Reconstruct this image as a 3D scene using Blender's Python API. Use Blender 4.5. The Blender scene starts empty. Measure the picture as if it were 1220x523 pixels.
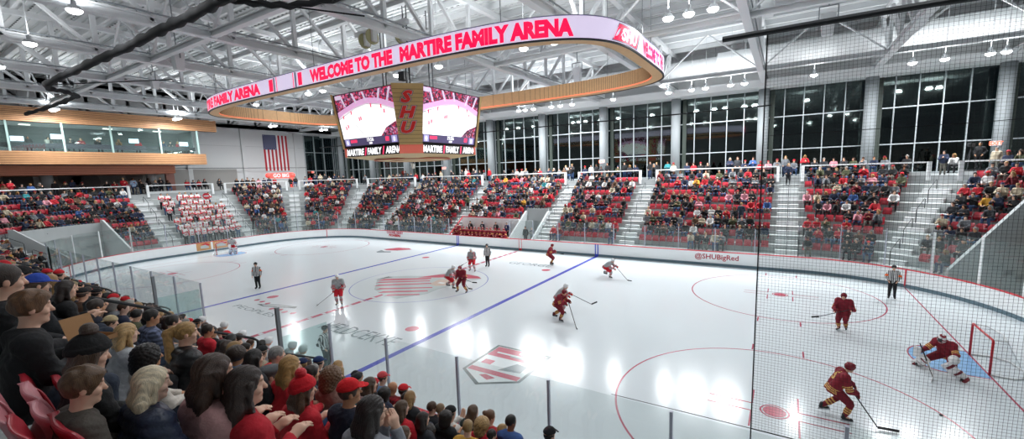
import bpy, math, random
import numpy as np
from mathutils import Vector, Matrix
R = random.Random(7)
SC = bpy.context.scene
COL = SC.collection
PI = math.pi

# ---------------------------------------------------------------- camera, world, exposure
CAM_POS = (21.012, -20.477, 7.219)
YAW, PITCH, ROLL = -0.55274, -0.13186, -0.03115
FPX = 506.535
fwd = Vector((math.sin(YAW) * math.cos(PITCH), math.cos(YAW) * math.cos(PITCH), math.sin(PITCH)))
rgt = fwd.cross(Vector((0, 0, 1))).normalized()
upv = rgt.cross(fwd)
rg2 = rgt * math.cos(ROLL) + upv * math.sin(ROLL)
up2 = -rgt * math.sin(ROLL) + upv * math.cos(ROLL)
cd = bpy.data.cameras.new('camera')
cam = bpy.data.objects.new('camera', cd)
COL.objects.link(cam)
cd.sensor_fit = 'HORIZONTAL'; cd.sensor_width = 36
cd.lens = FPX * 36 / 1220
cd.shift_x = -13.58 / 1220
cd.shift_y = 11.72 / 1220
cd.clip_start = 0.05; cd.clip_end = 400
cam.matrix_world = Matrix(((rg2.x, up2.x, -fwd.x, CAM_POS[0]), (rg2.y, up2.y, -fwd.y, CAM_POS[1]),
                           (rg2.z, up2.z, -fwd.z, CAM_POS[2]), (0, 0, 0, 1)))
SC.camera = cam
SC.view_settings.view_transform = 'Standard'
SC.view_settings.look = 'None'
SC.view_settings.gamma = 1
SC.view_settings.use_curve_mapping = False
SC.view_settings.exposure = 0.0
w = bpy.data.worlds.new('night'); SC.world = w; w.use_nodes = True
w.node_tree.nodes['Background'].inputs[0].default_value = (0.010, 0.014, 0.020, 1)
w.node_tree.nodes['Background'].inputs[1].default_value = 1.0
CEIL_FILL_W = 150.0  # watts of the added upward ceiling fill
LAMP_W = dict(far=540.0, mid=85.0, near=110.0, end=430.0)            # watts of each arena flood
LAMP_COL = (0.96, 0.985, 1.0)

def cam_px(p):
    d = Vector(p) - Vector(CAM_POS)
    z = d.dot(fwd)
    if z <= 0.05: return (-9999, -9999, -1)
    return (610 + 13.58 + FPX * d.dot(rg2) / z, 261.5 + 11.72 - FPX * d.dot(up2) / z, z)
def in_view(p, m=25):
    x, y, z = cam_px(p)
    return z > 0 and -m < x < 1220 + m and -m < y < 523 + m

# ---------------------------------------------------------------- materials
MATS = {}
def lin(c):
    if isinstance(c, str):
        c = tuple(int(c[i:i + 2], 16) / 255 for i in (0, 2, 4))
        return tuple(((v + .055) / 1.055) ** 2.4 if v > .04045 else v / 12.92 for v in c)
    return c
def mat(name, color=(.8, .8, .8), rough=.6, metal=0, emit=0, spec=.5, attr=False, tint=False, noise=0, nscale=20, bump=0, bscale=60):
    if name in MATS: return MATS[name]
    m = bpy.data.materials.new(name); m.use_nodes = True
    nt = m.node_tree; b = nt.nodes['Principled BSDF']
    c = lin(color)
    b.inputs['Base Color'].default_value = (*c, 1)
    b.inputs['Roughness'].default_value = rough
    b.inputs['Metallic'].default_value = metal
    b.inputs['Specular IOR Level'].default_value = spec
    out = None
    if attr:
        a = nt.nodes.new('ShaderNodeAttribute'); a.attribute_name = 'Col'
        out = a.outputs['Color']
    if tint:
        o = nt.nodes.new('ShaderNodeObjectInfo')
        if out is None: out = o.outputs['Color']
        else:
            mx = nt.nodes.new('ShaderNodeMix'); mx.data_type = 'RGBA'; mx.blend_type = 'MULTIPLY'
            mx.inputs[0].default_value = 1
            nt.links.new(out, mx.inputs[6]); nt.links.new(o.outputs['Color'], mx.inputs[7]); out = mx.outputs[2]
    if noise:
        tc = nt.nodes.new('ShaderNodeTexCoord'); n = nt.nodes.new('ShaderNodeTexNoise'); n.inputs['Scale'].default_value = nscale
        n.inputs['Detail'].default_value = 4
        nt.links.new(tc.outputs['Object'], n.inputs['Vector'])
        mr = nt.nodes.new('ShaderNodeMapRange'); mr.inputs[3].default_value = 1 - noise; mr.inputs[4].default_value = 1 + noise
        nt.links.new(n.outputs['Fac'], mr.inputs[0])
        mx = nt.nodes.new('ShaderNodeMix'); mx.data_type = 'RGBA'; mx.blend_type = 'MULTIPLY'; mx.inputs[0].default_value = 1
        if out is None: mx.inputs[6].default_value = (*c, 1)
        else: nt.links.new(out, mx.inputs[6])
        nt.links.new(mr.outputs[0], mx.inputs[7]); out = mx.outputs[2]
    if bump:
        tc = nt.nodes.new('ShaderNodeTexCoord'); n = nt.nodes.new('ShaderNodeTexNoise'); n.inputs['Scale'].default_value = bscale
        nt.links.new(tc.outputs['Object'], n.inputs['Vector'])
        bp = nt.nodes.new('ShaderNodeBump'); bp.inputs['Strength'].default_value = bump; bp.inputs['Distance'].default_value = .02
        nt.links.new(n.outputs['Fac'], bp.inputs['Height']); nt.links.new(bp.outputs[0], b.inputs['Normal'])
    if out is not None: nt.links.new(out, b.inputs['Base Color'])
    if emit:
        b.inputs['Emission Strength'].default_value = emit
        if out is not None: nt.links.new(out, b.inputs['Emission Color'])
        else: b.inputs['Emission Color'].default_value = (*c, 1)
    MATS[name] = m
    return m
def glass_mat(name, color, fres=1.35, alpha_col=(.93, .97, .96), rough=.02, haze=0.0, base=.035):
    m = bpy.data.materials.new(name); m.use_nodes = True
    nt = m.node_tree; nt.nodes.clear()
    o = nt.nodes.new('ShaderNodeOutputMaterial')
    t = nt.nodes.new('ShaderNodeBsdfTransparent'); t.inputs[0].default_value = (*alpha_col, 1)
    g = nt.nodes.new('ShaderNodeBsdfGlossy'); g.inputs[0].default_value = (*color, 1); g.inputs['Roughness'].default_value = rough
    lw = nt.nodes.new('ShaderNodeLayerWeight'); lw.inputs['Blend'].default_value = .5
    pw_ = nt.nodes.new('ShaderNodeMath'); pw_.operation = 'POWER'; pw_.inputs[1].default_value = 5
    nt.links.new(lw.outputs['Facing'], pw_.inputs[0])
    f = nt.nodes.new('ShaderNodeMath'); f.operation = 'MULTIPLY_ADD'; f.inputs[1].default_value = .75 * (fres - 1) / .5; f.inputs[2].default_value = base
    nt.links.new(pw_.outputs[0], f.inputs[0])
    mx = nt.nodes.new('ShaderNodeMixShader')
    nt.links.new(f.outputs[0], mx.inputs[0])
    src = t.outputs[0]
    if haze:
        d = nt.nodes.new('ShaderNodeBsdfDiffuse'); d.inputs[0].default_value = (.62, .74, .72, 1)
        m2 = nt.nodes.new('ShaderNodeMixShader'); m2.inputs[0].default_value = haze
        nt.links.new(src, m2.inputs[1]); nt.links.new(d.outputs[0], m2.inputs[2]); src = m2.outputs[0]
    nt.links.new(src, mx.inputs[1]); nt.links.new(g.outputs[0], mx.inputs[2])
    nt.links.new(mx.outputs[0], o.inputs[0])
    MATS[name] = m
    return m
M_WHITE = mat('white_paint', 'e6e9ea', .55)
M_STEEL = mat('white_steel', 'dfe2e4', .5)
M_BOARD = mat('board_white', 'f2f5f6', .3)
M_CONC = mat('concrete', 'a9aeae', .8, noise=.08, nscale=1.5)
M_CONC2 = mat('concrete_wall', 'b9bebf', .8, noise=.05, nscale=1.0)
M_RED = mat('red_trim', 'cf2035', .4)
M_CRIM = mat('crimson', 'b3263a', .5)
M_SEAT = mat('seat_plastic', 'a61f30', .38)
M_SEATP = mat('seat_plastic_pale', 'c98088', .4)
M_METAL = mat('galvanised', '9aa0a4', .35, metal=.7)
M_GREY = mat('grey_metal', '8d9397', .45, metal=.3)
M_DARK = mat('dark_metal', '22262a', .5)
M_BLACK = mat('black_cloth', '17181b', .9)
M_KICK = mat('kick_grey', '5f7783', .4)
M_GLASS = glass_mat('rink_glass', (.9, 1, .98), 1.25, (.945, .965, .962), .02, .03)
M_GLASSB = glass_mat('bench_glass', (.9, 1, .98), 1.3, (.84, .93, .92), .02, .10)
M_GREEN = mat('glass_edge', '8fb3ab', .2)
M_WALL = mat('drywall', 'cfd0d1', .8)

# ---------------------------------------------------------------- object helpers
def tag(o, label=None, cat=None, group=None, kind=None):
    if label: o['label'] = label
    if cat: o['category'] = cat
    if group: o['group'] = group
    if kind: o['kind'] = kind
    return o
def empty(name, loc=(0, 0, 0), rz=0.0):
    o = bpy.data.objects.new(name, None); o.location = loc; o.rotation_euler = (0, 0, rz)
    o.empty_display_size = .1
    COL.objects.link(o); return o
def link_mesh(name, me, parent=None):
    o = bpy.data.objects.new(name, me); COL.objects.link(o)
    if parent is not None: o.parent = parent
    return o
class MB:
    """collects faces, builds one mesh"""
    def __init__(s): s.v = []; s.f = []; s.mi = []; s.cur = 0
    def add(s, vs, fs):
        n = len(s.v); s.v.extend([tuple(map(float, v)) for v in vs]); s.f.extend([tuple(i + n for i in f) for f in fs]); s.mi.extend([s.cur] * len(fs)); return s
    def box(s, c, d, rz=0, ax=None):
        """centre c, full dims d; ax optional 3x3 axes"""
        hx, hy, hz = d[0] / 2, d[1] / 2, d[2] / 2
        if ax is None:
            cz, sz = math.cos(rz), math.sin(rz)
            ax = ((cz, sz, 0), (-sz, cz, 0), (0, 0, 1))
        vs = []
        for sx, sy, sz_ in ((-1, -1, -1), (1, -1, -1), (1, 1, -1), (-1, 1, -1), (-1, -1, 1), (1, -1, 1), (1, 1, 1), (-1, 1, 1)):
            vs.append([c[i] + ax[0][i] * hx * sx + ax[1][i] * hy * sy + ax[2][i] * hz * sz_ for i in range(3)])
        return s.add(vs, [(0, 3, 2, 1), (4, 5, 6, 7), (0, 1, 5, 4), (1, 2, 6, 5), (2, 3, 7, 6), (3, 0, 4, 7)])
    def b2(s, lo, hi):
        return s.box([(a + b) / 2 for a, b in zip(lo, hi)], [abs(b - a) for a, b in zip(lo, hi)])
    def beam(s, a, b, w_, h_, up=(0, 0, 1)):
        a = Vector(a); b = Vector(b); d = b - a; L = d.length
        if L < 1e-6: return s
        d.normalize(); u = Vector(up)
        if abs(d.dot(u)) > .98: u = Vector((1, 0, 0))
        x = d.cross(u).normalized(); z = x.cross(d)
        return s.box((a + b) / 2, (L, w_, h_), ax=(d, -x, z))
    def tube(s, pts, r, n=8, cap=True, closed=False):
        P = [Vector(p) for p in pts]; m = len(P); rr = r if hasattr(r, '__len__') else [r] * m
        rings = []; pu = None
        for i in range(m):
            if closed: t = P[(i + 1) % m] - P[i - 1]
            else: t = P[min(i + 1, m - 1)] - P[max(i - 1, 0)]
            t.normalize()
            u = pu if pu is not None else (Vector((0, 0, 1)) if abs(t.z) < .9 else Vector((1, 0, 0)))
            x = t.cross(u); 
            if x.length < 1e-4: x = t.orthogonal()
            x.normalize(); y = x.cross(t).normalized(); pu = y
            rings.append([P[i] + (x * math.cos(2 * PI * k / n) + y * math.sin(2 * PI * k / n)) * rr[i] for k in range(n)])
        vs = [v for rg in rings for v in rg]; fs = []
        for i in range(m if closed else m - 1):
            j = (i + 1) % m
            for k in range(n):
                fs.append((i * n + k, i * n + (k + 1) % n, j * n + (k + 1) % n, j * n + k))
        if cap and not closed:
            fs.append(tuple(range(n))[::-1]); fs.append(tuple((m - 1) * n + k for k in range(n)))
        return s.add(vs, fs)
    def cyl(s, c, r, h, n=24, r2=None):
        return s.tube([c, (c[0], c[1], c[2] + h)], [r, r if r2 is None else r2], n)
    def sweep(s, path, prof, closed=False):
        """path: list of (point(3), normal(2)); prof: closed polygon of (d,z) offsets"""
        n = len(prof); m = len(path); vs = []; fs = []
        for p, nn in path:
            for d, z in prof: vs.append((p[0] + nn[0] * d, p[1] + nn[1] * d, p[2] + z))
        for i in range(m if closed else m - 1):
            j = (i + 1) % m
            for k in range(n):
                fs.append((i * n + k, j * n + k, j * n + (k + 1) % n, i * n + (k + 1) % n))
        if not closed:
            fs.append(tuple(range(n))); fs.append(tuple((m - 1) * n + k for k in range(n))[::-1])
        return s.add(vs, fs)
    def poly(s, pts, z0=None, th=0):
        """flat polygon (2-D pts at z0), extruded by th downwards"""
        n = len(pts); t = [(p[0], p[1], z0) if z0 is not None else p for p in pts]
        if not th: return s.add(t, [tuple(range(n))])
        b = [(p[0], p[1], p[2] - th) for p in t]
        return s.add(t + b, [tuple(range(n)), tuple(range(n, 2 * n))[::-1]] + [(i, i + n, (i + 1) % n + n, (i + 1) % n) for i in range(n)])
    def build(s, name, mats, parent=None, smooth=False, bevel=0):
        me = bpy.data.meshes.new(name)
        me.from_pydata(s.v, [], s.f)
        for m in (mats if isinstance(mats, (list, tuple)) else [mats]): me.materials.append(m)
        if any(s.mi): me.polygons.foreach_set('material_index', s.mi)
        if smooth: me.polygons.foreach_set('use_smooth', [True] * len(me.polygons))
        me.validate(); me.update()
        o = link_mesh(name, me, parent)
        if bevel:
            b = o.modifiers.new('bevel', 'BEVEL'); b.width = bevel; b.segments = 2; b.limit_method = 'ANGLE'
        return o
def struct(o): o['kind'] = 'structure'; return o
def part(name, mats, parent, fn, **k):
    m = MB(); fn(m); return m.build(name, mats, parent, **k)

FONT = None
def text_mesh(txt, height, bold=0.0, shear=0, squeeze=1.0, depth=0.0, spacing=1.0):
    """returns vertices (x right, y up) and faces of a text, cap height = height, x from 0"""
    cu = bpy.data.curves.new('t', 'FONT'); cu.body = txt; cu.size = height / .70; cu.offset = bold; cu.shear = shear
    cu.space_character = spacing; cu.resolution_u = 2; cu.extrude = depth
    o = bpy.data.objects.new('t', cu); COL.objects.link(o)
    dg = bpy.context.evaluated_depsgraph_get(); dg.update()
    me = bpy.data.meshes.new_from_object(o.evaluated_get(dg))
    vs = [[v.co.x * squeeze, v.co.y, v.co.z] for v in me.vertices]; fs = [tuple(p.vertices) for p in me.polygons]
    bpy.data.objects.remove(o); bpy.data.curves.remove(cu); bpy.data.meshes.remove(me)
    x0 = min(v[0] for v in vs)
    for v in vs: v[0] -= x0
    wd = max(v[0] for v in vs)
    return vs, fs, wd
def subdiv(vs, fs, step):
    """cut faces finely along x so text can bend: uses bmesh bisect"""
    import bmesh
    bm = bmesh.new(); V = [bm.verts.new(v) for v in vs]
    for f in fs:
        try: bm.faces.new([V[i] for i in f])
        except ValueError: pass
    x1 = max(v[0] for v in vs); x = step
    while x < x1:
        bmesh.ops.bisect_plane(bm, geom=bm.verts[:] + bm.edges[:] + bm.faces[:], plane_co=(x, 0, 0), plane_no=(1, 0, 0)); x += step
    bm.verts.index_update()
    o = ([tuple(v.co) for v in bm.verts], [tuple(v.index for v in f.verts) for f in bm.faces]); bm.free(); return o
def place_text(mb, txt, height, org, xa, ya, bold=0.0, shear=0, width=None, squeeze=1.0, off=0.0, center=False):
    """adds flat text to mb: org + xa*x + ya*y ; width forces total width"""
    vs, fs, wd = text_mesh(txt, height, bold, shear)
    k = squeeze if width is None else width / wd
    org = Vector(org); xa = Vector(xa).normalized(); ya = Vector(ya).normalized(); nn = xa.cross(ya)
    x0 = -wd * k / 2 if center else 0
    mb.add([org + xa * (v[0] * k + x0) + ya * v[1] + nn * off for v in vs], fs)
    return wd * k

# ---------------------------------------------------------------- rink path
HX, HY, RC = 21.95, 4.42, 8.53
ST = 2 * HX; ARC = RC * PI / 2; EN = 2 * HY
T_FR = ST; T_RE = T_FR + ARC; T_NR = T_RE + EN; T_NS = T_NR + ARC; T_NL = T_NS + ST; T_LE = T_NL + ARC; T_FL = T_LE + EN; T_ALL = T_FL + ARC
def rk(t, d=0.0):
    """point at arc position t of the board line, pushed out by d; and outward normal"""
    t %= T_ALL
    def arc(cx, cy, a): return ((cx + (RC + d) * math.cos(a), cy + (RC + d) * math.sin(a)), (math.cos(a), math.sin(a)))
    if t < T_FR: return ((-HX + t, HY + RC + d), (0, 1))
    if t < T_RE: return arc(HX, HY, PI / 2 - (t - T_FR) / RC)
    if t < T_NR: return ((HX + RC + d, HY - (t - T_RE)), (1, 0))
    if t < T_NS: return arc(HX, -HY, -(t - T_NR) / RC)
    if t < T_NL: return ((HX - (t - T_NS), -HY - RC - d), (0, -1))
    if t < T_LE: return arc(-HX, -HY, -PI / 2 - (t - T_NL) / RC)
    if t < T_FL: return ((-HX - RC - d, -HY + (t - T_LE)), (-1, 0))
    return arc(-HX, HY, PI - (t - T_FL) / RC)
def t_far(x): return x + HX
def t_fr(deg): return T_FR + (90 - deg) * PI / 180 * RC
def t_nr(deg): return T_NR + (-deg) * PI / 180 * RC      # deg 0..-90
def t_near(x): return T_NS + HX - x
def t_nl(deg): return T_NL + (270 - deg) * PI / 180 * RC   # deg 270..180
def t_le(y): return T_LE + y + HY
def t_fl(deg): return T_FL + (180 - deg) * PI / 180 * RC   # deg 180..90
def path(t0, t1, d=0, z=0, step=.7):
    """sample points incl. segment joints"""
    js = [j for j in (0, T_FR, T_RE, T_NR, T_NS, T_NL, T_LE, T_FL, T_ALL) if t0 + 1e-3 < j < t1 - 1e-3]
    out = []
    cuts = [t0] + js + [t1]
    for a, b in zip(cuts, cuts[1:]):
        m_ = (a + b) / 2 % T_ALL
        straight = m_ < T_FR or T_RE < m_ < T_NR or T_NS < m_ < T_NL or T_LE < m_ < T_FL
        n = 1 if straight else max(2, int((b - a) / step))
        for i in range(n + (b == t1)): out.append(a + (b - a) * i / n)
    return [((*rk(t - (1e-6 if t == t1 else 0), d)[0], z), rk(t - (1e-6 if t == t1 else 0), d)[1]) for t in out]
ROW_D0, ROW_P, ROW_Z0, ROW_R, NROW = .8, .8, .97, .58, 9
def row_z(k): return ROW_Z0 + ROW_R * k
def row_d(k): return ROW_D0 + ROW_P * k
TOP_Z = row_z(NROW) ; TOP_D = row_d(NROW)
# ---------------------------------------------------------------- ice
ice_m = bpy.data.materials.new('ice'); ice_m.use_nodes = True
nt = ice_m.node_tree; b = nt.nodes['Principled BSDF']
b.inputs['Base Color'].default_value = (.70, .755, .785, 1); b.inputs['Roughness'].default_value = .17
b.inputs['IOR'].default_value = 1.31
tc = nt.nodes.new('ShaderNodeTexCoord'); n1 = nt.nodes.new('ShaderNodeTexNoise'); n1.inputs['Scale'].default_value = .35; n1.inputs['Detail'].default_value = 5
nt.links.new(tc.outputs['Object'], n1.inputs['Vector'])
mr = nt.nodes.new('ShaderNodeMapRange'); mr.inputs[3].default_value = .13; mr.inputs[4].default_value = .20
nt.links.new(n1.outputs['Fac'], mr.inputs[0]); nt.links.new(mr.outputs[0], b.inputs['Roughness'])
n2 = nt.nodes.new('ShaderNodeTexNoise'); n2.inputs['Scale'].default_value = 9; n2.inputs['Detail'].default_value = 6
nt.links.new(tc.outputs['Object'], n2.inputs['Vector'])
bp_ = nt.nodes.new('ShaderNodeBump'); bp_.inputs['Strength'].default_value = .04; bp_.inputs['Distance'].default_value = .01
nt.links.new(n2.outputs['Fac'], bp_.inputs['Height']); nt.links.new(bp_.outputs[0], b.inputs['Normal'])
def ice_paint(name, c):
    m = mat(name, c, .22, spec=.45); return m
P_RED = ice_paint('ice_red', 'b8566a'); P_BLUE = ice_paint('ice_blue', '4a52b8'); P_LBLUE = ice_paint('crease_blue', '86b8e6')
P_PINK = ice_paint('ice_light_red', 'c0596b'); P_GREY = ice_paint('ice_grey', '8d989c'); P_DGREY = ice_paint('ice_dark_grey', '5f6b6c'); P_TAN = ice_paint('ice_tan', 'c9b3a6')
P_THIN = ice_paint('ice_thin_blue', '8f97cc'); P_W = ice_paint('ice_white', 'dfe6e8'); P_LG = ice_paint('ice_lgrey', 'b9c4c6')
per = path(0, T_ALL, 0, 0, .4)[:-1]
m = MB(); m.poly([p[0][:2] for p in per], 0.0)
m.v = m.v[:]; m.f = [f[::-1] for f in m.f]
ice = struct(m.build('floor_ice', ice_m))
Z1 = .004
def flat(name, pts, mt, z=Z1, parent=ice):
    m = MB(); 
    for p in pts: m.poly(p, z)
    # force upward faces
    o = m.build(name, mt, parent)
    me = o.data
    import bmesh
    bm = bmesh.new(); bm.from_mesh(me)
    for f in bm.faces:
        if f.normal.z < 0: f.normal_flip()
    bm.to_mesh(me); bm.free()
    return o
def rect(x0, y0, x1, y1): return [(x0, y0), (x1, y0), (x1, y1), (x0, y1)]
def ring(cx, cy, r, w_, n=96):
    out = []
    for i in range(n):
        a, b_ = 2 * PI * i / n, 2 * PI * (i + 1) / n
        out.append([(cx + r * math.cos(a), cy + r * math.sin(a)), (cx + (r + w_) * math.cos(a), cy + (r + w_) * math.sin(a)),
                    (cx + (r + w_) * math.cos(b_), cy + (r + w_) * math.sin(b_)), (cx + r * math.cos(b_), cy + r * math.sin(b_))])
    return out
def disc(cx, cy, r, n=40): return [[(cx + r * math.cos(2 * PI * i / n), cy + r * math.sin(2 * PI * i / n)) for i in range(n)]]
YB = 12.94
for sx in (-1, 1):
    flat('blue_line', [rect(sx * 7.62 - .15, -YB, sx * 7.62 + .15, YB)], P_BLUE)
    gy = HY + math.sqrt(RC ** 2 - (27.13 - HX) ** 2)
    flat('goal_line', [rect(sx * 27.13 - .03, -gy, sx * 27.13 + .03, gy)], P_RED, .006)
    cr = [(sx * 27.13, -1.22)] + [(sx * (27.13 - 1.1 - .75 * math.cos(a)), 1.22 * math.sin(a)) for a in [(-PI / 2 + PI * i / 20) for i in range(21)]] + [(sx * 27.13, 1.22)]
    cr[0] = (sx * 27.13, -1.22)
    flat('goal_crease', [cr], P_LBLUE, .0045)
    k2 = [(x + (-.05 * sx if abs(x) < 27 else 0), y * 1.045) for x, y in cr]
    flat('crease_line', [k2], P_RED, .003)
    for sy in (-1, 1):
        cx, cy = sx * 21.03, sy * 6.71
        flat('faceoff_circle', ring(cx, cy, 4.55, .06), P_RED)
        flat('faceoff_dot', disc(cx, cy, .30) , P_PINK, .005)
        flat('dot_ring', ring(cx, cy, .34, .05, 40), P_RED)
        L = []
        for ax in (-1, 1):
            for ay in (-1, 1):
                x0, y0 = cx + ax * .6, cy + ay * .23
                L += [rect(x0, y0 - .025, x0 + ax * 1.2, y0 + .025), rect(x0 - .025, y0, x0 + .025, y0 + ay * .9)]
            for ay in (-1, 1): L.append(rect(cx + ax * .85 - .03, cy + ay * 4.58, cx + ax * .85 + .03, cy + ay * 5.2))
        flat('hash_marks', L, P_RED, .006)
        flat('neutral_dot', disc(sx * 6.1, sy * 6.71, .33), P_PINK, .005)
L = [rect(-.15, y, .15, y + .62) for y in [-12.9 + .82 * i for i in range(31)]]
flat('centre_line', L, P_RED, .005)
flat('centre_circle', ring(0, 0, 4.55, .06), P_THIN, .006)
flat('centre_line_edge', [rect(-.15, -YB, -.12, YB), rect(.12, -YB, .15, YB)], P_RED, .0052)
# centre crest: soldier head with streaming plume
crest = [(-3.56, -.77), (-3.5, .15), (-2.3, .95), (-.9, 1.52), (-.3, 2.66), (.6, 2.9), (1.6, 3.3), (2.73, 3.0), (3.3, 2.5), (2.74, 1.2), (2.6, .17), (2.35, -.78), (2.44, -1.9), (1.5, -3.5), (.24, -3.4), (-.7, -3.0), (-1.5, -2.7), (-2.3, -1.9)]
flat('centre_crest', [crest], P_LG, .007)
for i, (x0, y0, x1, y1, hw) in enumerate(((-3.2, -.75, -.2, 1.0, .32), (-2.8, -1.35, .2, .5, .2), (-2.2, -1.95, .8, .0, .22), (-1.4, -2.5, 1.6, -.75, .2), (-.6, -2.95, 1.9, -1.5, .24), (.3, -3.3, 2.0, -2.3, .2))):
    flat('crest_stripe', [[(x0, y0 - hw), (x1, y1 - hw * .7), (x1 + .2, y1), (x1, y1 + hw * .7), (x0, y0 + hw)]], P_PINK, .009)
flat('crest_plume', [[(-1.2, .9), (.2, 1.5), (1.3, 2.2), (2.4, 2.2), (3.2, 2.6), (2.6, 3.0), (1.4, 3.15), (.3, 2.7), (-.4, 2.2), (-.9, 1.5)]], P_PINK, .009)
flat('crest_face', [[(.6, 1.1), (1.6, 1.7), (2.5, 1.9), (2.7, 1.2), (2.4, .2), (1.6, -.3), (.9, -.1)]], P_TAN, .009)
flat('crest_eye', [rect(1.2, .3, 1.7, .6)], P_W, .011)
flat('crest_shadow', [[(-3.6, -.9), (-3.3, -.4), (-3.0, .2), (-3.5, .2)]], P_DGREY, .0105)  # dark grey edge printed as part of the crest
# home-plate shaped sponsor crest
flat('plate_crest_edge', [[(10.95, -8.85), (12.15, -9.6), (13.45, -8.8), (13.45, -6.4), (10.9, -6.4)]], P_DGREY, .005)
flat('plate_crest', [[(11.07, -8.78), (12.16, -9.44), (13.33, -8.72), (13.33, -6.52), (11.03, -6.52)]], P_W, .007)
flat('plate_crest_red', [rect(11.05, -7.4, 13.3, -6.55), rect(11.1, -8.75, 13.3, -8.45)], P_PINK, .009)
flat('plate_crest_bar', [[(12.2, -8.35), (13.1, -8.2), (13.1, -7.65), (12.6, -7.6)], rect(12.0, -7.2, 13.0, -7.0)], P_GREY, .011)
flat('plate_crest_dots', [rect(11.25, -8.1, 11.7, -7.75), [(11.8, -8.95), (12.3, -9.15), (12.5, -8.9), (12.0, -8.8)]], P_PINK, .011)
m = MB(); m.poly(rect(11.3, -7.1, 12.6, -6.98), .012); m.poly(rect(12.2, -6.85, 13.1, -6.65), .012); m.build('plate_lettering', P_W, ice)
m = MB(); place_text(m, 'HELDCEKYE', .95, (1.7, -8.75, .006), (1, 0, 0), (0, 1, 0), width=5.0); m.build('ice_lettering', P_GREY, ice)
m = MB(); place_text(m, 'GEORGE', .8, (2.1, 7.55, .006), (1, 0, 0), (0, 1, 0), width=3.8, bold=-.005); m.build('ice_lettering', P_GREY, ice)
# grey and red sponsor crest near the left blue line
m = MB(); place_text(m, 'PEOPLES', .42, (-6.3, -8.95, .006), (1, 0, 0), (0, 1, 0), width=4.2); m.build('ice_lettering', P_GREY, ice)
flat('crest_marks', [disc(-6.3 + i * .7, -7.55 - .05 * (i % 3), .16, 12)[0] for i in range(3)] + [disc(-3.6 + i * .65, -8.1 + .1 * (i % 2), .17, 12)[0] for i in range(4)], P_PINK, .007)
flat('crest_swoosh', [[(-5.4, -8.0), (-4.0, -7.5), (-2.6, -7.2), (-2.4, -7.45), (-3.4, -7.75), (-4.6, -8.1)]], P_DGREY, .006)
flat('crest_swoosh_fill', [[(-5.0, -7.95), (-3.9, -7.6), (-2.8, -7.35), (-3.5, -7.65), (-4.6, -8.0)]], P_W, .008)
# small crest in the far zone
flat('far_crest', [[(-13.4, 8.2), (-12.6, 9.5), (-11.2, 9.6), (-10.4, 9.2), (-11.4, 8.2), (-12.6, 7.9)]], P_PINK, .006)
flat('far_crest_tail', [[(-12.9, 6.9), (-12.4, 6.6), (-11.2, 7.2), (-11.6, 7.6), (-12.3, 7.4), (-13.2, 7.8)]], P_GREY, .006)

# ---------------------------------------------------------------- boards and rink glass (one dasher system)
bd = empty('dasher_boards'); struct(bd)
BZ = 1.07
full = path(0, T_ALL, 0, 0, .5)[:-1]
part('board_panel', M_BOARD, bd, lambda m: m.sweep(full, [(0, .2), (.10, .2), (.10, BZ - .03), (0, BZ - .03)], closed=True))
part('kick_plate', M_KICK, bd, lambda m: m.sweep(full, [(-.015, .0), (.10, .0), (.10, .2), (-.015, .2)], closed=True))
part('cap_rail', M_RED, bd, lambda m: m.sweep(full, [(-.02, BZ - .04), (.13, BZ - .04), (.13, BZ), (-.02, BZ)], closed=True), smooth=False)
M_BLUEP = mat('blue_paint', '3148c4', .35)
def board_mark(x, y0, wd, mt, name='board_stripe'):
    s = 1 if y0 > 0 else -1
    part(name, mt, bd, lambda m: m.box((x, s * (HY + RC - .006), .63), (wd, .012, .86)))
for sy in (1, -1):
    for x in (-7.62, 7.62):
        for dx in (-.11, .11): board_mark(x + dx, sy, .09, M_BLUEP)
        part('board_stripe', M_BLUEP, bd, lambda m: m.box((x, sy * (HY + RC - .02), .1), (.3, .02, .2)))
    for dx in (-.14, .14): board_mark(dx, sy, .04, M_RED)
    part('board_stripe', M_RED, bd, lambda m: m.box((0, sy * (HY + RC - .02), .1), (.3, .02, .2)))
for sx in (1, -1):
    for sy in (1, -1):
        ang = math.atan2(gy - HY, 27.13 - HX)
        nx, ny = math.cos(ang) * sx, math.sin(ang) * sy
        part('board_stripe', M_RED, bd, lambda m: m.box((sx * 27.13 - nx * .012, sy * gy - ny * .012, .58), (.06, .03, .96), rz=math.atan2(ny, nx) + PI / 2))
def wall_text(parent, txt, h, x, z, y, mt, width=None, bold=0.0, shear=0, name='lettering'):
    m = MB(); place_text(m, txt, h, (x, y, z), (1, 0, 0), (0, 0, 1), bold=bold, shear=shear, width=width)
    return m.build(name, mt, parent)
wall_text(bd, '@SHUBigRed', .36, 15.45, .50, HY + RC - .012, M_CRIM, 2.95, bold=.008)
wall_text(bd, 'COLONEL HENRY', .24, -18.3, .76, HY + RC - .012, mat('pale_red', 'cf6d80', .5), 2.7, bold=.02)
wall_text(bd, 'PIONEERS', .24, -17.95, .44, HY + RC - .012, M_RED, 1.9, bold=.02)
# advertising panel behind the far goal
M_ORG = mat('advert_tan', 'cf9a66', .4)
for (y0, y1) in ((-1.3, .0), (.2, 1.6)):
    part('advert_panel', M_ORG, bd, lambda m: m.box((-HX - RC + .008, (y0 + y1) / 2, .64), (.012, y1 - y0, .8)))
    part('advert_roof', M_RED, bd, lambda m: m.poly([(-HX - RC + .018, y0 + .35, .85), (-HX - RC + .018, y0 + .9, .98), (-HX - RC + .018, y1 - .1, .78), (-HX - RC + .018, y1 - .15, .66)]))
    part('advert_car', P_LG, bd, lambda m: m.poly([(-HX - RC + .020, y0 + .35, .45), (-HX - RC + .02, y0 + .35, .7), (-HX - RC + .02, y0 + .8, .8), (-HX - RC + .02, y1 - .2, .6), (-HX - RC + .02, y1 - .2, .42)]))

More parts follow.
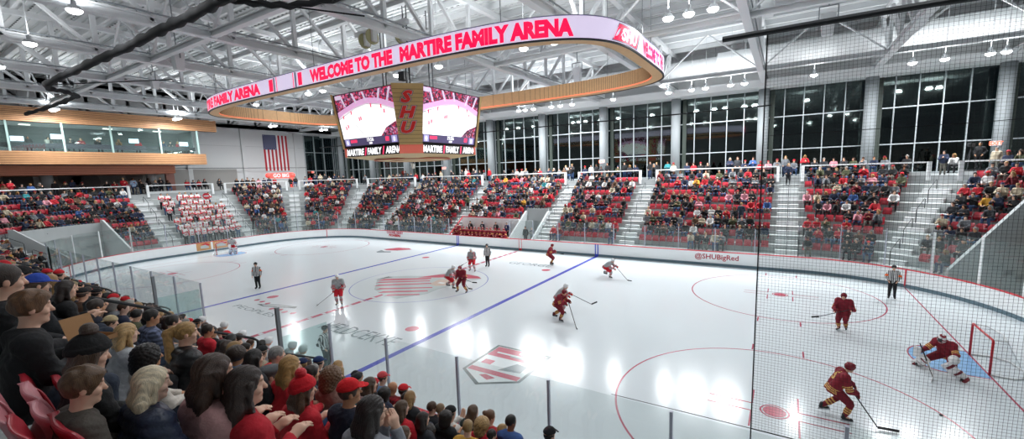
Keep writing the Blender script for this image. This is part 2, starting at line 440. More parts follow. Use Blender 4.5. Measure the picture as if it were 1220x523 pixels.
# glass: list of runs (t0, t1, height above cap)
GO = {}
def glass_run(t0, t1, top, parent, d=.06, n=None, zb=BZ, mt=None, posts=True, post_mat=None, last=True, pw=.05, skip_panel=False):
    n = n or max(1, round((t1 - t0) / 2.45))
    ts = [t0 + (t1 - t0) * i / n for i in range(n + 1)]
    for i, (a, b_) in enumerate(zip(ts, ts[1:])):
        if not skip_panel:
            part('glass_panel', mt or M_GLASS, parent, lambda m: m.sweep(path(a + .01, b_ - .01, d, 0, .5), [(-.006, zb), (.006, zb), (.006, top), (-.006, top)]))
    for i, t in enumerate(ts if last else ts[:-1]):
        if not posts: break
        (x, y), nn = rk(t, d)
        part('stanchion', post_mat or M_GREY, parent, lambda m: m.box((x + nn[0] * .02, y + nn[1] * .02, (zb + top) / 2), (.06, pw, top - zb), rz=math.atan2(nn[1], nn[0])))
M_POST = mat('pale_post', 'b9bccb', .4, metal=.2)
M_PW = mat('white_post', 'e8ecec', .5)
glass_run(0.6, t_far(-8.8), 2.75, bd, post_mat=M_POST)
glass_run(t_far(-1.2), T_FR, 2.8, bd, post_mat=M_POST)
glass_run(T_FR, t_fr(45), 3.3, bd, post_mat=M_POST)
glass_run(t_fr(45), T_RE, 3.35, bd, post_mat=M_PW, pw=.12)
glass_run(T_RE, T_NS, 3.35, bd, post_mat=M_POST)
glass_run(T_NS, t_near(9.37), 2.87, bd, n=5, post_mat=M_POST)
glass_run(t_near(.9), T_NL, 3.2, bd, post_mat=M_POST)
glass_run(T_NL, t_nl(226), 3.3, bd, post_mat=M_POST)
glass_run(t_nl(226), t_nl(193), 3.35, bd, post_mat=M_PW, pw=.10)
glass_run(t_nl(193), T_FL, 3.35, bd, post_mat=M_POST)
glass_run(T_FL, T_ALL + .6, 3.2, bd, post_mat=M_POST)
# gate end glass at the near bench
for X in (9.37, .9):
    part('glass_panel', M_GLASSB, bd, lambda m: m.box((X, -13.8, 2.0), (.012, 1.4, 1.9)))
    part('stanchion', M_GREY, bd, lambda m: m.box((X, -14.5, 2.4), (.09, .09, 2.8)))

# ---------------------------------------------------------------- seating bowl
ZONES = [  # t0, t1, first row that exists there
    (t_far(-8.8), t_far(-1.55), 2), (t_far(-1.55), t_far(1.05), 4),
    (t_fr(41), T_RE, 6), (T_RE, T_RE + 4.0, 6), (t_near(9.4), t_near(.9), 1), (t_nl(226), t_nl(193), 4)]
def kmin(t):
    t %= T_ALL
    for a, b_, k in ZONES:
        if a < t < b_: return k
    return 0
cuts = sorted(set([0, T_ALL] + [z[0] for z in ZONES] + [z[1] for z in ZONES]))
cuts = [c for c in cuts]
m = MB()
for k in range(NROW):
    run = None
    for a, b_ in zip(cuts, cuts[1:]):
        if kmin((a + b_) / 2) <= k:
            z0 = 0 if k == kmin((a + b_) / 2) else row_z(k) - ROW_R - .05
            m.sweep(path(a, b_, 0, 0, .7), [(row_d(k), z0), (row_d(k + 1) + .02, z0), (row_d(k + 1) + .02, row_z(k)), (row_d(k), row_z(k))])
struct(m.build('floor_terrace', M_CONC))
m = MB()
m.sweep(path(0, T_ALL, 0, 0, .8)[:-1], [(TOP_D, 0), (TOP_D + .3, 0), (TOP_D + 16, TOP_Z - .3), (TOP_D + 16, TOP_Z), (TOP_D, TOP_Z)], closed=True)
struct(m.build('floor_concourse', mat('concourse_floor', '8f9394', .6)))
# apron behind the boards
m = MB(); m.sweep(path(0, T_ALL, 0, 0, .8)[:-1], [(.13, -.05), (ROW_D0 + 5.2, -.05), (ROW_D0 + 5.2, .0), (.13, .0)], closed=True)
m.sweep(path(0, T_ALL, 0, 0, .8)[:-1], [(.14, .0), (.8, .0), (.8, .3), (.14, .3)], closed=True)
struct(m.build('floor_apron', M_CONC))
# side walls where the rows are cut away
def cut_wall(t, k0, k1, name='wall_cut', th=.15, mt=None, lo=0, ex=.75):
    (x0, y0), nn = rk(t, 0)
    pts = [(row_d(lo) - .3, 0)]
    prof = []
    tx, ty = -nn[1], nn[0]
    m = MB()
    def P(d, z, s): return (x0 + nn[0] * d + tx * s, y0 + nn[1] * d + ty * s, z)
    poly = [(.3, 0), (row_d(k1), 0), (row_d(k1), row_z(k1) + ex), (row_d(k1) - .3, row_z(k1) + ex), (.3, row_z(0) + ex * .6)]
    n = len(poly); vs = [P(d, z, -th / 2) for d, z in poly] + [P(d, z, th / 2) for d, z in poly]
    m.add(vs, [tuple(range(n)), tuple(range(n, 2 * n))[::-1]] + [(i, (i + 1) % n, (i + 1) % n + n, i + n) for i in range(n)])
    return struct(m.build(name, mt or M_CONC2))
cut_wall(t_fr(41), 0, 6, 'wall_tunnel_right')
cut_wall(t_nl(193), 0, 4, 'wall_tunnel_left')
cut_wall(t_nl(226), 0, 4, 'wall_tunnel_left_near')
cut_wall(t_far(1.05), 0, 4, 'wall_gate_right', ex=.08)
cut_wall(t_far(-1.5), 0, 4, 'wall_gate_left', ex=.08)
M_TUN = mat('tunnel_grey', '6d6862', .7); M_WOODP = mat('plywood', 'b98f6a', .6, noise=.12, nscale=3)
def front_wall(t0, t1, d, z0, z1, mt, name, th=.12):
    m = MB(); m.sweep(path(t0, t1, 0, 0, .6), [(d - th, z0), (d, z0), (d, z1), (d - th, z1)]); return struct(m.build(name, mt))
front_wall(t_fr(41), T_RE + 4, row_d(6), 3.5, row_z(6) + .55, M_CONC2, 'wall_tunnel_header')
front_wall(t_fr(41), t_fr(34), row_d(6), 0, 3.5, M_WOODP, 'wall_tunnel_panel')
front_wall(t_fr(34), T_RE + 4, row_d(6) + .6, 0, 3.5, M_TUN, 'wall_tunnel_back')
front_wall(t_nl(226), t_nl(193), row_d(4), 2.7, row_z(4) + .5, M_CONC2, 'wall_left_tunnel_header')
front_wall(t_nl(222), t_nl(197), row_d(4) + .15, 0, 2.75, M_WOODP, 'wall_left_tunnel_back')
front_wall(t_far(-8.8), t_far(-1.55), row_d(2), 0, row_z(2) + .55, M_BOARD, 'wall_bench')
front_wall(t_far(-8.8), t_far(-1.55), row_d(2), row_z(2) + .55, row_z(2) + .62, M_RED, 'trim_bench')
front_wall(t_near(9.4), t_near(.9), row_d(1), 0, row_z(1) + .45, M_CONC2, 'wall_home_bench')
front_wall(t_far(-1.5), t_far(1.0), row_d(4), 2.35, row_z(4) + .3, M_CONC2, 'wall_gate_header')
front_wall(t_far(-1.5), t_far(-.6), row_d(4) - .5, 0, 2.4, M_CONC2, 'wall_gate_jamb')
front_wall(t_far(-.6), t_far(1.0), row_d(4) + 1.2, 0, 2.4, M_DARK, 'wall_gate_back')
# slanted red rail beside bench
m = MB(); m.beam((-8.95, 12.95 + .3, 1.05), (-8.75, 12.95 + 2.4, 2.75), .08, .1); struct(m.build('trim_bench_slope', M_RED))

AISLES = [  # t centre, half width, words
    (t_far(-20.6), .62, 'two sections left of the far bench'),
    (t_far(-9.35), .62, 'left of the far players bench'),
    (t_far(1.75), .62, 'right of the gate beside the far bench'),
    (t_far(9.78), .62, 'by the right blue line'),
    (t_far(21.27), .68, 'right of the @SHUBigRed lettering'),
    (t_fr(60.5), .70, 'in the far right corner'),
    (t_fl(149.5), .62, 'below the flag'),
    (t_fl(118), .62, 'in the far left corner beneath the dark glazing'),
    (t_le(4.55), .62, 'right of the white-shirted student block'),
    (t_le(-2.9), .75, 'left of the white-shirted student block'),
    (t_nl(231), .6, 'nearest the left tunnel'),
    (t_near(-13), .6, 'behind the near left glass'), (t_near(.2), .6, 'behind the near bench glass'), (t_near(10.3), .55, 'below the red beanie')]
def rad(t):
    t %= T_ALL
    return not (t < T_FR or T_RE < t < T_NR or T_NS < t < T_NL or T_LE < t < T_FL)
def width_t(t, d, w_):     # metres at depth d -> arc units
    return w_ * RC / (RC + d) if rad(t) else w_
m = MB()
for t, hw, _ in AISLES:
    k0 = kmin(t)
    for k in range(k0, NROW):
        a = width_t(t, row_d(k) + .4, hw)
        m.sweep(path(t - a, t + a, 0, 0, 5), [(row_d(k) - .40, row_z(k) - ROW_R - .02), (row_d(k), row_z(k) - ROW_R - .02), (row_d(k), row_z(k) - ROW_R / 2), (row_d(k) - .40, row_z(k) - ROW_R / 2)])
        m.sweep(path(t - a, t + a, 0, 0, 5), [(row_d(k) - .02, row_z(k)), (row_d(k) + .4, row_z(k)), (row_d(k) + .4, row_z(k) + .004), (row_d(k) - .02, row_z(k) + .004)])
struct(m.build('floor_stairs', mat('stair_concrete', 'd3d6d7', .8, noise=.06, nscale=2)))
m = MB()
for t, hw, _ in AISLES:      # dark nosing lines
    for k in range(kmin(t), NROW):
        a = width_t(t, row_d(k) + .4, hw)
        for dd, zz in ((0, row_z(k)), (-.40, row_z(k) - ROW_R / 2)):
            m.sweep(path(t - a, t + a, 0, 0, 5), [(row_d(k) + dd - .004, zz - .05), (row_d(k) + dd, zz - .05), (row_d(k) + dd, zz - .02), (row_d(k) + dd - .004, zz - .02)])
struct(m.build('trim_nosing', M_GREY))
for t, hw, words_ in AISLES:
    (x, y), nn = rk(t, 0)
    e = empty('aisle_handrail', (x, y, 0)); tag(e, 'dark metal handrail up the stair aisle ' + words_, 'handrail', 'handrails in the stair aisles')
    for k in range(max(0, kmin(t)), NROW - 1, 2):
        def P(d, z): return (nn[0] * d, nn[1] * d, z)
        d0, d1 = row_d(k) + .15, row_d(k + 1) + .55
        z0, z1 = row_z(k), row_z(k + 1)
        hh, rr_ = (.42, .030) if words_.endswith('near bench glass') or words_.endswith('red beanie') else (0, .022)
        part('rail', M_DARK, e, lambda m: m.tube([P(d0, z0 - .02), P(d0, z0 + .85 + hh), P(d0 + .1, z0 + .95 + hh), P(d1 - .1, z1 + .92 + hh), P(d1, z1 + .84 + hh), P(d1, z1 - .02)], rr_, 8))

# concourse guard rail (white) between aisles
ais = sorted([a[0] for a in AISLES])
m = None
rl = empty('concourse_railing'); tag(rl, 'white steel guard rail running round the concourse behind the top row', 'railing')
cc = [a - 0 for a in ais]
for i in range(len(cc)):
    a, b_ = cc[i], cc[(i + 1) % len(cc)] + (T_ALL if i == len(cc) - 1 else 0)
    a += width_t(a, 8, .8); b_ -= width_t(b_, 8, .8)
    if T_RE + 2 < (a + b_) / 2 < T_NS + 4 and False: continue
    pts = path(a, b_, TOP_D + .02, 0, .9) if b_ <= T_ALL else path(a, T_ALL - .01, TOP_D + .02, 0, .9) + path(.01, b_ - T_ALL, TOP_D + .02, 0, .9)
    if any((Vector(p[0]) - Vector((21, -20.4, 0))).length < 3.5 for p in pts): pass
    part('rail', M_STEEL, rl, lambda m: m.sweep(pts, [(-.04, TOP_Z + .86), (.08, TOP_Z + .86), (.08, TOP_Z + .95), (-.04, TOP_Z + .95)]))
    part('curb', M_CONC2, rl, lambda m: m.sweep(pts, [(-.0, TOP_Z - .1), (.12, TOP_Z - .1), (.12, TOP_Z + .25), (0, TOP_Z + .25)]))
    for q in (pts[0], pts[-1]):
        part('end_post', M_STEEL, rl, lambda m: m.box((q[0][0], q[0][1], TOP_Z + .3), (.22, .22, 1.3)))

# ---------------------------------------------------------------- shell: far window wall, end walls, roof
YW = 25.7; XL = -45.0; XR = 45.0; ZR = 18.3
ZW = 14.1
M_WIN = glass_mat('night_glass', (.8, .95, .9), 1.6, (.35, .42, .42), .04, 0, .10)
M_MUL = mat('mullion', 'b4bcc0', .4, metal=.3)
M_BACKD = mat('night_wall', '0b1012', .9)
colx = [3.81 + 7.62 * i for i in range(-6, 5)]
struct_bays = []
for i in range(-7, 6):
    x0, x1 = 3.81 + 7.62 * (i - 1) + 7.62 - 7.62, 3.81 + 7.62 * i
    x0 = x1 - 7.62
    x0 = max(x0, XL); x1 = min(x1, XR)
    if x1 - x0 < .5: continue
    wn = empty('window_%d' % (i + 8), ((x0 + x1) / 2, YW, 0)); struct(wn)
    L = x1 - x0
    part('window_pane', M_WIN, wn, lambda m: m.box((0, 0, (TOP_Z + ZW) / 2), (L - .3, .03, ZW - TOP_Z - .1)))
    def fr(m):
        n = 5
        for j in range(n + 1): m.box((-L / 2 + .15 + (L - .3) * j / n, -.05, (TOP_Z + ZW) / 2), (.075, .16, ZW - TOP_Z))
        for z in (TOP_Z + .1, 8.62, 11.55, ZW - .05): m.box((0, -.05, z), (L - .2, .14, .09))
    part('window_frame', M_MUL, wn, fr)
m = MB()
m.b2((XL - .3, YW - .15, ZW), (XR, YW + .3, ZR + .5)); struct(m.build('wall_far_upper', M_WHITE))
# vertical dark pier beside each column
for x in colx:
    e = MB(); e.cyl((x, 24.7, TOP_Z), .44, ZW - TOP_Z + .5, 28)
    c_ = struct(e.build('trim_column', mat('column_paint', '8e9497', .6), smooth=False))
    for p_ in c_.data.polygons: p_.use_smooth = len(p_.vertices) == 4
    b2 = MB(); b2.b2((x + .5, YW - .22, TOP_Z), (x + .85, YW - .05, ZW)); struct(b2.build('trim_pier', mat('pier_dark', '3d4640', .6)))
# dusk hillside beyond the glass
m = MB(); m.b2((-70, 60, -2), (70, 61, 9.5)); struct(m.build('exterior_bank', mat('dark_bank', '2a2019', .9)))
m = MB(); m.b2((-60, YW + .4, TOP_Z - .3), (60, 60, TOP_Z - .2)); struct(m.build('ground_outside', mat('dark_ground', '1a1816', .9)))
# end wall at left
m = MB()
m.b2((XL - .3, -30, 0), (XL, 20.3, ZR + .5)); m.b2((XL - .3, 20.3, ZW + .2), (XL, YW + .3, ZR + .5)); m.b2((XL - .3, 20.3, 0), (XL, YW + .3, TOP_Z + .1))
struct(m.build('wall_left', M_WALL))
m = MB()
for y in (-9, 4.5, 11.2, 18.9): m.b2((XL, y - .25, TOP_Z), (XL + .25, y + .25, ZR))
struct(m.build('trim_pilaster', M_WALL))
m = MB()
for z in (9.2, 12.2, 15.2): m.b2((XL, -26, z - .012), (XL + .012, 20.3, z + .012))
struct(m.build('trim_wall_joint', mat('joint', '8d9192', .7)))
wn = empty('window_20', (XL, 22.9, 0)); struct(wn)
part('window_pane', M_WIN, wn, lambda m: m.box((-.1, 0, 10.2), (.03, 5.0, 8.2)))
def fr(m):
    for j in range(4): m.box((0, -2.5 + 5.0 * j / 3, 10.2), (.16, .09, 8.2))
    for z in (TOP_Z + .2, 8.62, 11.55, ZW + .15): m.box((0, 0, z), (.14, 5.0, .09))
part('window_frame', M_MUL, wn, fr)
# right and near walls (close the hall)
m = MB(); m.b2((XR, -30, 0), (XR + .3, YW + .3, ZR + .5)); struct(m.build('wall_right', M_WALL))
m = MB(); m.b2((XL - .3, -30.3, 0), (XR, -30, ZR + .5)); struct(m.build('wall_near', M_WALL))

# roof deck (ribbed) with joists
m = MB()
y = -30.0
m.b2((XL - .3, -30.3, ZR + .1), (XR + .3, YW + .3, ZR + .3))
y = -30
while y < YW:
    m.b2((XL, y, ZR), (XR, y + .19, ZR + .1)); y += .42
struct(m.build('ceiling', mat('deck_white', 'dcdfe0', .6)))
# ---------------------------------------------------------------- roof steel
ORD = ['first', 'second', 'third', 'fourth', 'fifth', 'sixth', 'seventh', 'eighth', 'ninth', 'tenth', 'eleventh', 'twelfth']
def ORD2(n):
    if n <= 12: return ORD[n - 1]
    if n < 20: return ['thirteenth', 'fourteenth', 'fifteenth', 'sixteenth', 'seventeenth', 'eighteenth', 'nineteenth'][n - 13]
    if n >= 100: return 'hundred-and-' + ORD2(n - 100) if n > 100 else 'hundredth'
    t_ = n // 10 - 2
    return ['twentieth', 'thirtieth', 'fortieth', 'fiftieth', 'sixtieth', 'seventieth', 'eightieth', 'ninetieth'][t_] if n % 10 == 0 else ['twenty', 'thirty', 'forty', 'fifty', 'sixty', 'seventy', 'eighty', 'ninety'][t_] + '-' + ORD[n % 10 - 1]
ZBc, ZTc = 14.55, 17.75
for i, x in enumerate([x for x in [-41.91] + colx if x > -44]):
    e = empty('roof_truss', (x, 0, 0)); tag(e, 'white steel roof truss spanning the hall, %s counted from the flag wall' % ORD[i], 'truss', 'white roof trusses')
    part('bottom_chord', M_STEEL, e, lambda m: (m.b2((-.20, -29, ZBc - .22), (.20, 25.5, ZBc - .14)), m.b2((-.05, -29, ZBc - .2), (.05, 25.5, ZBc + .2)), m.b2((-.2, -29, ZBc + .14), (.2, 25.5, ZBc + .22))))
    part('top_chord', M_STEEL, e, lambda m: m.b2((-.18, -29, ZTc - .15), (.18, 25.5, ZTc + .15)))
    def webs(m):
        ys = [-28.5 + 3.35 * j for j in range(17)]
        for j, y in enumerate(ys):
            if y > 25.3: break
            m.beam((0, y, ZBc), (0, y, ZTc), .22, .2, up=(1, 0, 0))
            if j < 15:
                if y < -1: m.beam((0, y, ZTc), (0, y + 3.35, ZBc), .16, .2, up=(1, 0, 0))
                else: m.beam((0, y, ZBc), (0, y + 3.35, ZTc), .16, .2, up=(1, 0, 0))
    part('web_members', M_STEEL, e, webs)
    part('pipe', M_GREY, e, lambda m: (m.tube([(.25, -29, ZBc + .3), (.25, 25, ZBc + .3)], .04, 6)))
for i, y in enumerate((-21.0, -15.6, -9.4, -2.5, 4.2, 11.0, 18.0)):
    e = empty('cross_beam', (0, y, 0)); tag(e, 'long white steel beam running lengthwise between the roof trusses, %s counted from the near side' % ORD[i], 'beam', 'lengthwise roof beams')
    z = ZBc if i % 2 == 0 else ZTc - .9
    part('flange', M_STEEL, e, lambda m: (m.b2((XL, -.14, z - .16), (XR, .14, z - .1)), m.b2((XL, -.14, z + .1), (XR, .14, z + .16))))
    part('beam_web', M_STEEL, e, lambda m: m.b2((XL, -.03, z - .1), (XR, .03, z + .1)))
    if i % 2 == 0:
        def br(m):
            for x in colx[::1]:
                m.beam((x, 0, z), (x + 3.8, 0, ZTc), .1, .1, up=(0, 1, 0)); m.beam((x, 0, z), (x - 3.8, 0, ZTc), .1, .1, up=(0, 1, 0))
        part('brace', M_STEEL, e, br)
m = MB()
y = -28.5
while y < 25:
    m.b2((XL, y - .07, 17.9), (XR, y + .07, 18.28)); y += 1.9
struct(m.build('ceiling_joists', M_STEEL))
m = MB()
y = -27.6
while y < 25:
    x = XL + 1
    while x < XR:
        m.b2((x, y - .04, 18.27), (x + .22, y + .04, 18.285)); x += .5
    y += 1.9
struct(m.build('ceiling_perforations', mat('perforation', '55595b', .8)))

# round air ducts
def duct(y, z, r, x0, x1, label):
    e = empty('air_duct', (0, y, z)); tag(e, label, 'duct')
    part('duct_shell', M_WHITE, e, lambda m: m.tube([(x0, 0, 0), (x1, 0, 0)], r, 28), smooth=False)
    def seams(m):
        x = x0 + 1.2
        while x < x1: m.tube([(x - .03, 0, 0), (x + .03, 0, 0)], r + .025, 28, cap=True); x += 2.4
    part('seam', M_STEEL, e, seams)
    def hang(m):
        x = x0 + 1.9
        while x < x1: m.tube([(x, 0, r), (x, 0, ZTc - z)], .02, 5); x += 3.81
    part('hanger', M_GREY, e, hang)
duct(22.4, 16.1, .82, -40, 15.5, 'fat round white air duct above the far glazing, left stretch')
duct(21.6, 16.0, 1.0, 15.6, 44, 'fattest round white air duct above the glazing behind the netting')
duct(-17.5, 16.3, .6, -40, 4, 'round white air duct hung above the near left seats')
e = MB(); e.b2((XL, 23.2, ZW - .1), (XR, 25.5, ZW + .55)); struct(e.build('trim_soffit', M_WHITE))

# ---------------------------------------------------------------- flood lights
M_LENS = mat('lamp_lens', (1, 1, 1), .3, emit=14)
M_HOUS = mat('lamp_housing', 'c9cdd0', .4)
LPROTO = {}
lamps = []
for x in (12.0, 13.9, 15.0, 16.9, 17.9, -3.4, -2.6, -1.6, .5, 1.5, 2.8, 28, 29.6, 31.7, 32.4, 7.0, 22.5, -9.5, -12, -14, -20, -26): lamps.append((x, 18.9, 13.75, 'above the far seats'))
for x in (16.1, 17.0, 18.0, 8.3, 10.2, -10.1, -12.0, 2.0, -1.8, -20, -27): lamps.append((x, .75, 14.05, 'above the middle of the rink'))
for x in (28.0, 26.0): lamps.append((x, -3.5, 14.05, 'above the middle of the rink'))
for x in (-24, -17, -10, -3, 3, 9, 14, 19, 24, 30): lamps.append((x, -14.5, 14.05, 'above the near seats'))
for x in (-35, -34): 
    for y in (-9, 0, 10, 17): lamps.append((x, y, 14.05, 'above the left end seats'))  # extra lamps in this group, added to brighten the left end wall
cnt = {}
for (x, y, z, wds) in lamps:
    cnt[wds] = cnt.get(wds, 0) + 1
lamps.sort(key=lambda l: (l[3], l[0])); idx = {}
lamp_mesh = None
for (x, y, z, wds) in lamps:
    idx[wds] = idx.get(wds, 0) + 1
    if lamp_mesh is None:
        o = empty('flood_light', (x, y, z))
        p1 = part('lamp_housing', M_HOUS, o, lambda m: (m.cyl((0, 0, .02), .26, .16, 24, .17), m.cyl((0, 0, .18), .09, .2, 12), m.tube([(0, 0, .36), (0, 0, 4.56)], .02, 6)))
        p2 = part('lamp_lens', M_LENS, o, lambda m: m.tube([(0, 0, .03), (0, 0, -.03), (0, 0, -.09), (0, 0, -.13)], [.24, .23, .17, .06], 24))
        lamp_mesh = (p1.data, p2.data)
        lud = bpy.data.lights.new('flood_up', 'AREA'); lud.shape = 'DISK'; lud.size = 1.2; lud.energy = CEIL_FILL_W; lud.color = LAMP_COL  # unseen upward fill, added at each lamp to brighten the ceiling
        LD = {}
        LUF = lud.copy(); LUF.energy = CEIL_FILL_W * .45
        for zone in LAMP_W:
            ld = bpy.data.lights.new('flood_' + zone, 'AREA'); ld.shape = 'DISK'; ld.size = .5; ld.energy = LAMP_W[zone]; ld.color = LAMP_COL; LD[zone] = ld
    else:
        o = empty('flood_light', (x, y, z)); link_mesh('lamp_housing', lamp_mesh[0], o); link_mesh('lamp_lens', lamp_mesh[1], o)
    tag(o, 'lit round flood lamp %s, %s from the flag end' % (wds, ORD2(idx[wds])), 'lamp', 'round flood lamps under the roof')
    lu = bpy.data.objects.new('flood_uplight', LUF if 'far' in wds or 'near' in wds else lud); COL.objects.link(lu); lu.parent = o; lu.location = (0, 0, .45); lu.rotation_euler = (PI, 0, 0)
    lo = bpy.data.objects.new('flood_bulb', LD['far' if 'far seats' in wds else 'near' if 'near' in wds else 'end' if 'left end' in wds else 'mid']); COL.objects.link(lo); lo.parent = o; lo.location = (0, 0, -.16)

# small ceiling cameras / speakers
def hung_box(x, y, z, label, s=1.0):
    e = empty('ceiling_speaker', (x, y, z)); tag(e, label, 'speaker')
    part('cabinet', M_WHITE, e, lambda m: m.add([(-.35 * s, -.3 * s, .5 * s), (.35 * s, -.3 * s, .5 * s), (.35 * s, .3 * s, .5 * s), (-.35 * s, .3 * s, .5 * s), (-.25 * s, -.2 * s, -.6 * s), (.25 * s, -.2 * s, -.6 * s), (.25 * s, .25 * s, -.6 * s), (-.25 * s, .25 * s, -.6 * s)],
         [(0, 1, 2, 3), (7, 6, 5, 4), (0, 4, 5, 1), (1, 5, 6, 2), (2, 6, 7, 3), (3, 7, 4, 0)]), bevel=.02)
    part('yoke', M_GREY, e, lambda m: (m.beam((-.42 * s, 0, .1), (-.42 * s, 0, .9 * s), .05, .05), m.beam((.42 * s, 0, .1), (.42 * s, 0, .9 * s), .05, .05), m.beam((-.42 * s, 0, .9 * s), (.42 * s, 0, .9 * s), .05, .05), m.tube([(0, 0, .9 * s), (0, 0, ZTc - z)], .03, 6)))
hung_box(19.9, 5.2, 15.2, 'white hanging loudspeaker left of the netting, high under the deck')
hung_box(22.6, 8.5, 14.6, 'white hanging loudspeaker behind the netting', 1.0)
hung_box(7.6, 9.5, 14.3, 'white hanging box between the trusses right of the wooden ring', .9)
hung_box(-9.0, -9.0, 14.2, 'white hanging loudspeaker under the roof near the black bundle', .9)
hung_box(-18.5, -7.0, 14.6, 'white hanging loudspeaker above the left end of the lit ring', .8)
hung_box(-2.6, 2.5, 8.0, 'white box hanging just below the scoreboard', .35)
# winch sheaves
e = empty('winch_pulley', (1.2, -2.0, 14.9)); tag(e, 'set of round winch pulleys on a white beam above the scoreboard', 'pulley')
for dx, dy in ((-1.4, -1.0), (-.4, -1.3), (.9, -.4)):
    part('sheave', mat('pulley_yellow', 'b9b48a', .5), e, lambda m: m.tube([(dx - .05, dy, .2), (dx + .05, dy, .2)], .42, 24))
    part('bracket', M_WHITE, e, lambda m: m.box((dx + .16, dy, .25), (.18, .3, .7)))
part('mounting_beam', M_STEEL, e, lambda m: m.box((0, -1, .62), (4.2, .3, .25)))

# ---------------------------------------------------------------- LED ring
RA, RB, RN, RCY = 15.5, 6.5, 4.6, -.3
def ringpt(th, off=0.0):
    c, s_ = math.cos(th), math.sin(th)
    x = RA * math.copysign(abs(c) ** (2 / RN), c); y = RB * math.copysign(abs(s_) ** (2 / RN), s_)
    nx = math.copysign(abs(x / RA) ** (RN - 1) / RA, x); ny = math.copysign(abs(y / RB) ** (RN - 1) / RB, y)
    l = math.hypot(nx, ny) or 1
    return (x + nx / l * off, y + ny / l * off + RCY), (nx / l, ny / l)
rpath = []; NR_ = 720
for i in range(NR_):
    # start at far side middle (th=90deg) so the seam is hidden
    (x, y), nn = ringpt(PI / 2 + 2 * PI * i / NR_)
    rpath.append(((x, y, 12.0), nn))
ringo = empty('led_ring', (0, 0, 0)); tag(ringo, 'huge oval ribbon display hanging round the scoreboard with a slatted wooden inner face', 'display')
M_SCR = mat('ring_screen', (.80, .70, .92), .4, emit=.62)
M_TXT = mat('ring_text', (1.0, .0, .08), .4, emit=.75)
M_TXD = mat('ring_dark', (.20, .20, .28), .4, emit=.3)
M_RWOOD = mat('ring_wood', 'd6ab7c', .55, noise=.12, nscale=6)
M_RWOOD2 = mat('ring_wood_gap', '7d5c3c', .7)
ZS0, ZS1 = 12.0, 12.84
part('screen_band', M_SCR, ringo, lambda m: m.sweep(rpath, [(0, .06), (.05, .06), (.05, ZS1 - 12), (0, ZS1 - 12)], closed=True))
part('screen_edge', M_DARK, ringo, lambda m: m.sweep(rpath, [(-.02, .0), (.07, .0), (.07, .06), (-.02, .06)], closed=True))
part('top_edge', M_TXD, ringo, lambda m: m.sweep(rpath, [(-.02, ZS1 - 12), (.06, ZS1 - 12), (.06, ZS1 - 11.96), (-.02, ZS1 - 11.96)], closed=True))
part('wood_band', M_RWOOD, ringo, lambda m: m.sweep(rpath, [(-.55, .03), (-.02, .03), (-.02, .9), (-.55, .9)], closed=True))
def gaps(m):
    for i in range(0, NR_, 2):
        p, nn = rpath[i]
        m.box((p[0] - nn[0] * .556, p[1] - nn[1] * .556, 12.47), (.012, .018, .86), rz=math.atan2(nn[1], nn[0]))
part('slat_joint', M_RWOOD2, ringo, gaps)
part('glow_strip', mat('ring_glow', (1.0, .25, .12), .4, emit=.5), ringo, lambda m: m.sweep(rpath, [(-.575, .05), (-.552, .05), (-.552, .12), (-.575, .12)], closed=True))  # emissive band imitates reddish scoreboard light on the ring's lower wood
for i in range(0, NR_, 60):
    p, nn = rpath[i]; part('hanging_cable', M_GREY, ringo, lambda m: m.tube([(p[0] - nn[0] * .3, p[1] - nn[1] * .3, 12.8), (p[0] - nn[0] * .3, p[1] - nn[1] * .3, 17.8)], .018, 5))
# arc-length table, s = 0 at middle of the near side, growing to the right
tab = []; s = 0
prev = None
for i in range(4001):
    th = PI + 1.5 + (2 * PI - 3.0 - 0) * 0 + (i / 4000.0) * (PI + 2.2) - 1.5 - 1.1 + 0
    (x, y), nn = ringpt(th, .055)
    if prev: s += math.hypot(x - prev[0], y - prev[1])
    prev = (x, y); tab.append((s, x, y, nn))
mid = min(tab, key=lambda t_: abs(t_[1]) + (100 if t_[2] > 0 else 0))[0]
TS = np.array([t_[0] - mid for t_ in tab]); TX = np.array([t_[1] for t_ in tab]); TY = np.array([t_[2] for t_ in tab])
TNX = np.array([t_[3][0] for t_ in tab]); TNY = np.array([t_[3][1] for t_ in tab])
def ring_mesh(vs, fs, s0, z0, name, mt, off=0.0):
    m = MB(); out = []
    for v in vs:
        s_ = s0 + v[0]; x = np.interp(s_, TS, TX); y = np.interp(s_, TS, TY); nx = np.interp(s_, TS, TNX); ny = np.interp(s_, TS, TNY)
        out.append((x + nx * off, y + ny * off, z0 + v[1]))
    m.add(out, fs); return m.build(name, mt, ringo)
def ring_text(txt, s0, s1, h=.54, z0=12.17, bold=.03, shear=0.0, mt=None, off=.004):
    vs, fs, wd = text_mesh(txt, h, bold, shear)
    k = (s1 - s0) / wd
    vs, fs = subdiv([(v[0] * k, v[1], 0) for v in vs], fs, .25)
    ring_mesh(vs, fs, s0, z0, 'ring_lettering', mt or M_TXT, off)
def ring_rect(s0, s1, z0, z1, mt, off=.003, skew=0.0):
    n = max(1, int((s1 - s0) / .25))
    vs = []; fs = []
    for i in range(n + 1):
        u = (s1 - s0) * i / n; vs += [(u, 0), (u + skew, z1 - z0)]
    for i in range(n): fs.append((2 * i, 2 * i + 2, 2 * i + 3, 2 * i + 1))
    ring_mesh(vs, fs, s0, z0, 'ring_graphic', mt, off)
ring_text('WELCOME TO THE', 0.1, 6.15, bold=.052); ring_text('MARTIRE FAMILY ARENA', 6.6, 14.4, bold=.052)
ring_text('MARTIRE FAMILY ARENA', -14.9, -4.7, bold=.052)
for (a, b_) in ((-3.75, -3.35), (-.95, -.6)): ring_rect(a, b_, 12.12, 12.76, M_TXT)
for (a, b_) in ((-3.3, -3.15), (-1.25, -1.1)): ring_rect(a, b_, 12.07, 12.82, M_TXD)
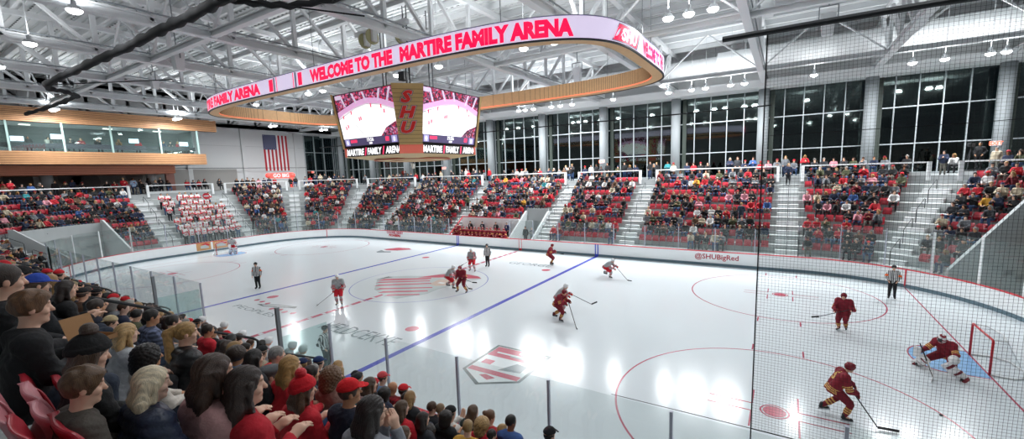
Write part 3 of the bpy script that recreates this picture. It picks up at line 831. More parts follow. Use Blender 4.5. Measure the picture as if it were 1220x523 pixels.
for (a, b_) in ((-3.02, -2.95), (-1.42, -1.35)): ring_rect(a, b_, 12.07, 12.82, M_TXT)
ring_rect(16.0, 18.1, 12.1, 12.8, M_TXD, skew=.45); ring_rect(16.08, 18.0, 12.14, 12.76, M_TXT, .006, skew=.4)
ring_text('SHU', 16.6, 18.1, h=.44, z0=12.22, shear=.25, mt=mat('ring_white', (.85, .8, .9), .4, emit=.8), off=.009)
ring_text('WELCOME TO THE', 18.9, 22.6, bold=.052)

# ---------------------------------------------------------------- centre scoreboard
sb = empty('scoreboard', (0, 0, 8.5)); tag(sb, 'four-sided hanging scoreboard with wooden corners over centre ice', 'scoreboard')
M_SBW = mat('scoreboard_wood', 'c9aa72', .5, noise=.08, nscale=4)
M_SBB = mat('scoreboard_black', '14131a', .4)
AT, ET, AB, EB, Z0S, Z1S = 3.7, 2.65, 3.25, 2.48, .6, 3.72
def oct_(a, e): return [(-e, -a), (e, -a), (a, -e), (a, e), (e, a), (-e, a), (-a, e), (-a, -e)]
def shell(m):
    T, B = oct_(AT - .05, ET), oct_(AB - .05, EB)
    vs = [(x, y, Z0S) for x, y in B] + [(x, y, Z1S) for x, y in T]
    m.add(vs, [(i, (i + 1) % 8, (i + 1) % 8 + 8, i + 8) for i in range(8)] + [tuple(range(8))[::-1], tuple(range(8, 16))])
part('core', M_SBB, sb, shell)
C8T, C8B = oct_(AT, ET), oct_(AB, EB)
M_LREDS = mat('letter_red', 'e02a26', .4); M_LGREY = mat('letter_grey', '5a6172', .4)
sc_white = mat('score_white', (1, 1, 1), .4, emit=1.0)
def face(i, u, v, off=0.0):
    """bilinear point on side face i (0 near,1 corner,2 right ...)"""
    j = (i + 1) % 8
    b0, b1, t0, t1 = C8B[i], C8B[j], C8T[i], C8T[j]
    p = [(b0[k] * (1 - u) + b1[k] * u) * (1 - v) + (t0[k] * (1 - u) + t1[k] * u) * v for k in (0, 1)]
    ang = PI * (-.5 + .25 * i); nx, ny = math.cos(ang), math.sin(ang)
    return (p[0] + nx * off, p[1] + ny * off, Z0S + (Z1S - Z0S) * v)
def fpoly(name, i, polys, mt, off, parent=sb):
    m = MB()
    for pl in polys:
        m.add([face(i, u, v, off) for u, v in pl], [tuple(range(len(pl)))])
    return m.build(name, mt, parent)
def fr_(u0, v0, u1, v1): return [(u0, v0), (u1, v0), (u1, v1), (u0, v1)]
M_CRW = bpy.data.materials.new('score_crowd'); M_CRW.use_nodes = True
nt = M_CRW.node_tree; b = nt.nodes['Principled BSDF']; vo = nt.nodes.new('ShaderNodeTexVoronoi'); vo.inputs['Scale'].default_value = 11
tc = nt.nodes.new('ShaderNodeTexCoord'); nt.links.new(tc.outputs['Object'], vo.inputs['Vector'])
cr_ = nt.nodes.new('ShaderNodeValToRGB'); sx_ = nt.nodes.new('ShaderNodeSeparateColor'); nt.links.new(vo.outputs['Color'], sx_.inputs[0]); nt.links.new(sx_.outputs[0], cr_.inputs[0])
cr_.color_ramp.interpolation = 'CONSTANT'
cr_.color_ramp.elements[0].color = (.05, .02, .05, 1); cr_.color_ramp.elements[1].color = (.9, .35, .6, 1); cr_.color_ramp.elements[1].position = .82
for p_, c_ in ((.38, (.75, .02, .10, 1)), (.62, (.30, .10, .22, 1))):
    el = cr_.color_ramp.elements.new(p_); el.color = c_
nt.links.new(cr_.outputs[0], b.inputs['Emission Color']); b.inputs['Emission Strength'].default_value = .8; b.inputs['Base Color'].default_value = (.02, .02, .02, 1)
M_PKG = mat('score_pink', (.80, .45, .75), .4, emit=.7); M_PUR = mat('score_purple', (.10, .08, .18), .4, emit=.5); M_SRED = mat('score_red', (.95, .05, .15), .4, emit=.8)
M_SLN = mat('score_line', (.25, .25, .3), .4, emit=.4); M_LAV = mat('score_lavender', (.42, .38, .70), .4, emit=.7); M_STR = mat('score_stair', (.72, .60, .80), .4, emit=.7)
for i in (0, 2, 4, 6):
    u0, u1 = .02, .98
    fpoly('screen', i, [fr_(.01, .0, .99, 1)], M_SBB, .0)
    ice_p = [(.02, .55), (.12, .62), (.35, .72), (.55, .76), (.75, .72), (.98, .60), (.98, .40), (.80, .30), (.70, .16), (.02, .16)]
    fpoly('screen_crowd', i, [fr_(.02, .16, .98, .985)], M_CRW, .004)
    fpoly('screen_glass', i, [[(.02, .55), (.35, .72), (.55, .76), (.75, .72), (.98, .60), (.98, .70), (.75, .82), (.55, .86), (.35, .82), (.02, .67)]], M_PKG, .007)
    fpoly('screen_stair', i, [[(a, .62 + .2 * (1 - abs(a - .5))), (a + .03, .62 + .2 * (1 - abs(a - .5))), (a + .03 - sh, .975), (a - sh, .975)] for a, sh in ((.16, .05), (.36, .05), (.52, .03), (.72, -.04), (.86, -.06))], M_STR, .009)
    fpoly('screen_ice', i, [ice_p], sc_white, .011)
    fpoly('screen_red_crest', i, [fr_(.03, .9, .12, .975)], M_STR, .012)
    fpoly('screen_line', i, [[(.22, .55), (.225, .55), (.42, .20), (.41, .20)], [(.02, .545), (.35, .715), (.55, .755), (.55, .75), (.35, .705), (.02, .53)], [(.55, .755), (.75, .715), (.98, .595), (.98, .585), (.75, .705), (.55, .745)]], M_SLN, .013)
    fpoly('screen_player', i, [fr_(a, b_, a + .02, b_ + .07) for a, b_ in ((.10, .53), (.25, .60), (.37, .47), (.40, .48), (.60, .68), (.76, .64), (.80, .55), (.15, .36), (.11, .33))], M_SRED, .014)
    fpoly('screen_bar', i, [fr_(.02, .02, .98, .16)], M_PUR, .015)
    fpoly('screen_logo', i, [fr_(.14, .08, .26, .135), fr_(.76, .06, .82, .14)], M_SRED, .018)
    fpoly('screen_box', i, [fr_(.04, .03, .12, .15), fr_(.86, .03, .95, .15)], M_LAV, .018)
    for txt, uc, vb, hh in (('19:56', .50, .085, .20), ('2ND', .50, .035, .10), ('0', .08, .05, .24), ('0', .905, .05, .24)):
        p0 = Vector(face(i, uc, vb, .022)); p1 = Vector(face(i, uc + .1, vb, .022)); p2 = Vector(face(i, uc, vb + .1, .022))
        m = MB(); place_text(m, txt, hh, p0, p1 - p0, p2 - p0, center=True, bold=.01); m.build('screen_digits', sc_white, sb)
    # lower name band
    ang = PI * (-.5 + .25 * i); nx, ny = math.cos(ang), math.sin(ang); tx, ty = -ny, nx
    a = AB
    part('name_band', M_SBB, sb, lambda m: m.box((nx * (a - .15), ny * (a - .15), .28), (.3, 2 * EB + .02, .52), rz=ang))
    x0 = (nx * (a + .004) - tx * EB * .98, ny * (a + .004) - ty * EB * .98, .11)
    for txt, s0, s1 in (('MARTIRE', 0.02, .345), ('FAMILY', .405, .66), ('ARENA', .725, .985)):
        m = MB(); place_text(m, txt, .36, Vector(x0) + Vector((tx, ty, 0)) * s0 * 2 * EB, (tx, ty, 0), (0, 0, 1), width=(s1 - s0) * 2 * EB, bold=.022, shear=.12); m.build('name_lettering', sc_white, sb)
    part('name_slash', M_SRED, sb, lambda m: [m.add([tuple(Vector(x0) + Vector((tx, ty, 0)) * (q + dx) * 2 * EB + Vector((0, 0, z)) + Vector((nx, ny, 0)) * .003) for dx, z in ((0, -.06), (.022, -.06), (.042, .42), (.02, .42))], [(0, 1, 2, 3)]) for q in (.355, .67)])
for i in (1, 3, 5, 7):
    def cw(m):
        vs = [face(i, u, v, o_) for o_ in (.0, .12) for u, v in ((-.08, -.03), (1.08, -.03), (1.08, 1.01), (-.08, 1.01))]
        m.add(vs, [(4, 5, 6, 7), (3, 2, 1, 0), (0, 1, 5, 4), (1, 2, 6, 5), (2, 3, 7, 6), (3, 0, 4, 7)])
    wp = part('corner_panel', M_SBW, sb, cw)
    fpoly('board_joint', i, [[(-.08, v), (1.08, v), (1.08, v + .008), (-.08, v + .008)] for v in [.07 * k for k in range(0, 14)]], mat('joint_brown', '7c6438', .6), .123, wp)
    for txt, vb in (('S', .70), ('H', .44), ('U', .18)):
        for mt, bo, of in ((M_LGREY, .085, .13), (sc_white, .06, .136), (M_LREDS, .045, .142)):
            p0 = Vector(face(i, .44, vb, of)); p1 = Vector(face(i, .54, vb, of)); p2 = Vector(face(i, .44, vb + .1, of))
            if mt is sc_white: mt = mat('letter_pale', 'e9e3e6', .4)
            m = MB(); place_text(m, txt, .58, p0, p1 - p0, p2 - p0, center=True, bold=bo, shear=.3, squeeze=1.25); m.build('corner_letter', mt, wp)
    ang = PI * (-.5 + .25 * i); nx, ny = math.cos(ang), math.sin(ang)
    cx, cy = (AB + EB) / 2 * nx * math.sqrt(2) * .707 * 1.0, (AB + EB) / 2 * ny * math.sqrt(2) * .707
    part('corner_band', mat('corner_glow', 'e0705e', .5, emit=.25), sb, lambda m: m.box((nx * 3.92, ny * 3.92, .28), (.3, 1.32, .52), rz=ang))
def under(m):
    A = oct_(AB - .02, EB + .1); Bq = oct_(1.4, 1.0)
    vs = [(x, y, .02) for x, y in A] + [(x, y, -.28) for x, y in Bq]
    m.add(vs, [(i, i + 8, (i + 1) % 8 + 8, (i + 1) % 8) for i in range(8)] + [tuple(range(8, 16))[::-1], tuple(range(8))])
part('wood_underside', M_SBW, sb, under)
part('under_rib', mat('rib_red', 'b8604c', .5), sb, lambda m: [m.tube([(math.cos(a) * r_, math.sin(a) * r_, -.25 + .06 * (r_ > 2)) for a in [2 * PI * k / 32 for k in range(32)]], .05, 6, closed=True) for r_ in (1.5, 2.4)])
for x in (-1.2, -.9, .9, 1.2):
    for y in (-1, 1): part('hanging_cable', M_DARK, sb, lambda m: m.tube([(x, y, 3.7), (x, y, 9.2)], .035, 6))
part('hoist_frame', M_DARK, sb, lambda m: (m.b2((-1.5, -1.2, 3.7), (1.5, -1.0, 3.95)), m.b2((-1.5, 1.0, 3.7), (1.5, 1.2, 3.95)), m.b2((.4, -1.2, 4.6), (.9, -.8, 5.1))))

# ---------------------------------------------------------------- net bundle and safety netting
e = empty('netting_bundle', (0, -13.1, 13)); tag(e, 'black safety netting rolled into a long sausage under the roof, top left', 'netting')
def wob(pts, n=6):
    out = []
    for a, b_ in zip(pts, pts[1:]):
        for i in range(n): out.append(Vector(a).lerp(Vector(b_), i / n) + Vector((0, 0, (.03 if i % 2 else -.03))))
    out.append(Vector(pts[-1])); return out
P_ = [(9.5, 0, .1), (7.4, 0, 0), (5.34, 0, 0), (3.1, 0, -.03), (.56, 0, 0), (-2.8, 0, -.03), (-6.8, -.05, 0), (-11.1, -.1, .02), (-15.0, -.1, 0)]
W = wob(P_); part('rolled_net', M_BLACK, e, lambda m: m.tube(W, [.17 + .03 * math.sin(i * 1.9) for i in range(len(W))], 10), smooth=True)
P_ = [(-15.0, -.1, 0), (-16.1, .2, -.02), (-16.7, 1.0, 0), (-17.9, 1.8, 0), (-21.1, 1.85, -.02), (-26.1, 1.75, 0), (-30.1, 1.6, 0)]
W = wob(P_, 4); part('rolled_net', M_BLACK, e, lambda m: m.tube(W, [.13 + .03 * math.sin(i * 1.7) for i in range(len(W))], 8), smooth=True)
P_ = [(5.5, -.2, 0), (5.9, .7, .0), (6.6, 1.5, 0), (8.2, 2.0, 0), (12, 2.2, .2)]
W = wob(P_, 4); part('rolled_net', M_BLACK, e, lambda m: m.tube(W, .11, 8), smooth=True)
part('net_cable', M_BLACK, e, lambda m: m.tube([(-15, -.1, 0), (-9.5, 3.9, .2)], .03, 5)); part('net_cable', M_BLACK, e, lambda m: m.tube([(5.5, -.2, 0), (8.5, 3.0, -.3)], .03, 5))
e = empty('safety_net', (0, 0, 0)); tag(e, 'fine black safety net hanging above the near boards at the right', 'net')
NZ0, NZ1 = 2.92, 9.15
tn0, tn1 = t_nr(-30), t_near(20.7)
def strings(m):
    s_ = .046; wd = .0022
    t = tn0
    while t <= tn1:
        (x, y), nn = rk(t, .06)
        m.box((x, y, (NZ0 + NZ1) / 2), (wd, wd, NZ1 - NZ0), rz=math.atan2(nn[1], nn[0])); t += s_
    pth = path(tn0, tn1, .06, 0, .6)
    z = NZ0
    while z <= NZ1:
        m.sweep(pth, [(-wd / 2, z - wd / 2), (wd / 2, z - wd / 2), (wd / 2, z + wd / 2), (-wd / 2, z + wd / 2)]); z += s_
part('net_mesh', M_BLACK, e, strings)
part('net_rope', M_BLACK, e, lambda m: (m.tube([rk(tn1, .06)[0] + (NZ0 - .3,), rk(tn1, .06)[0] + (NZ1,)], .011, 6), m.tube([(p[0][0], p[0][1], NZ0) for p in path(tn0, tn1, .06, 0, .5)], .009, 6)))
part('net_bar', M_DARK, e, lambda m: m.tube([(p[0][0], p[0][1], NZ1) for p in path(tn0, tn1 + .6, .06, 0, .5)], .045, 8))
part('net_cable', M_BLACK, e, lambda m: (m.tube([rk(tn1, .06)[0] + (NZ0,), (18.3, -13.01, 2.9)], .006, 5)))
e = empty('net_support_cable', (0, 0, 0)); tag(e, 'thin black net support cable crossing the far windows', 'cable')
part('cable', M_BLACK, e, lambda m: m.tube([(-30, 13.2, 11.2), (-10, 13.3, 11.2), (0, 13.3, 11.22), (10, 13.3, 11.18), (20, 13.3, 11.2)] , .05, 6))
part('thin_cable', M_BLACK, e, lambda m: m.tube([(20, 13.3, 9.2), (30, 13.0, 9.2), (35, 10, 9.2)], .02, 5))
part('thin_cable', M_BLACK, e, lambda m: m.tube([(-44, -14, 9.1), (-44, 20, 9.1)], .03, 5))

# ---------------------------------------------------------------- press box at the left end
pb = empty('press_box', (-37, -10, 9)); tag(pb, 'long glazed press box faced in horizontal timber slats above the left end seats', 'press box')
M_SLAT = mat('timber_slat', 'c4946a', .5, noise=.15, nscale=2.5); M_GAP = mat('slat_gap', '6b3a2a', .8); M_SLATR = mat('timber_slat_red', 'b36f52', .5, noise=.1, nscale=2)
def slats(name, x, y0, y1, z0, z1, n, mt):
    e_ = part(name, M_GAP, pb, lambda m: m.b2((x - .5 + 37, y0 + 10, z0 - 9), (x - .06 + 37, y1 - .05 + 10, z1 - 9)))
    h = (z1 - z0) / n
    part('slats', mt, e_, lambda m: [m.b2((x - .45 + 37, y0 + 10, z0 + h * i + h * .18 - 9), (x + 37, y1 + 10, z0 + h * (i + 1) - h * .12 - 9)) for i in range(n)])
YP0 = -28
slats('upper_fascia', -37, YP0, 4.7, 13.15, 14.45, 8, M_SLAT)
slats('lower_fascia', -37, YP0, 3.3, 9.35, 10.55, 8, M_SLAT)
slats('recessed_fascia', -38, YP0, .5, 8.4, 9.3, 6, M_SLATR)
part('floor_slab', M_CONC2, pb, lambda m: m.b2((-8, YP0 + 10, .36), (-.1, 12.6, 1.3)))
part('soffit', M_SLATR, pb, lambda m: m.b2((-8, YP0 + 10, -.62), (-1.1, 10.4, -.5)))
part('box_ceiling', M_WHITE, pb, lambda m: m.b2((-8, YP0 + 10, 4.2), (-.5, 12.7, 5.3)))
part('box_back_wall', mat('box_grey', '5d6a6a', .8), pb, lambda m: m.b2((-5.2, YP0 + 10, 1.5), (-5, 12.6, 4.2)))
part('box_end_wall', mat('box_grey', '5d6a6a', .8), pb, lambda m: m.b2((-5.2, 12.55, 1.5), (-1.5, 12.7, 4.2)))
part('counter', mat('counter_dark', '2d2f35', .5), pb, lambda m: m.b2((-1.1, YP0 + 10, 1.9), (-.3, 12.4, 2.3)))
M_PBG = glass_mat('box_glass', (.85, 1, .97), 1.4, (.86, .93, .92), .01, .02)
part('front_glass', M_PBG, pb, lambda m: m.b2((-.12, YP0 + 10, 1.5), (-.09, 12.7, 4.18)))
M_GMUL = mat('green_mullion', 'a9c4bf', .3)
for y in (-25.2, -21.8, -18.4, -15, -11.6, -8.2, -4.8, -.85, 2.65):
    part('mullion', M_GMUL, pb, lambda m: m.b2((-.13, y + 10 - .07, 1.5), (-.02, y + 10 + .07, 4.18)))
for y in (-13.8, -12.6): part('partition_glow', mat('warm_lamp', (1, .85, .6), .5, emit=1.2), pb, lambda m: m.b2((-4.95, y + 10, 2.1), (-4.9, y + 10.8, 2.9)))
bl = bpy.data.lights.new('box_light', 'AREA'); bl.shape = 'RECTANGLE'; bl.size = 2; bl.size_y = 26; bl.energy = 260  # broad fill panel, added to brighten the press box interior
blo = bpy.data.objects.new('box_light', bl); COL.objects.link(blo); blo.location = (-39.8, -11, 13.1)
M_MON = mat('monitor_glow', (.75, .85, 1), .4, emit=.9)
for y, z in ((-11.0, 2.45), (-8.5, 2.75), (-2.9, 2.6), (1.5, 2.45)):
    part('monitor', M_DARK, pb, lambda m: m.b2((-.92, y + 9.6, z - .05), (-.86, y + 10.5, z + .5)))
    part('monitor_screen', M_MON, pb, lambda m: m.b2((-.86, y + 9.64, z), (-.85, y + 10.46, z + .45)))
for y in (-10, -4.2, 0): part('box_lamp', mat('box_lamp', (1, .95, .85), .4, emit=3), pb, lambda m: m.b2((-3.4, y + 9.7, 4.14), (-3.1, y + 10.4, 4.19)))
for y in (-17, -9.2, -1.15):
    c_ = MB(); c_.cyl((-40, y, TOP_Z), .45, 3, 24); c_ = struct(c_.build('trim_round_column', mat('column_paint')))
    for p_ in c_.data.polygons: p_.use_smooth = len(p_.vertices) == 4
m = MB(); m.b2((-41.5, .6, TOP_Z), (-41.1, 1.4, 9)); struct(m.build('trim_brown_pier', mat('brown_pier', '9a6c62', .7)))
m = MB(); m.b2((-44.9, -28, TOP_Z), (-44.8, 10, 9)); struct(m.build('wall_concourse_left', mat('mural_wall', '9b9996', .8)))
for i, (y, r_, z) in enumerate(((-16, 1.0, 8.0), (-13.2, .7, 8.4), (-10.2, 1.1, 7.9), (-6.6, .9, 8.2), (-5.4, 1.2, 7.7), (-1.2, .8, 8.3), (1.5, 1.1, 7.9))):
    m = MB(); m.tube([(-44.82, y, z), (-44.78, y, z)], r_, 28); o = m.build('wall_disc', mat('mural_disc', '7b7977', .8)); tag(o, 'faint dark disc on the wall under the press box, %s from the camera side' % ORD[i], 'wall art', 'discs on the wall under the press box')

# ---------------------------------------------------------------- flag
fl = empty('flag', (XL + .03, 15.85, 8.7)); tag(fl, 'red, white and blue striped flag hung vertically on the white end wall', 'flag')
M_FR, M_FW, M_FB = mat('flag_red', 'b3202f', .8), mat('flag_white', 'e9e8ea', .8), mat('flag_blue', '2d3463', .8)
part('white_field', M_FW, fl, lambda m: m.b2((-.02, -1.8, 0), (.0, 1.8, 5.3)))
sw = 3.6 / 13
part('red_stripes', M_FR, fl, lambda m: [m.b2((.0, -1.8 + sw * i, 0), (.008, -1.8 + sw * (i + 1), 5.3)) for i in range(0, 13, 2)])
part('blue_canton', M_FB, fl, lambda m: m.b2((.006, -1.8, 5.3 - 2.15), (.016, -1.8 + 7 * sw, 5.3)))
def stars(m):
    for i in range(9):
        for j in range(6 if i % 2 == 0 else 5):
            cy = -1.8 + 7 * sw * ((j + .5) / 6 + (0 if i % 2 == 0 else .5 / 6)); cz = 5.3 - 2.15 * (i + .7) / 9.4
            pts = [(.019, cy + (.085 if k % 2 == 0 else .034) * math.sin(2 * PI * k / 10), cz + (.085 if k % 2 == 0 else .034) * math.cos(2 * PI * k / 10)) for k in range(10)]
            m.add(pts + [(.019, cy, cz)], [(k, (k + 1) % 10, 10) for k in range(10)])
part('stars', M_FW, fl, stars)

# ---------------------------------------------------------------- goals
def goal(sx, label):
    g = empty('hockey_goal', (sx * 27.13, 0, 0), 0 if sx > 0 else PI); tag(g, label, 'goal')
    r_ = .035
    part('goal_frame', mat('goal_red', 'cc1f2b', .35), g, lambda m: (m.tube([(0, -.915, 0), (0, -.915, 1.18), (0, -.88, 1.22), (0, .88, 1.22), (0, .915, 1.18), (0, .915, 0)], r_, 10)), smooth=True)
    part('base_frame', mat('goal_white', 'e6e8e8', .4), g, lambda m: (m.tube([(0, -.915, .03), (.55, -1.0, .03), (.95, -.7, .03), (1.05, 0, .03), (.95, .7, .03), (.55, 1.0, .03), (0, .915, .03)], .03, 8), m.tube([(0, -.88, 1.22), (.35, -.8, 1.2), (.5, 0, 1.2), (.35, .8, 1.2), (0, .88, 1.22)], .02, 8)), smooth=True)
    def net(m):
        top = [(0, -.9), (.25, -.86), (.42, -.6), (.5, 0), (.42, .6), (.25, .86), (0, .9)]; bot = [(0, -.9), (.5, -.98), (.92, -.7), (1.03, 0), (.92, .7), (.5, .98), (0, .9)]
        def lerp(L, u):
            u *= len(L) - 1; i = min(int(u), len(L) - 2); f = u - i; return (L[i][0] * (1 - f) + L[i + 1][0] * f, L[i][1] * (1 - f) + L[i + 1][1] * f)
        for i in range(34):
            u = i / 33; a, c = lerp(top, u), lerp(bot, u); m.tube([(a[0], a[1], 1.2), (c[0], c[1], .03)], .003, 3, cap=False)
        for j in range(14):
            v = j / 13; m.tube([tuple(lerp(top, i / 24)[k] * v + lerp(bot, i / 24)[k] * (1 - v) for k in (0, 1)) + (.03 + 1.17 * v,) for i in range(25)], .003, 3, cap=False)
        for i in range(6):
            y = -.75 + .3 * i; m.tube([(0, y, 1.22), (.45, y, 1.2)], .003, 3, cap=False)
    part('goal_net', mat('net_white', 'dfe4e6', .8), g, net)
    part('water_bottle', mat('bottle_blue', '2a7fc4', .3), g, lambda m: m.cyl((.35, .55 if sx > 0 else -.3, 1.22), .04, .2, 12, .03)) if False else None
    return g
goal(1, 'red framed hockey goal with white netting behind the crouching maroon goalie')
goal(-1, 'red framed hockey goal at the far end, in front of the white-shirted students')
e = MB(); e.cyl((25.08, -4.73, 0), .04, .025, 20); tag(e.build('puck', M_BLACK), 'black hockey puck lying on the near circle line', 'puck')
bt = empty('water_bottle', (29.2, 1.4, 0)); tag(bt, 'white squeeze bottle with a blue cap lying on the ice behind the near goal', 'bottle')
part('bottle', M_WHITE, bt, lambda m: m.cyl((0, 0, 0), .04, .18, 12)); part('cap', mat('bottle_blue', '2a7fc4', .3), bt, lambda m: m.cyl((0, 0, .18), .045, .06, 12, .025))

# exit signs and small things on the far wall
M_EXIT = mat('exit_red', (1.0, .12, .06), .4, emit=1.4)
for i, (x, y, z, wds) in enumerate(((33.9, 24.1, 8.3, 'on the last round column behind the netting'), (3.8, 24.2, 8.2, 'on the round column by the right blue line'), (-19.05, 24.2, 8.2, 'on a round column below the scoreboard'), (-44.6, 21.2, 8.4, 'on the white wall beside the end glazing'))):
    e = empty('exit_sign', (x, y, z)); tag(e, 'small glowing red exit sign ' + wds, 'exit sign')
    part('sign_box', M_WHITE, e, lambda m: m.box((0, .05, 0), (.62, .08, .34)))
    part('sign_letters', M_EXIT, e, lambda m: place_text(m, 'EXIT', .24, (0, -.0, -.12), (1, 0, 0), (0, 0, 1), center=True, bold=.015))
# red arch with two balloons on the concourse by the flag
ar = empty('balloon_arch', (-40, 13.4, TOP_Z)); tag(ar, 'glowing red arch with a round red ball on each end below the flag', 'arch')
M_ARC = mat('arch_red', (1.0, .10, .08), .5, emit=.55)
def ball(m, c, r_, n=16):
    for i in range(n // 2):
        a0, a1 = PI * i / (n // 2), PI * (i + 1) / (n // 2)
        m.add([(c[0] + r_ * math.sin(a) * math.cos(2 * PI * k / n), c[1] + r_ * math.sin(a) * math.sin(2 * PI * k / n), c[2] + r_ * math.cos(a)) for a in (a0, a1) for k in range(n)], [(k, k + n, (k + 1) % n + n, (k + 1) % n) for k in range(n)])
for y in (-1.7, 1.7): part('ball', M_ARC, ar, lambda m: ball(m, (0, y, 1.75), .36), smooth=True)
part('banner', M_ARC, ar, lambda m: m.b2((-.1, -1.5, 1.35), (.1, 1.5, 2.1)))
part('arch_leg', M_ARC, ar, lambda m: m.tube([(0, 1.5, 1.4), (.1, 1.35, .7), (0, 1.45, 0)], [.3, .22, .18], 12), smooth=True)
m = MB(); place_text(m, 'GO BIG', .5, (-39.85, 12.3, TOP_Z + 1.5), (0, 1, 0), (0, 0, 1), width=2.2, bold=.02); m.build('arch_lettering', M_FW, ar).matrix_parent_inverse = Matrix.Translation((40, -13.4, -TOP_Z))
# ---------------------------------------------------------------- signed-distance figures
f32 = np.float32
def V3(*a): return np.array(a, dtype=float)
class Grid:
    def __init__(s, lo, hi, vx):
        s.vx = vx; s.lo = np.array(lo, float)
        n = [max(4, int(math.ceil((h - l) / vx)) + 1) for l, h in zip(lo, hi)]
        ax = [(s.lo[i] + vx * np.arange(n[i])).astype(f32) for i in range(3)]
        s.X, s.Y, s.Z = np.meshgrid(*ax, indexing='ij'); s.n = n
def cap(g, a, b, ra, rb, fl=None):
    """round cone a->b; fl = (axis vector, scale) flattens"""
    ba = np.array(b, float) - np.array(a, float); l2 = float(ba @ ba) + 1e-9
    px, py, pz = g.X - f32(a[0]), g.Y - f32(a[1]), g.Z - f32(a[2])
    h = np.clip((px * f32(ba[0]) + py * f32(ba[1]) + pz * f32(ba[2])) / f32(l2), 0, 1)
    dx, dy, dz = px - h * f32(ba[0]), py - h * f32(ba[1]), pz - h * f32(ba[2])
    return np.sqrt(dx * dx + dy * dy + dz * dz) - (f32(ra) + f32(rb - ra) * h)
def ell(g, c, r, M=None):
    px, py, pz = g.X - f32(c[0]), g.Y - f32(c[1]), g.Z - f32(c[2])
    if M is not None:
        px, py, pz = [px * f32(M[0][i]) + py * f32(M[1][i]) + pz * f32(M[2][i]) for i in range(3)]
    ax, ay, az = px / f32(r[0]), py / f32(r[1]), pz / f32(r[2])
    k0 = np.sqrt(ax * ax + ay * ay + az * az) + 1e-6
    k1 = np.sqrt((ax / f32(r[0])) ** 2 + (ay / f32(r[1])) ** 2 + (az / f32(r[2])) ** 2) + 1e-6
    return k0 * (k0 - 1) / k1
def su(a, b, k=.03):
    h = np.clip(.5 + .5 * (b - a) / k, 0, 1); return b + (a - b) * h - k * h * (1 - h)
def U(L, k=.03):
    o = L[0]
    for x in L[1:]: o = su(o, x, k)
    return o
def surfnet(F, g):
    S = F < 0; nx, ny, nz = F.shape
    c = np.zeros((nx - 1, ny - 1, nz - 1), np.int8)
    for i in (0, 1):
        for j in (0, 1):
            for k in (0, 1): c += S[i:nx - 1 + i, j:ny - 1 + j, k:nz - 1 + k]
    act = (c > 0) & (c < 8)
    I = np.argwhere(act)
    if len(I) == 0: return np.zeros((0, 3)), np.zeros((0, 4), int)
    pos = np.zeros((len(I), 3)); cnt = np.zeros(len(I))
    vid = -np.ones(act.shape, int); vid[act] = np.arange(len(I))
    for ax in range(3):
        o = [0, 0, 0]; o[ax] = 1
        oth = [a for a in range(3) if a != ax]
        for u in (0, 1):
            for v in (0, 1):
                q = I.copy(); q[:, oth[0]] += u; q[:, oth[1]] += v
                f0 = F[q[:, 0], q[:, 1], q[:, 2]]; q2 = q + o; f1 = F[q2[:, 0], q2[:, 1], q2[:, 2]]
                m_ = (f0 < 0) != (f1 < 0)
                t = f0[m_] / (f0[m_] - f1[m_])
                p = q[m_].astype(float); p[:, ax] += t
                pos[m_] += p; cnt[m_] += 1
    pos /= cnt[:, None]
    Q = []
    for ax in range(3):
        sl0 = [slice(None)] * 3; sl1 = [slice(None)] * 3; sl0[ax] = slice(0, -1); sl1[ax] = slice(1, None)
        a, b_ = S[tuple(sl0)], S[tuple(sl1)]
        E_ = np.argwhere(a != b_)
        oth = [q for q in range(3) if q != ax]
        ok = (E_[:, oth[0]] > 0) & (E_[:, oth[1]] > 0) & (E_[:, oth[0]] < F.shape[oth[0]] - 1) & (E_[:, oth[1]] < F.shape[oth[1]] - 1)
        E_ = E_[ok]
        flip = a[E_[:, 0], E_[:, 1], E_[:, 2]]
        ids = []
        for du, dv in ((1, 1), (0, 1), (0, 0), (1, 0)):
            q = E_.copy(); q[:, oth[0]] -= du; q[:, oth[1]] -= dv; ids.append(vid[q[:, 0], q[:, 1], q[:, 2]])
        q4 = np.stack(ids, 1)
        if ax == 1: flip = ~flip
        q4[~flip] = q4[~flip][:, ::-1]
        Q.append(q4)
    Q = np.concatenate(Q); Q = Q[(Q >= 0).all(1)]
    return g.lo + pos * g.vx, Q
def np_mesh(name, V, Q, mt, col=None, smooth=True):
    me = bpy.data.meshes.new(name)
    me.vertices.add(len(V)); me.vertices.foreach_set('co', V.astype(f32).ravel())
    me.loops.add(len(Q) * 4); me.loops.foreach_set('vertex_index', Q.astype(np.int32).ravel())
    me.polygons.add(len(Q)); me.polygons.foreach_set('loop_start', np.arange(0, len(Q) * 4, 4, dtype=np.int32))
    if smooth: me.polygons.foreach_set('use_smooth', np.ones(len(Q), bool))
    me.update()
    if col is None: col = np.ones((len(V), 3))
    a = me.color_attributes.new('Col', 'FLOAT_COLOR', 'POINT')
    a.data.foreach_set('color', np.concatenate([col, np.ones((len(V), 1))], 1).astype(f32).ravel())
    me.materials.append(mt); me.validate()
    return me
def smooth_noise(V, sc, seed=0):
    x, y, z = (V * sc).T + seed * 1.7
    return (np.sin(x * 1.3 + 2.1 * np.sin(y * .9 + seed)) + np.sin(y * 1.7 + 1.9 * np.sin(z * 1.1)) + np.sin(z * 1.5 + 2.3 * np.sin(x * .8 + 1))) / 3
M_SKIN = mat('skin', attr=True, tint=True, rough=.55)
M_HAIR = mat('hair', attr=True, tint=True, rough=.40, noise=.42, nscale=1, bump=.35, bscale=1)
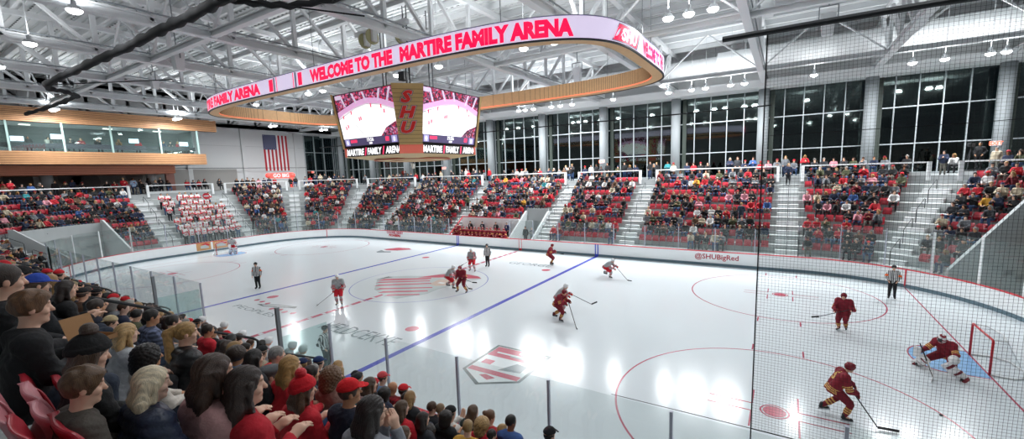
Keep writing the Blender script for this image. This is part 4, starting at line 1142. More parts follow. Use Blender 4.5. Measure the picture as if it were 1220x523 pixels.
def stretch(m_, sc):
    nt_ = m_.node_tree
    for n_ in [q for q in nt_.nodes if q.type == 'TEX_NOISE']:
        mp = nt_.nodes.new('ShaderNodeMapping'); mp.inputs['Scale'].default_value = sc
        src = n_.inputs['Vector'].links[0].from_socket
        nt_.links.new(src, mp.inputs['Vector']); nt_.links.new(mp.outputs[0], n_.inputs['Vector'])
stretch(M_HAIR, (260, 260, 9))
M_CLOTH = mat('cloth', attr=True, tint=True, rough=.85, noise=.22, nscale=9, bump=.5, bscale=26)
M_PUFF = mat('shiny_cloth', attr=True, tint=True, rough=.42, noise=.15, nscale=14, bump=.6, bscale=18)
M_GLOS = mat('helmet_shell', attr=True, tint=True, rough=.25)

def rot(yaw=0, pitch=0, roll=0):
    """head rotation matrix (columns = local axes); +x forward, pitch>0 looks down"""
    return np.array(Matrix.Rotation(yaw, 3, 'Z') @ Matrix.Rotation(pitch, 3, 'Y') @ Matrix.Rotation(roll, 3, 'X'))
SEAT_POSES = ['lap', 'knees', 'phone', 'crossed', 'clap', 'chin']
def seated(pose='lap', lean=.06, yaw=0.0, pitch=.15, sc=1.0, gap=.12):
    s = sc
    J = dict(pel=V3(0, 0, .55), che=V3(lean * .6, 0, .83), nek=V3(lean, 0, 1.04), hed=V3(lean + .045, 0, 1.225))
    J['sh'] = [V3(lean - .01, y * .175, .985) for y in (1, -1)]
    J['hip'] = [V3(.02, y * .09, .53) for y in (1, -1)]
    J['kn'] = [V3(.42, y * gap * 1.2, .53) for y in (1, -1)]
    J['an'] = [V3(.40, y * gap * 1.2, .09) for y in (1, -1)]
    J['toe'] = [V3(.54, y * gap * 1.3, .04) for y in (1, -1)]
    el = {'lap': (.12, .25, .74), 'knees': (.22, .24, .72), 'phone': (.16, .25, .76), 'crossed': (.1, .26, .76), 'clap': (.16, .24, .80), 'chin': (.25, .17, .70), 'hold': (.10, .24, .75)}[pose]
    wr = {'lap': (.32, .08, .66), 'knees': (.43, .09, .66), 'phone': (.36, .06, .86), 'crossed': (.28, -.10, .82), 'clap': (.40, .03, 1.0), 'chin': (.24, .06, 1.03), 'hold': (.27, .10, .80)}[pose]
    J['el'] = [V3(lean + el[0] - .05, y * el[1], el[2]) for y in (1, -1)]
    J['wr'] = [V3(lean * .6 + wr[0], y * wr[1], wr[2]) for y in (1, -1)]
    hd = {'lap': (.05, -.02, -.02), 'knees': (.06, -.03, -.02), 'phone': (.05, -.02, .05), 'crossed': (.03, -.07, .0), 'clap': (.02, -.01, .09), 'chin': (.0, -.02, .09), 'hold': (.08, -.01, .03)}[pose]
    J['hd'] = [J['wr'][i] + V3(hd[0], (1, -1)[i] * hd[1], hd[2]) for i in (0, 1)]
    J['R'] = rot(yaw, pitch)
    for k in J:
        if k == 'R': continue
        J[k] = [v * s for v in J[k]] if isinstance(J[k], list) else J[k] * s
    J['s'] = s
    return J
def standing(pose='down', yaw=0.0, pitch=.1, sc=1.0, spread=.1):
    J = dict(pel=V3(0, 0, .95), che=V3(.0, 0, 1.25), nek=V3(.0, 0, 1.46), hed=V3(.03, 0, 1.63))
    J['sh'] = [V3(-.01, y * .18, 1.39) for y in (1, -1)]
    J['hip'] = [V3(0, y * .09, .92) for y in (1, -1)]
    J['kn'] = [V3(.02, y * spread, .49) for y in (1, -1)]
    J['an'] = [V3(-.02, y * spread * 1.1, .09) for y in (1, -1)]
    J['toe'] = [V3(.14, y * spread * 1.3, .04) for y in (1, -1)]
    if pose == 'down': e, w_, h = (-.03, .25, 1.12), (.06, .26, .88), (.04, 0, -.08)
    elif pose == 'pocket': e, w_, h = (-.08, .29, 1.14), (.08, .20, .95), (.03, -.04, -.06)
    elif pose == 'clap': e, w_, h = (.08, .25, 1.14), (.32, .05, 1.22), (.03, -.02, .08)
    elif pose == 'crossed': e, w_, h = (.06, .27, 1.15), (.22, -.1, 1.17), (.03, -.07, 0)
    else: e, w_, h = (.1, .26, 1.2), (.30, .1, 1.42), (.03, -.02, .07)
    J['el'] = [V3(e[0], y * e[1], e[2]) for y in (1, -1)]
    J['wr'] = [V3(w_[0], y * w_[1], w_[2]) for y in (1, -1)]
    J['hd'] = [J['wr'][i] + V3(h[0], (1, -1)[i] * h[1], h[2]) for i in (0, 1)]
    J['R'] = rot(yaw, pitch); J['s'] = sc
    for k in J:
        if k in ('R', 's'): continue
        J[k] = [v * sc for v in J[k]] if isinstance(J[k], list) else J[k] * sc
    return J
def bounds(J, m=.2, keys=None):
    P = []
    for k, v in J.items():
        if k in ('R', 's'): continue
        if keys and k not in keys: continue
        P += v if isinstance(v, list) else [v]
    P = np.array(P); return P.min(0) - m, P.max(0) + m
def lh(J, x, y, z):      # point in head frame -> world
    return J['hed'] + J['R'] @ (np.array([x, y, z]) * J['s'])
def body_field(g, J, fine=False, infl=0.0, legs=True, hands=True):
    s = J['s']; R_ = J['R']; L = []
    pel, che, nek, hed = J['pel'], J['che'], J['nek'], J['hed']
    L += [cap(g, pel + V3(0, -.07, 0) * s, che + V3(0, -.08, 0) * s, .115 * s, .115 * s), cap(g, pel + V3(0, .07, 0) * s, che + V3(0, .08, 0) * s, .115 * s, .115 * s)]
    L += [cap(g, J['sh'][0] * .88 + J['sh'][1] * .12, J['sh'][1] * .88 + J['sh'][0] * .12, .085 * s, .085 * s)]
    L += [cap(g, che, nek, .12 * s, .06 * s), cap(g, nek, hed, .055 * s, .055 * s)]
    for i in (0, 1):
        L += [cap(g, J['sh'][i], J['el'][i], .058 * s, .044 * s), cap(g, J['el'][i], J['wr'][i], .042 * s, .028 * s)]
        if legs: L += [cap(g, J['hip'][i], J['kn'][i], .085 * s, .058 * s), cap(g, J['kn'][i], J['an'][i], .055 * s, .038 * s), cap(g, J['an'][i], J['toe'][i], .038 * s, .028 * s)]
    F = U(L, .035)
    if hands:
        for i in (0, 1):
            w_, h = J['wr'][i], J['hd'][i]; d = h - w_; d = d / (np.linalg.norm(d) + 1e-6)
            side = np.cross(d, V3(0, 0, 1)); side = side / (np.linalg.norm(side) + 1e-6); up_ = np.cross(side, d)
            if fine:
                F = su(F, U([cap(g, w_, w_ + d * .075 * s + side * .02 * q, .026 * s, .024 * s) for q in (-1, 0, 1)], .02), .02)
                for q in range(4):
                    base = w_ + d * .085 * s + side * (q - 1.5) * .021 * s; ln = (.062, .075, .07, .055)[q] * s
                    m1 = base + d * ln * .6 - up_ * .012 * s; m2 = m1 + d * ln * .35 - up_ * .03 * s
                    F = su(F, np.minimum(cap(g, base, m1, .0100 * s, .009 * s), cap(g, m1, m2, .009 * s, .0078 * s)), .006)
                sgn = -1 if i == 0 else 1
                tb = w_ + d * .035 * s - side * .028 * s * sgn; F = su(F, np.minimum(cap(g, tb, tb + d * .03 * s - side * .026 * s * sgn, .012 * s, .011 * s), cap(g, tb + d * .03 * s - side * .026 * s * sgn, tb + d * .062 * s - side * .02 * s * sgn, .011 * s, .009 * s)), .008)
            else:
                F = su(F, cap(g, w_, w_ + d * .13 * s, .032 * s, .028 * s), .02)
    # head
    H = [ell(g, lh(J, -.008, 0, .03), (.098 * s, .078 * s, .098 * s), R_), ell(g, lh(J, .022, 0, -.048), (.066 * s, .058 * s, .078 * s), R_)]
    Hd = su(H[0], H[1], .03)
    if fine:
        Hd = su(Hd, cap(g, lh(J, .085, 0, .025), lh(J, .108, 0, -.018), .009 * s, .0145 * s), .014)    # nose
        Hd = su(Hd, cap(g, lh(J, .083, -.03, .045), lh(J, .083, .03, .045), .009 * s, .009 * s), .016)   # brow
        for y in (-1, 1):
            Hd = np.maximum(Hd, -ell(g, lh(J, .097, y * .031, .022), (.016 * s, .018 * s, .012 * s), R_))
            Hd = np.minimum(Hd, ell(g, lh(J, .080, y * .031, .022), (.0125 * s, .014 * s, .011 * s), R_))
            Hd = su(Hd, ell(g, lh(J, .06, y * .042, -.02), (.03 * s, .024 * s, .025 * s), R_), .015)     # cheek
        Hd = su(Hd, cap(g, lh(J, .086, -.019, -.052), lh(J, .086, .019, -.052), .0075 * s, .0075 * s), .007)
        Hd = su(Hd, cap(g, lh(J, .083, -.015, -.064), lh(J, .083, .015, -.064), .008 * s, .008 * s), .007)
        Hd = su(Hd, ell(g, lh(J, .068, 0, -.095), (.024 * s, .026 * s, .02 * s), R_), .02)               # chin
    else:
        Hd = su(Hd, cap(g, lh(J, .085, 0, .02), lh(J, .106, 0, -.018), .01 * s, .014 * s), .012)
    for y in (-1, 1): Hd = su(Hd, ell(g, lh(J, -.005, y * .082, -.002), (.020 * s, .010 * s, .032 * s), R_), .008)
    return su(F, Hd, .025)
def to_head(J, V): return ((V - J['hed']) @ J['R']) / J['s']
def skin_cols(J, V, beard=0.0, brow=(.35, .25, .2)):
    h = to_head(J, V); c = np.ones((len(V), 3))
    x, y, z = h.T; ay = np.abs(y)
    c[(x > .07) & (ay < .024) & (z > -.070) & (z < -.046)] = (.85, .5, .5)
    c[(x > .06) & (ay > .015) & (ay < .048) & (z > .040) & (z < .051)] = brow
    e = (x > .07) & ((ay - .031) ** 2 + (z - .022) ** 2 < .0115 ** 2); c[e] = (1.15, 1.25, 1.35)
    e = (x > .07) & ((ay - .031) ** 2 + (z - .022) ** 2 < .0058 ** 2); c[e] = (.12, .10, .08)
    c[(ay > .06) & (x < .05) & (z < .03)] *= (1, .92, .9)
    if beard: c[(z < -.03) & (x > .0) & (x < .2) & ~((x > .07) & (ay < .024) & (z > -.070) & (z < -.046)) & (z > -.14)] = (1 - beard * .6, 1 - beard * .65, 1 - beard * .7)
    return c
def top_field(g, J, kind, th=.018):
    s = J['s']; pel, che, nek = J['pel'], J['che'], J['nek']
    up_ = (nek - pel) / np.linalg.norm(nek - pel)
    r_ = .108 * s + th
    bot = pel - up_ * .03 * s
    L = [cap(g, bot + V3(0, -.07, 0) * s, che + V3(0, -.08, 0) * s, r_ + .012, r_), cap(g, bot + V3(0, .07, 0) * s, che + V3(0, .08, 0) * s, r_ + .012, r_),
         cap(g, J['sh'][0] * .88 + J['sh'][1] * .12, J['sh'][1] * .88 + J['sh'][0] * .12, .088 * s + th, .088 * s + th), cap(g, che, nek - up_ * .03 * s, .12 * s + th, .07 * s + th)]
    for i in (0, 1):
        L += [cap(g, J['sh'][i], J['el'][i], .062 * s + th, .050 * s + th), cap(g, J['el'][i], J['wr'][i], .048 * s + th, .034 * s + th * .7)]
    F = U(L, .04)
    if kind in ('hood', 'puffer'):
        F = su(F, U([cap(g, nek + V3(-.05, -.07, -.01) * s, nek + V3(-.07, .0, .0) * s, .045 * s, .055 * s), cap(g, nek + V3(-.07, 0, 0) * s, nek + V3(-.05, .07, -.01) * s, .055 * s, .045 * s), cap(g, nek + V3(-.05, .07, -.01) * s, nek + V3(.05, .05, -.05) * s, .045 * s, .03 * s), cap(g, nek + V3(-.05, -.07, -.01) * s, nek + V3(.05, -.05, -.05) * s, .045 * s, .03 * s)], .03), .03)
    else:
        F = su(F, np.maximum(cap(g, nek - up_ * .05 * s, nek + up_ * .02 * s, .075 * s, .070 * s), -cap(g, nek - up_ * .1 * s, nek + up_ * .1 * s, .058 * s, .055 * s)), .015)
    for i in (0, 1):       # open cuffs
        d = J['hd'][i] - J['wr'][i]; d = d / (np.linalg.norm(d) + 1e-6)
        plane = (g.X - f32(J['wr'][i][0])) * f32(d[0]) + (g.Y - f32(J['wr'][i][1])) * f32(d[1]) + (g.Z - f32(J['wr'][i][2])) * f32(d[2])
        near = cap(g, J['wr'][i], J['hd'][i] + d * .1, .09 * s, .09 * s)
        F = np.maximum(F, np.minimum(plane - .005, -near + .0) if True else F)
    return F
def leg_field(g, J, th=.014):
    s = J['s']; L = [cap(g, J['hip'][0], J['hip'][1], .105 * s + th, .105 * s + th), cap(g, J['pel'], J['pel'] - V3(0, 0, .02), .115 * s + th, .11 * s + th)]
    for i in (0, 1): L += [cap(g, J['hip'][i], J['kn'][i], .088 * s + th, .064 * s + th), cap(g, J['kn'][i], J['an'][i] + V3(0, 0, .02), .060 * s + th, .046 * s + th)]
    return U(L, .03)
def shoe_field(g, J):
    s = J['s']; L = []
    for i in (0, 1): L += [cap(g, J['an'][i] + V3(0, 0, .0), J['toe'][i], .052 * s, .040 * s), cap(g, J['an'][i] + V3(-.03, 0, -.04), J['toe'][i] + V3(.02, 0, 0), .04 * s, .036 * s)]
    return np.maximum(U(L, .02), -(g.Z - f32(.0)))
def hair_field(g, J, style, seed=0):
    s = J['s']; R_ = J['R']
    cap_ = ell(g, lh(J, -.012, 0, .036), (.106 * s, .086 * s, .106 * s), R_)
    face = ell(g, lh(J, .105, 0, -.025), (.085 * s, .074 * s, .105 * s), R_)
    low = ell(g, lh(J, .03, 0, -.14), (.14 * s, .13 * s, .12 * s), R_)
    n = (np.sin(g.X * 70 + 3 * np.sin(g.Y * 38)) * np.sin(g.Z * 34 + seed) * f32(.0035))
    if style == 'short': F = np.maximum(np.maximum(cap_ + n, -face), -low)
    elif style == 'mop':
        F = su(ell(g, lh(J, -.012, 0, .045), (.112 * s, .094 * s, .112 * s), R_), ell(g, lh(J, .045, 0, .095), (.055 * s, .07 * s, .032 * s), R_), .02) + n * 2
        F = np.maximum(np.maximum(F, -face), -low)
    elif style == 'curly':
        n2 = np.sin(g.X * 120 + seed) * np.sin(g.Y * 120) * np.sin(g.Z * 120) * f32(.012)
        F = ell(g, lh(J, -.03, 0, .02), (.135 * s, .13 * s, .135 * s), R_); F = su(F, ell(g, lh(J, -.07, 0, -.09), (.10 * s, .12 * s, .11 * s), R_), .04) + n2; F = np.maximum(F, -face)
    elif style == 'afro':
        n2 = np.sin(g.X * 150 + seed) * np.sin(g.Y * 150) * np.sin(g.Z * 150) * f32(.008)
        F = ell(g, lh(J, -.02, 0, .045), (.135 * s, .125 * s, .13 * s), R_) + n2; F = np.maximum(np.maximum(F, -face), -low)
    else:
        ln = {'long': .34, 'medium': .17, 'bob': .13, 'pony': 0, 'bun': 0}[style]
        F = cap_
        if ln:
            p0 = lh(J, -.05, 0, .0)
            for y in (-.062, -.022, .022, .062):
                a = lh(J, -.045, y, .03); b1 = a * .35 + (J['nek'] + V3(-.075, y * 1.35, .02) * s) * .65
                e_ = J['nek'] + V3(-.085, y * 1.5, .10 - ln) * s
                if ln < .2: e_ = J['nek'] + V3(-.06, y * 1.6, .11 - ln) * s
                F = su(F, U([cap(g, a, b1, .045 * s, .040 * s), cap(g, b1, e_, .040 * s, .020 * s)], .03), .03)
            for y in (-1, 1):      # side locks beside the face
                a = lh(J, .01, y * .078, .03); b1 = lh(J, .012, y * .085, -.10)
                F = su(F, cap(g, a, b1, .026 * s, .022 * s), .02)
                if ln > .2 and (seed + (y > 0)) % 2 == 0: F = su(F, cap(g, b1, J['nek'] + V3(.07, y * .09, -.16) * s, .024 * s, .014 * s), .02)
        if style == 'pony':
            a = lh(J, -.11, 0, .075); b1 = lh(J, -.165, 0, .03); c_ = J['nek'] + V3(-.12, .0, -.02) * s; d_ = J['nek'] + V3(-.10, .01, -.18) * s
            F = su(F, U([cap(g, a, b1, .035 * s, .04 * s), cap(g, b1, c_, .042 * s, .042 * s), cap(g, c_, d_, .042 * s, .015 * s)], .02), .015)
        if style == 'bun': F = su(F, ell(g, lh(J, -.10, 0, .10), (.05 * s, .05 * s, .045 * s), R_), .015)
        if style in ('pony', 'bun'): F = np.maximum(F, -low)
        st = (np.sin(g.Y * 260 + 6 * np.sin(g.Z * 14 + seed) + 3 * np.sin(g.X * 20)) * f32(.0035))
        F = np.maximum(F + st, -face)
    return F
def hair_cols(V, J, rnd, streak=.25):
    h = to_head(J, V); a = np.sin(h[:, 1] * 210 + 5 * np.sin(h[:, 2] * 13) + rnd) * .5 + np.sin(h[:, 1] * 470 + 7 * np.sin(h[:, 2] * 9 + 1) + h[:, 0] * 90) * .5
    return np.clip(1 + streak * a, .3, 2)[:, None] * np.ones(3)
def hat_field(g, J, kind):
    s = J['s']; R_ = J['R']
    lc = lambda: (((g.X - f32(J['hed'][0])) * f32(R_[0][0]) + (g.Y - f32(J['hed'][1])) * f32(R_[1][0]) + (g.Z - f32(J['hed'][2])) * f32(R_[2][0])) / f32(s),
                  ((g.X - f32(J['hed'][0])) * f32(R_[0][2]) + (g.Y - f32(J['hed'][1])) * f32(R_[1][2]) + (g.Z - f32(J['hed'][2])) * f32(R_[2][2])) / f32(s))
    hx, hz = lc()
    if kind == 'beanie':
        F = ell(g, lh(J, -.015, 0, .055), (.122 * s, .102 * s, .122 * s), R_); F = np.maximum(F, (.032 + .0 * hx - (hx + .02) * -.25 - hz) * f32(s))
        band = np.maximum(ell(g, lh(J, -.015, 0, .05), (.130 * s, .110 * s, .125 * s), R_), np.abs(hz - .058 - (hx + .02) * .25) * f32(s) - .024)
        return su(F, band, .006)
    if kind in ('cap', 'backcap'):
        F = ell(g, lh(J, -.012, 0, .05), (.116 * s, .096 * s, .112 * s), R_); F = np.maximum(F, (.055 - hz) * f32(s))
        d = 1 if kind == 'cap' else -1
        brim = np.maximum(ell(g, lh(J, -.012 + d * .118, 0, .060), (.085 * s, .072 * s, .05 * s), R_), np.abs(hz - .062 + d * (hx - d * .1) * .18) * f32(s) - .005)
        return su(F, brim, .006)
    if kind == 'flatcap':
        F = ell(g, lh(J, .0, 0, .085), (.135 * s, .108 * s, .055 * s), R_)
        return su(F, ell(g, lh(J, -.02, 0, .055), (.116 * s, .096 * s, .05 * s), R_), .02)
def head_grid(J, vx, m=(.24, .24), down=.45):
    lo = J['hed'] - V3(.26, .22, .2) * J['s']; hi = J['hed'] + V3(.26, .22, .26) * J['s']; lo[2] = J['hed'][2] - down
    return Grid(lo, hi, vx)
MCACHE = {}
def figure_meshes(key, J, top='hood', hair='short', hat=None, vx=.028, fine=False, beard=0, legs=True, hair_down=None, seed=0, puff=False):
    """mesh data for the parts of a clothed figure"""
    out = {}
    lo, hi = bounds(J, .16)
    lo[2] = max(lo[2], -.02)
    g = Grid(lo, hi, vx)
    V, Q = surfnet(body_field(g, J, fine=fine, legs=legs), g)
    out['person'] = np_mesh('person_' + key, V, Q, M_SKIN, skin_cols(J, V, beard) if fine else None)
    F = top_field(g, J, top, .03 if puff else .018)
    if puff:
        F = F + (np.abs(np.sin((g.Z * 1.0 + .25 * g.X) * 34)) * f32(-.010)) + f32(.004)
    elif fine: F = F + (np.sin(g.X * 33 + 4 * np.sin(g.Z * 17 + seed)) * np.sin(g.Z * 41 + 3 * np.sin(g.Y * 23)) * f32(.004))
    V, Q = surfnet(F, g)
    out['top'] = np_mesh('top_' + key, V, Q, M_PUFF if puff else M_CLOTH, np.clip(1 + .10 * smooth_noise(V, 28, seed), .5, 1.4)[:, None] * np.ones(3))
    if legs:
        V, Q = surfnet(np.minimum(leg_field(g, J), shoe_field(g, J)), g); c_ = np.ones((len(V), 3)); c_[V[:, 2] < .11] = .3
        out['trousers'] = np_mesh('trousers_' + key, V, Q, M_CLOTH, c_)
    vh = min(vx, .022)
    gh = head_grid(J, vh if not fine else vx * .8, down={'long': .62, 'medium': .36, 'pony': .5, 'curly': .3, 'bob': .3}.get(hair, .2) * J['s'])
    if hair:
        HF = hair_field(gh, J, hair, seed)
        if hat:
            hz = ((gh.X - f32(J['hed'][0])) * f32(J['R'][0][2]) + (gh.Y - f32(J['hed'][1])) * f32(J['R'][1][2]) + (gh.Z - f32(J['hed'][2])) * f32(J['R'][2][2]))
            HF = np.maximum(HF, hz - f32(.05))
        V, Q = surfnet(HF, gh)
        if len(V): out['hair'] = np_mesh('hair_' + key, V, Q, M_HAIR, hair_cols(V, J, seed, .3 if fine else .12))
    if hat:
        V, Q = surfnet(hat_field(gh, J, hat), gh); out['hat'] = np_mesh('hat_' + key, V, Q, M_CLOTH, np.clip(1 + .12 * np.sin(V[:, 2] * 500), .7, 1.3)[:, None] * np.ones(3))
        if hat == 'beanie' and seed % 2:
            pass
    return out
def col4(c): 
    c = lin(c); return (*c, 1)
SKINS = {'light': 'e0b49b', 'fair': 'e8c0ab', 'tan': 'c8936f', 'brown': '8a5a40', 'dark': '5d3b2b'}
def make_figure(meshes, loc, rz, cols, label=None, group=None, parts=None, name='person', scale=1.0, cat='person'):
    o = bpy.data.objects.new(name, meshes['person']); COL.objects.link(o)
    o.location = loc; o.rotation_euler = (0, 0, rz); o.scale = (scale,) * 3
    o.color = col4(cols.get('skin', 'e0b49b'))
    if label: tag(o, label, cat, group)
    nm = {'top': 'jacket', 'trousers': 'trousers', 'shoes': 'shoes', 'hair': 'hair', 'hat': 'hat'}
    for k in ('top', 'trousers', 'shoes', 'hair', 'hat'):
        if k in meshes and (parts is None or k in parts):
            c = bpy.data.objects.new(nm[k], meshes[k]); COL.objects.link(c); c.parent = o
            c.color = col4(cols.get(k, '333333'))
    return o
# ---------------------------------------------------------------- seats
def seat_mesh(folded=True):
    m = MB()
    def shell(pts, th, w0, w1):
        """curved panel along profile pts (x,z), widths w0..w1"""
        n = len(pts); vs = []
        for i, (x, z) in enumerate(pts):
            w_ = w0 + (w1 - w0) * i / (n - 1)
            for y in (-1, -.5, 0, .5, 1):
                vs.append((x - .03 * abs(y) ** 2 * -1, y * w_ / 2, z))
        a = len(vs)
        vs += [(v[0] - th, v[1], v[2] - (th if abs(pts[-1][1] - pts[0][1]) < .1 else 0)) for v in vs]
        fs = []
        for i in range(n - 1):
            for j in range(4):
                q = (i * 5 + j, i * 5 + j + 1, (i + 1) * 5 + j + 1, (i + 1) * 5 + j)
                fs += [q, tuple(x + a for x in q[::-1])]
        for i in range(n - 1):
            for j in (0, 4): fs.append((i * 5 + j, (i + 1) * 5 + j, (i + 1) * 5 + j + a, i * 5 + j + a))
        for j in range(4):
            for i in (0, n - 1): fs.append((i * 5 + j, i * 5 + j + 1, i * 5 + j + 1 + a, i * 5 + j + a))
        m.add(vs, fs)
    shell([(-.16, .40), (-.19, .52), (-.22, .68), (-.25, .80), (-.28, .86)], .03, .48, .44)
    if folded: shell([(-.12, .42), (-.05, .56), (-.08, .70), (-.12, .80)], .05, .46, .40)
    else: shell([(-.14, .43), (.0, .41), (.14, .42), (.25, .45)], .04, .46, .44)
    return m
def seat_frame():
    m = MB()
    for y in (-.26,): m.b2((-.2, y - .02, .0), (-.12, y + .02, .42)); m.b2((-.22, y - .025, .60), (.12, y + .025, .63)); m.b2((-.22, y - .02, .42), (-.17, y + .02, .62))
    return m
sm_f, sm_u, sm_fr = seat_mesh(True), seat_mesh(False), seat_frame()
def me_of(m, name, mt):
    o = m.build(name, mt); d = o.data; bpy.data.objects.remove(o); return d
SEAT_F, SEAT_U, SEAT_FR = me_of(sm_f, 'seat_folded', M_SEAT), me_of(sm_u, 'seat_open', M_SEAT), me_of(sm_fr, 'seat_stand', M_GREY)

ORDW = ['front', 'second', 'third', 'fourth', 'fifth', 'sixth', 'seventh', 'eighth', 'ninth']
SECT = [  # t0, t1, words, fill probability, style
    (t_far(-19.9), t_far(-10.05), 'left of the far bench', .86),
    (t_far(-8.65), t_far(1.05), 'above the far bench', .82),
    (t_far(2.45), t_far(9.1), 'between gate and right blue line', .60),
    (t_far(10.5), t_far(20.5), 'behind the @SHUBigRed boards', .62),
    (t_far(22.05), t_fr(60.5) - .75, 'in the corner behind netting', .74),
    (t_fr(60.5) + .75, T_RE + 3.9, 'beside the right tunnel', .86),
    (0.0, t_far(-21.3), 'by the far corner curve', .9),
    (t_fl(149.5) + .65, t_fl(118) - .65, 'under the end glazing', .9),
    (t_fl(118) + .65, T_ALL, 'in the far left corner', .9),
    (t_le(5.2), t_fl(149.5) - .65, 'below the flag', .94),
    (t_le(-2.15), t_le(3.9), 'in the student block', 1.0),
    (T_NL + 0.2, t_nl(231) - .65, 'in the near left corner', .96),
    (t_nl(231) + .65, t_le(-3.7), 'under the press box', .78),
    (t_near(-.45), t_near(-12.4), 'beyond the near bench', .97),
    (t_near(-13.65), T_NL, 'behind near-left glass', .97),
    (t_near(9.7), t_near(.85), 'behind the near bench', .97),
    (t_near(17.4), t_near(10.95), 'near the camera', .98)]
slots = []
for si, (t0, t1, wds, p) in enumerate(SECT):
    for k in range(NROW):
        L = (t1 - t0); 
        d = row_d(k) + .5
        mt_ = (t0 + t1) / 2
        # physical length at this depth: sample
        ts = np.linspace(t0, t1, 60); P = np.array([rk(t, d)[0] for t in ts]); sl = np.concatenate([[0], np.cumsum(np.hypot(*np.diff(P, axis=0).T))])
        n = int((sl[-1] - .1) / .555)
        off = (sl[-1] - n * .555) / 2
        run = R.random()
        for i in range(n):
            t = float(np.interp(off + (i + .5) * .555, sl, ts))
            if kmin(t) > k: continue
            ex = .42 if not rad(t) else .42 * RC / (RC + d)
            if kmin(t - ex) > k or kmin(t + ex) > k: continue
            (x, y), nn = rk(t, d)
            rr = R.random()
            pp = p
            if si in (2, 3, 4):
                pp = p + {0: -.28, 1: .12, 2: -.10, 3: .05, 4: -.05, 5: .02, 6: -.1, 7: .12, 8: .2}[k] + .42 * math.sin(i * .55 + k * 2.1 + si)
            elif si in (0, 1, 5, 6, 7, 8): pp = p + .30 * math.sin(i * .5 + k * 1.7 + si * 2) - (.1 if si == 1 and k > 5 else 0)
            elif si == 12: pp = p + .5 * math.sin(i * .4 + k * 1.3) 
            slots.append(dict(x=x, y=y, z=row_z(k), a=math.atan2(-nn[1], -nn[0]), k=k, i=i + 1, n=n, si=si, w=wds, occ=rr < pp))
slots = [s_ for s_ in slots if in_view((s_['x'], s_['y'], s_['z'] + .9), 30)]

